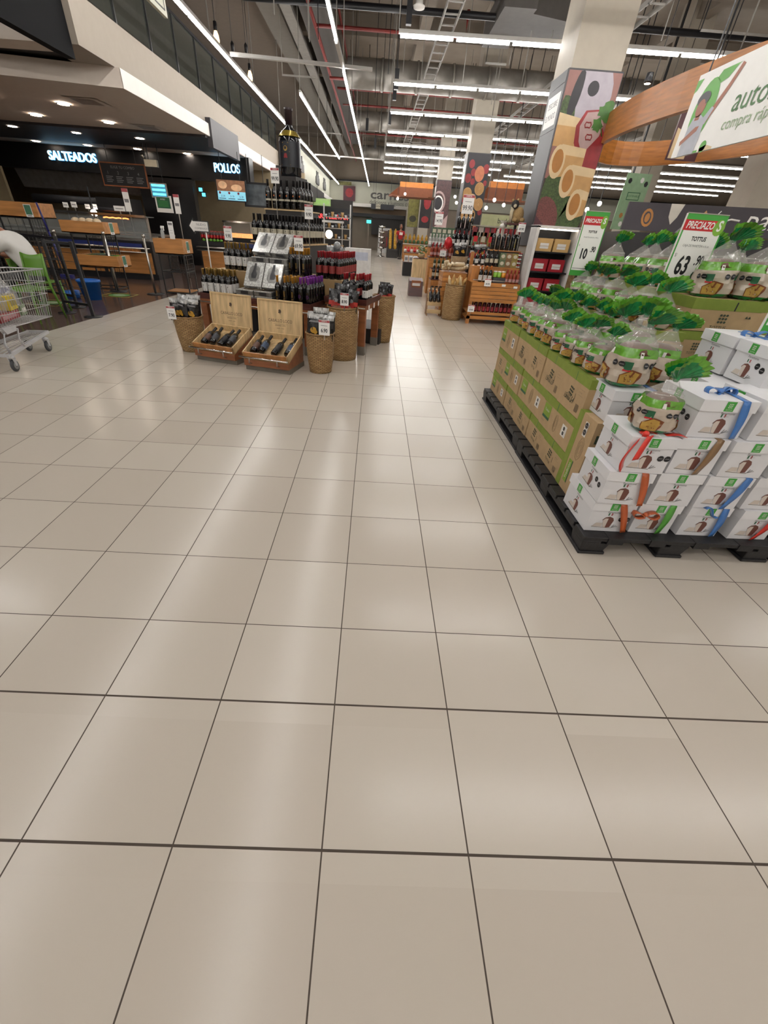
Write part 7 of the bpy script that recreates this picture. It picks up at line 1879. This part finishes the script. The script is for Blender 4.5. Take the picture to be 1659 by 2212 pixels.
# green chair
CHG = mat('chair_green', '567f26', .4, var=.05)
t = thing('plastic_chair', 'lime green plastic chair on the brown floor, left edge', 'chair', (-4.83, 6.12, 0), -.05); t.scale = (.82, 1, 1)
def loft(secs, m, name, par, th=.012):
    m_ = MB(); n = len(secs[0]); vs_ = [p for s in secs for p in s]
    m_.add(vs_, [(i * n + j, i * n + j + 1, (i + 1) * n + j + 1, (i + 1) * n + j) for i in range(len(secs) - 1) for j in range(n - 1)], m, True)
    o = m_.build(name, par); sd = o.modifiers.new('thickness', 'SOLIDIFY'); sd.thickness = th; return o
loft([[(-.2 + .4 * j / 6, -.24 + .42 * i / 5, .43 + .012 * ((j - 3) / 3) ** 2 - (.02 if i == 0 else 0)) for j in range(7)] for i in range(6)], CHG, 'seat', t)
loft([[(-.19 + .38 * j / 6, .2 + .03 * i / 5 - .03 * (1 - ((j - 3) / 3) ** 2), .56 + .26 * i / 5 + (.025 * abs((j - 3) / 3) ** 2 if i == 5 else 0)) for j in range(7)] for i in range(6)], CHG, 'backrest', t)
for s in (-1, 1):
    MB().tube([(s * .185, .235, .84), (s * .19, .2, .6), (s * .195, .19, .42), (s * .205, .28, 0)], [.014, .018, .02, .013], CHG, 8).build('rear_leg', t)
    MB().tube([(s * .19, -.2, .43), (s * .2, -.24, 0)], [.018, .012], CHG, 8).build('front_leg', t)
    MB().tube([(s * .19, .2, .41), (s * .19, -.2, .42)], .014, CHG, 8).build('seat_rail', t)
# skinned people
def figure(t, joints, edges, m, name='body', sub=2):
    me = bpy.data.meshes.new(name); names = list(joints)
    bm = bmesh.new(); ly = bm.verts.layers.skin.verify(); bv = []
    for i, k in enumerate(names):
        v = bm.verts.new(joints[k][0]); r = joints[k][1]
        v[ly].radius = (r, r) if not isinstance(r, tuple) else r
        v[ly].use_root = i == 0
        bv.append(v)
    for a, b in edges: bm.edges.new((bv[names.index(a)], bv[names.index(b)]))
    bm.to_mesh(me); bm.free()
    ob = bpy.data.objects.new(name, me); COL.objects.link(ob); ob.parent = t; KIDS.setdefault(t.name, []).append(ob)
    sk = ob.modifiers.new('skin', 'SKIN'); sk.use_smooth_shade = True
    ss = ob.modifiers.new('sub', 'SUBSURF'); ss.levels = sub; ss.render_levels = sub
    me.materials.append(m); return ob
SKN = mat('skin', '8a5a42', .5, var=.05); HAIR = mat('hair_dark', '17110f', .45, var=.2); SHW = mat('white_shirt_cloth', 'c9c6c0', .8, var=.04); SHR = mat('red_shirt_cloth', 'a3161e', .8, var=.08); TRS = mat('black_trousers', '121114', .7)
def head(t, c, r, yaw=0, tilt=0, hair='short'):
    H_ = Matrix.Translation(c) @ Matrix.Rotation(yaw, 4, 'Z') @ Matrix.Rotation(tilt, 4, 'X')
    m_ = MB().sphere((0, 0, 0), r, SKN, 16, 12, (.78, .92, 1.12), H_).sphere((0, -r * .92, -r * .08), r * .17, SKN, 8, 6, (.8, 1.1, 1.3), H_)
    for s in (-1, 1): m_.sphere((s * r * .78, 0, -.05 * r), r * .2, SKN, 6, 5, (.4, .8, 1.2), H_); m_.sphere((s * r * .3, -r * .8, r * .12), r * .12, STK, 6, 5, (1, .5, .7), H_); m_.sphere((s * r * .3, -r * .86, r * .12), r * .06, INK, 6, 4, (1, .5, 1), H_)
    m_.sphere((0, -r * .84, -r * .48), r * .2, mat('lips', '7a3b35', .5), 8, 4, (1.1, .4, .35), H_)
    m_.build('head', t)
    h = MB().sphere((0, r * .14, r * .16), r * 1.06, HAIR, 14, 10, (.84, .94, 1.06), H_ @ Matrix.Rotation(-.25, 4, 'X'))
    if hair == 'long': h.sphere((0, r * .5, -r * .9), r * .85, HAIR, 12, 8, (.9, .6, 1.6), H_)
    h.build('hair', t)
def hand(t, c, d, up_, m=SKN, s=1.0, name='hand'):
    """palm with four curled fingers and a thumb, pointing along d"""
    d = Vector(d).normalized(); u = Vector(up_).normalized(); sd = d.cross(u).normalized()
    m_ = MB(); c = Vector(c)
    m_.hexa([c - sd * .034 * s - u * .012 * s, c + sd * .034 * s - u * .012 * s, c + sd * .03 * s + u * .012 * s, c - sd * .03 * s + u * .012 * s],
            [c + d * .08 * s - sd * .04 * s - u * .01 * s, c + d * .08 * s + sd * .04 * s - u * .01 * s, c + d * .08 * s + sd * .038 * s + u * .01 * s, c + d * .08 * s - sd * .038 * s + u * .01 * s], m)
    for i, L_ in enumerate((.06, .072, .068, .052)):
        b = c + d * .078 * s + sd * (-.03 + i * .02) * s
        m_.tube([b, b + (d * .5 * L_ - u * .006) * s, b + (d * .8 * L_ - u * .022) * s, b + (d * .85 * L_ - u * .036) * s], [.009 * s, .0085 * s, .008 * s, .006 * s], m, 6)
    b = c + d * .02 * s - sd * .034 * s; m_.tube([b, b + (d * .03 - sd * .02 - u * .008) * s, b + (d * .055 - sd * .022 - u * .02) * s], [.011 * s, .0095 * s, .007 * s], m, 6)
    return m_.build(name, t)
# the shopper in red
P0 = Vector((1.45, 27.6, 0))
t = thing('person', 'person in red printed T-shirt and black trousers walking far down the aisle', 'person', P0, .15)
k_ = .97
figure(t, {'pel': ((0, 0, .93), (.13, .1)), 'wa': ((0, 0, 1.08), (.115, .09)), 'ch': ((0, 0, 1.28), (.14, .1)), 'nk': ((0, 0, 1.42), (.055, .05)), 'hd': ((0, -.01, 1.5), .045),
  'sr': ((.17, 0, 1.36), .06), 'er': ((.24, .03, 1.12), .045), 'wr': ((.16, -.16, 1.0), .032), 'sl': ((-.17, 0, 1.36), .06), 'el': ((-.24, .0, 1.1), .045), 'wl': ((-.22, -.14, .92), .032)},
 [('pel', 'wa'), ('wa', 'ch'), ('ch', 'nk'), ('nk', 'hd'), ('ch', 'sr'), ('sr', 'er'), ('er', 'wr'), ('ch', 'sl'), ('sl', 'el'), ('el', 'wl')], SKN)
figure(t, {'pel': ((0, 0, .96), (.15, .115)), 'wa': ((0, 0, 1.1), (.14, .11)), 'ch': ((0, 0, 1.29), (.16, .12)), 'nk': ((0, 0, 1.38), (.08, .07)), 'sr': ((.18, 0, 1.345), .075), 'er': ((.225, .02, 1.2), .062), 'sl': ((-.18, 0, 1.345), .075), 'el': ((-.225, .0, 1.2), .062)},
 [('pel', 'wa'), ('wa', 'ch'), ('ch', 'nk'), ('ch', 'sr'), ('sr', 'er'), ('ch', 'sl'), ('sl', 'el')], SHR, 'shirt')
figure(t, {'pel': ((0, 0, .92), (.14, .11)), 'hr': ((.085, 0, .84), .1), 'kr': ((.08, -.05, .48), .065), 'ar': ((.07, .03, .09), .045), 'hl': ((-.085, 0, .84), .1), 'kl': ((-.05, -.02, .48), .065), 'al': ((-.03, .06, .09), .045)},
 [('pel', 'hr'), ('hr', 'kr'), ('kr', 'ar'), ('pel', 'hl'), ('hl', 'kl'), ('kl', 'al')], TRS, 'trousers')
for x, y in ((.07, .0), (-.03, .03)): MB().sphere((x, y - .04, .045), .05, BLACK, 10, 6, (.9, 2.0, .85)).build('shoe', t)
head(t, (0, -.015, 1.6), .105, 0, 0, 'long')
hand(t, (.16, -.16, 1.0), (-.5, -.6, .2), (0, 0, 1)); hand(t, (-.22, -.14, .92), (0, -.5, -.6), (0, -1, .5))
m_ = MB(); m_.rect(-.09, -.02, 1.2, 1.33, STK, FR(0, -.128, 0)).rect(.0, .09, 1.2, 1.33, STK, FR(0, -.128, 0)); m_.build('shirt_print', t)
# the seated person in white, only back and shoulder in frame
P1 = Vector((-5.14, 6.72, 0))
t = thing('plastic_chair', 'green chair under the seated person in white, mostly hidden', 'chair', (-5.16, 6.76, 0), 1.3)
loft([[(-.2 + .4 * j / 6, -.22 + .4 * i / 5, .43 + .012 * ((j - 3) / 3) ** 2) for j in range(7)] for i in range(6)], CHG, 'seat', t)
loft([[(-.19 + .38 * j / 6, .2 + .03 * i / 5, .52 + .2 * i / 5) for j in range(7)] for i in range(6)], CHG, 'backrest', t)
for s in (-1, 1):
    MB().tube([(s * .19, .2, .7), (s * .195, .19, .42), (s * .205, .26, 0)], .016, CHG, 8).build('rear_leg', t); MB().tube([(s * .19, -.2, .43), (s * .2, -.24, 0)], .014, CHG, 8).build('front_leg', t)
t = thing('person', 'seated person in white T-shirt leaning away at the left frame edge', 'person', P1, -1.45)
figure(t, {'pel': ((0, .02, .53), (.16, .13)), 'wa': ((0, -.02, .70), (.15, .12)), 'ch': ((0, -.16, .94), (.17, .13)), 'nk': ((0, -.26, 1.06), (.06, .055)), 'hd': ((0, -.3, 1.11), .05), 'sr': ((.19, -.2, .97), .07), 'er': ((.27, -.32, .74), .05), 'wr': ((.2, -.52, .76), .034), 'sl': ((-.19, -.2, .97), .07), 'el': ((-.27, -.32, .74), .05), 'wl': ((-.2, -.52, .76), .034)},
 [('pel', 'wa'), ('wa', 'ch'), ('ch', 'nk'), ('nk', 'hd'), ('ch', 'sr'), ('sr', 'er'), ('er', 'wr'), ('ch', 'sl'), ('sl', 'el'), ('el', 'wl')], SKN)
figure(t, {'pel': ((0, .03, .55), (.19, .16)), 'wa': ((0, -.01, .71), (.19, .155)), 'ch': ((0, -.14, .93), (.21, .165)), 'nk': ((0, -.23, 1.03), (.1, .08)), 'sr': ((.21, -.19, .96), .1), 'er': ((.27, -.28, .82), .085), 'sl': ((-.21, -.19, .96), .1), 'el': ((-.27, -.28, .82), .085)},
 [('pel', 'wa'), ('wa', 'ch'), ('ch', 'nk'), ('ch', 'sr'), ('sr', 'er'), ('ch', 'sl'), ('sl', 'el')], SHW, 'shirt')
figure(t, {'pel': ((0, .02, .53), (.16, .12)), 'hr': ((.1, -.05, .52), .1), 'kr': ((.13, -.42, .5), .07), 'ar': ((.12, -.44, .1), .048), 'hl': ((-.1, -.05, .52), .1), 'kl': ((-.13, -.42, .5), .07), 'al': ((-.12, -.44, .1), .048)},
 [('pel', 'hr'), ('hr', 'kr'), ('kr', 'ar'), ('pel', 'hl'), ('hl', 'kl'), ('kl', 'al')], TRS, 'trousers')
head(t, (0, -.38, 1.19), .105, 0, .3)
hand(t, (.2, -.52, .76), (-.3, -.8, -.1), (0, 0, 1)); hand(t, (-.2, -.52, .76), (.3, -.8, -.1), (0, 0, 1))
for x in (.12, -.12): MB().sphere((x, -.5, .045), .05, BLACK, 10, 6, (.9, 2.0, .85)).build('shoe', t)
t = thing('cafe_table', 'square cafe table in front of the seated person, outside the frame', 'table', (-6.35, 6.6, 0))
MB().box(-.35, .35, -.35, .35, .71, .74, OAK).build('table_top', t); MB().lathe([(.0, 0), (.22, 0), (.22, .02), (.03, .03), (.03, .71)], BLACK, 14).build('pedestal', t)
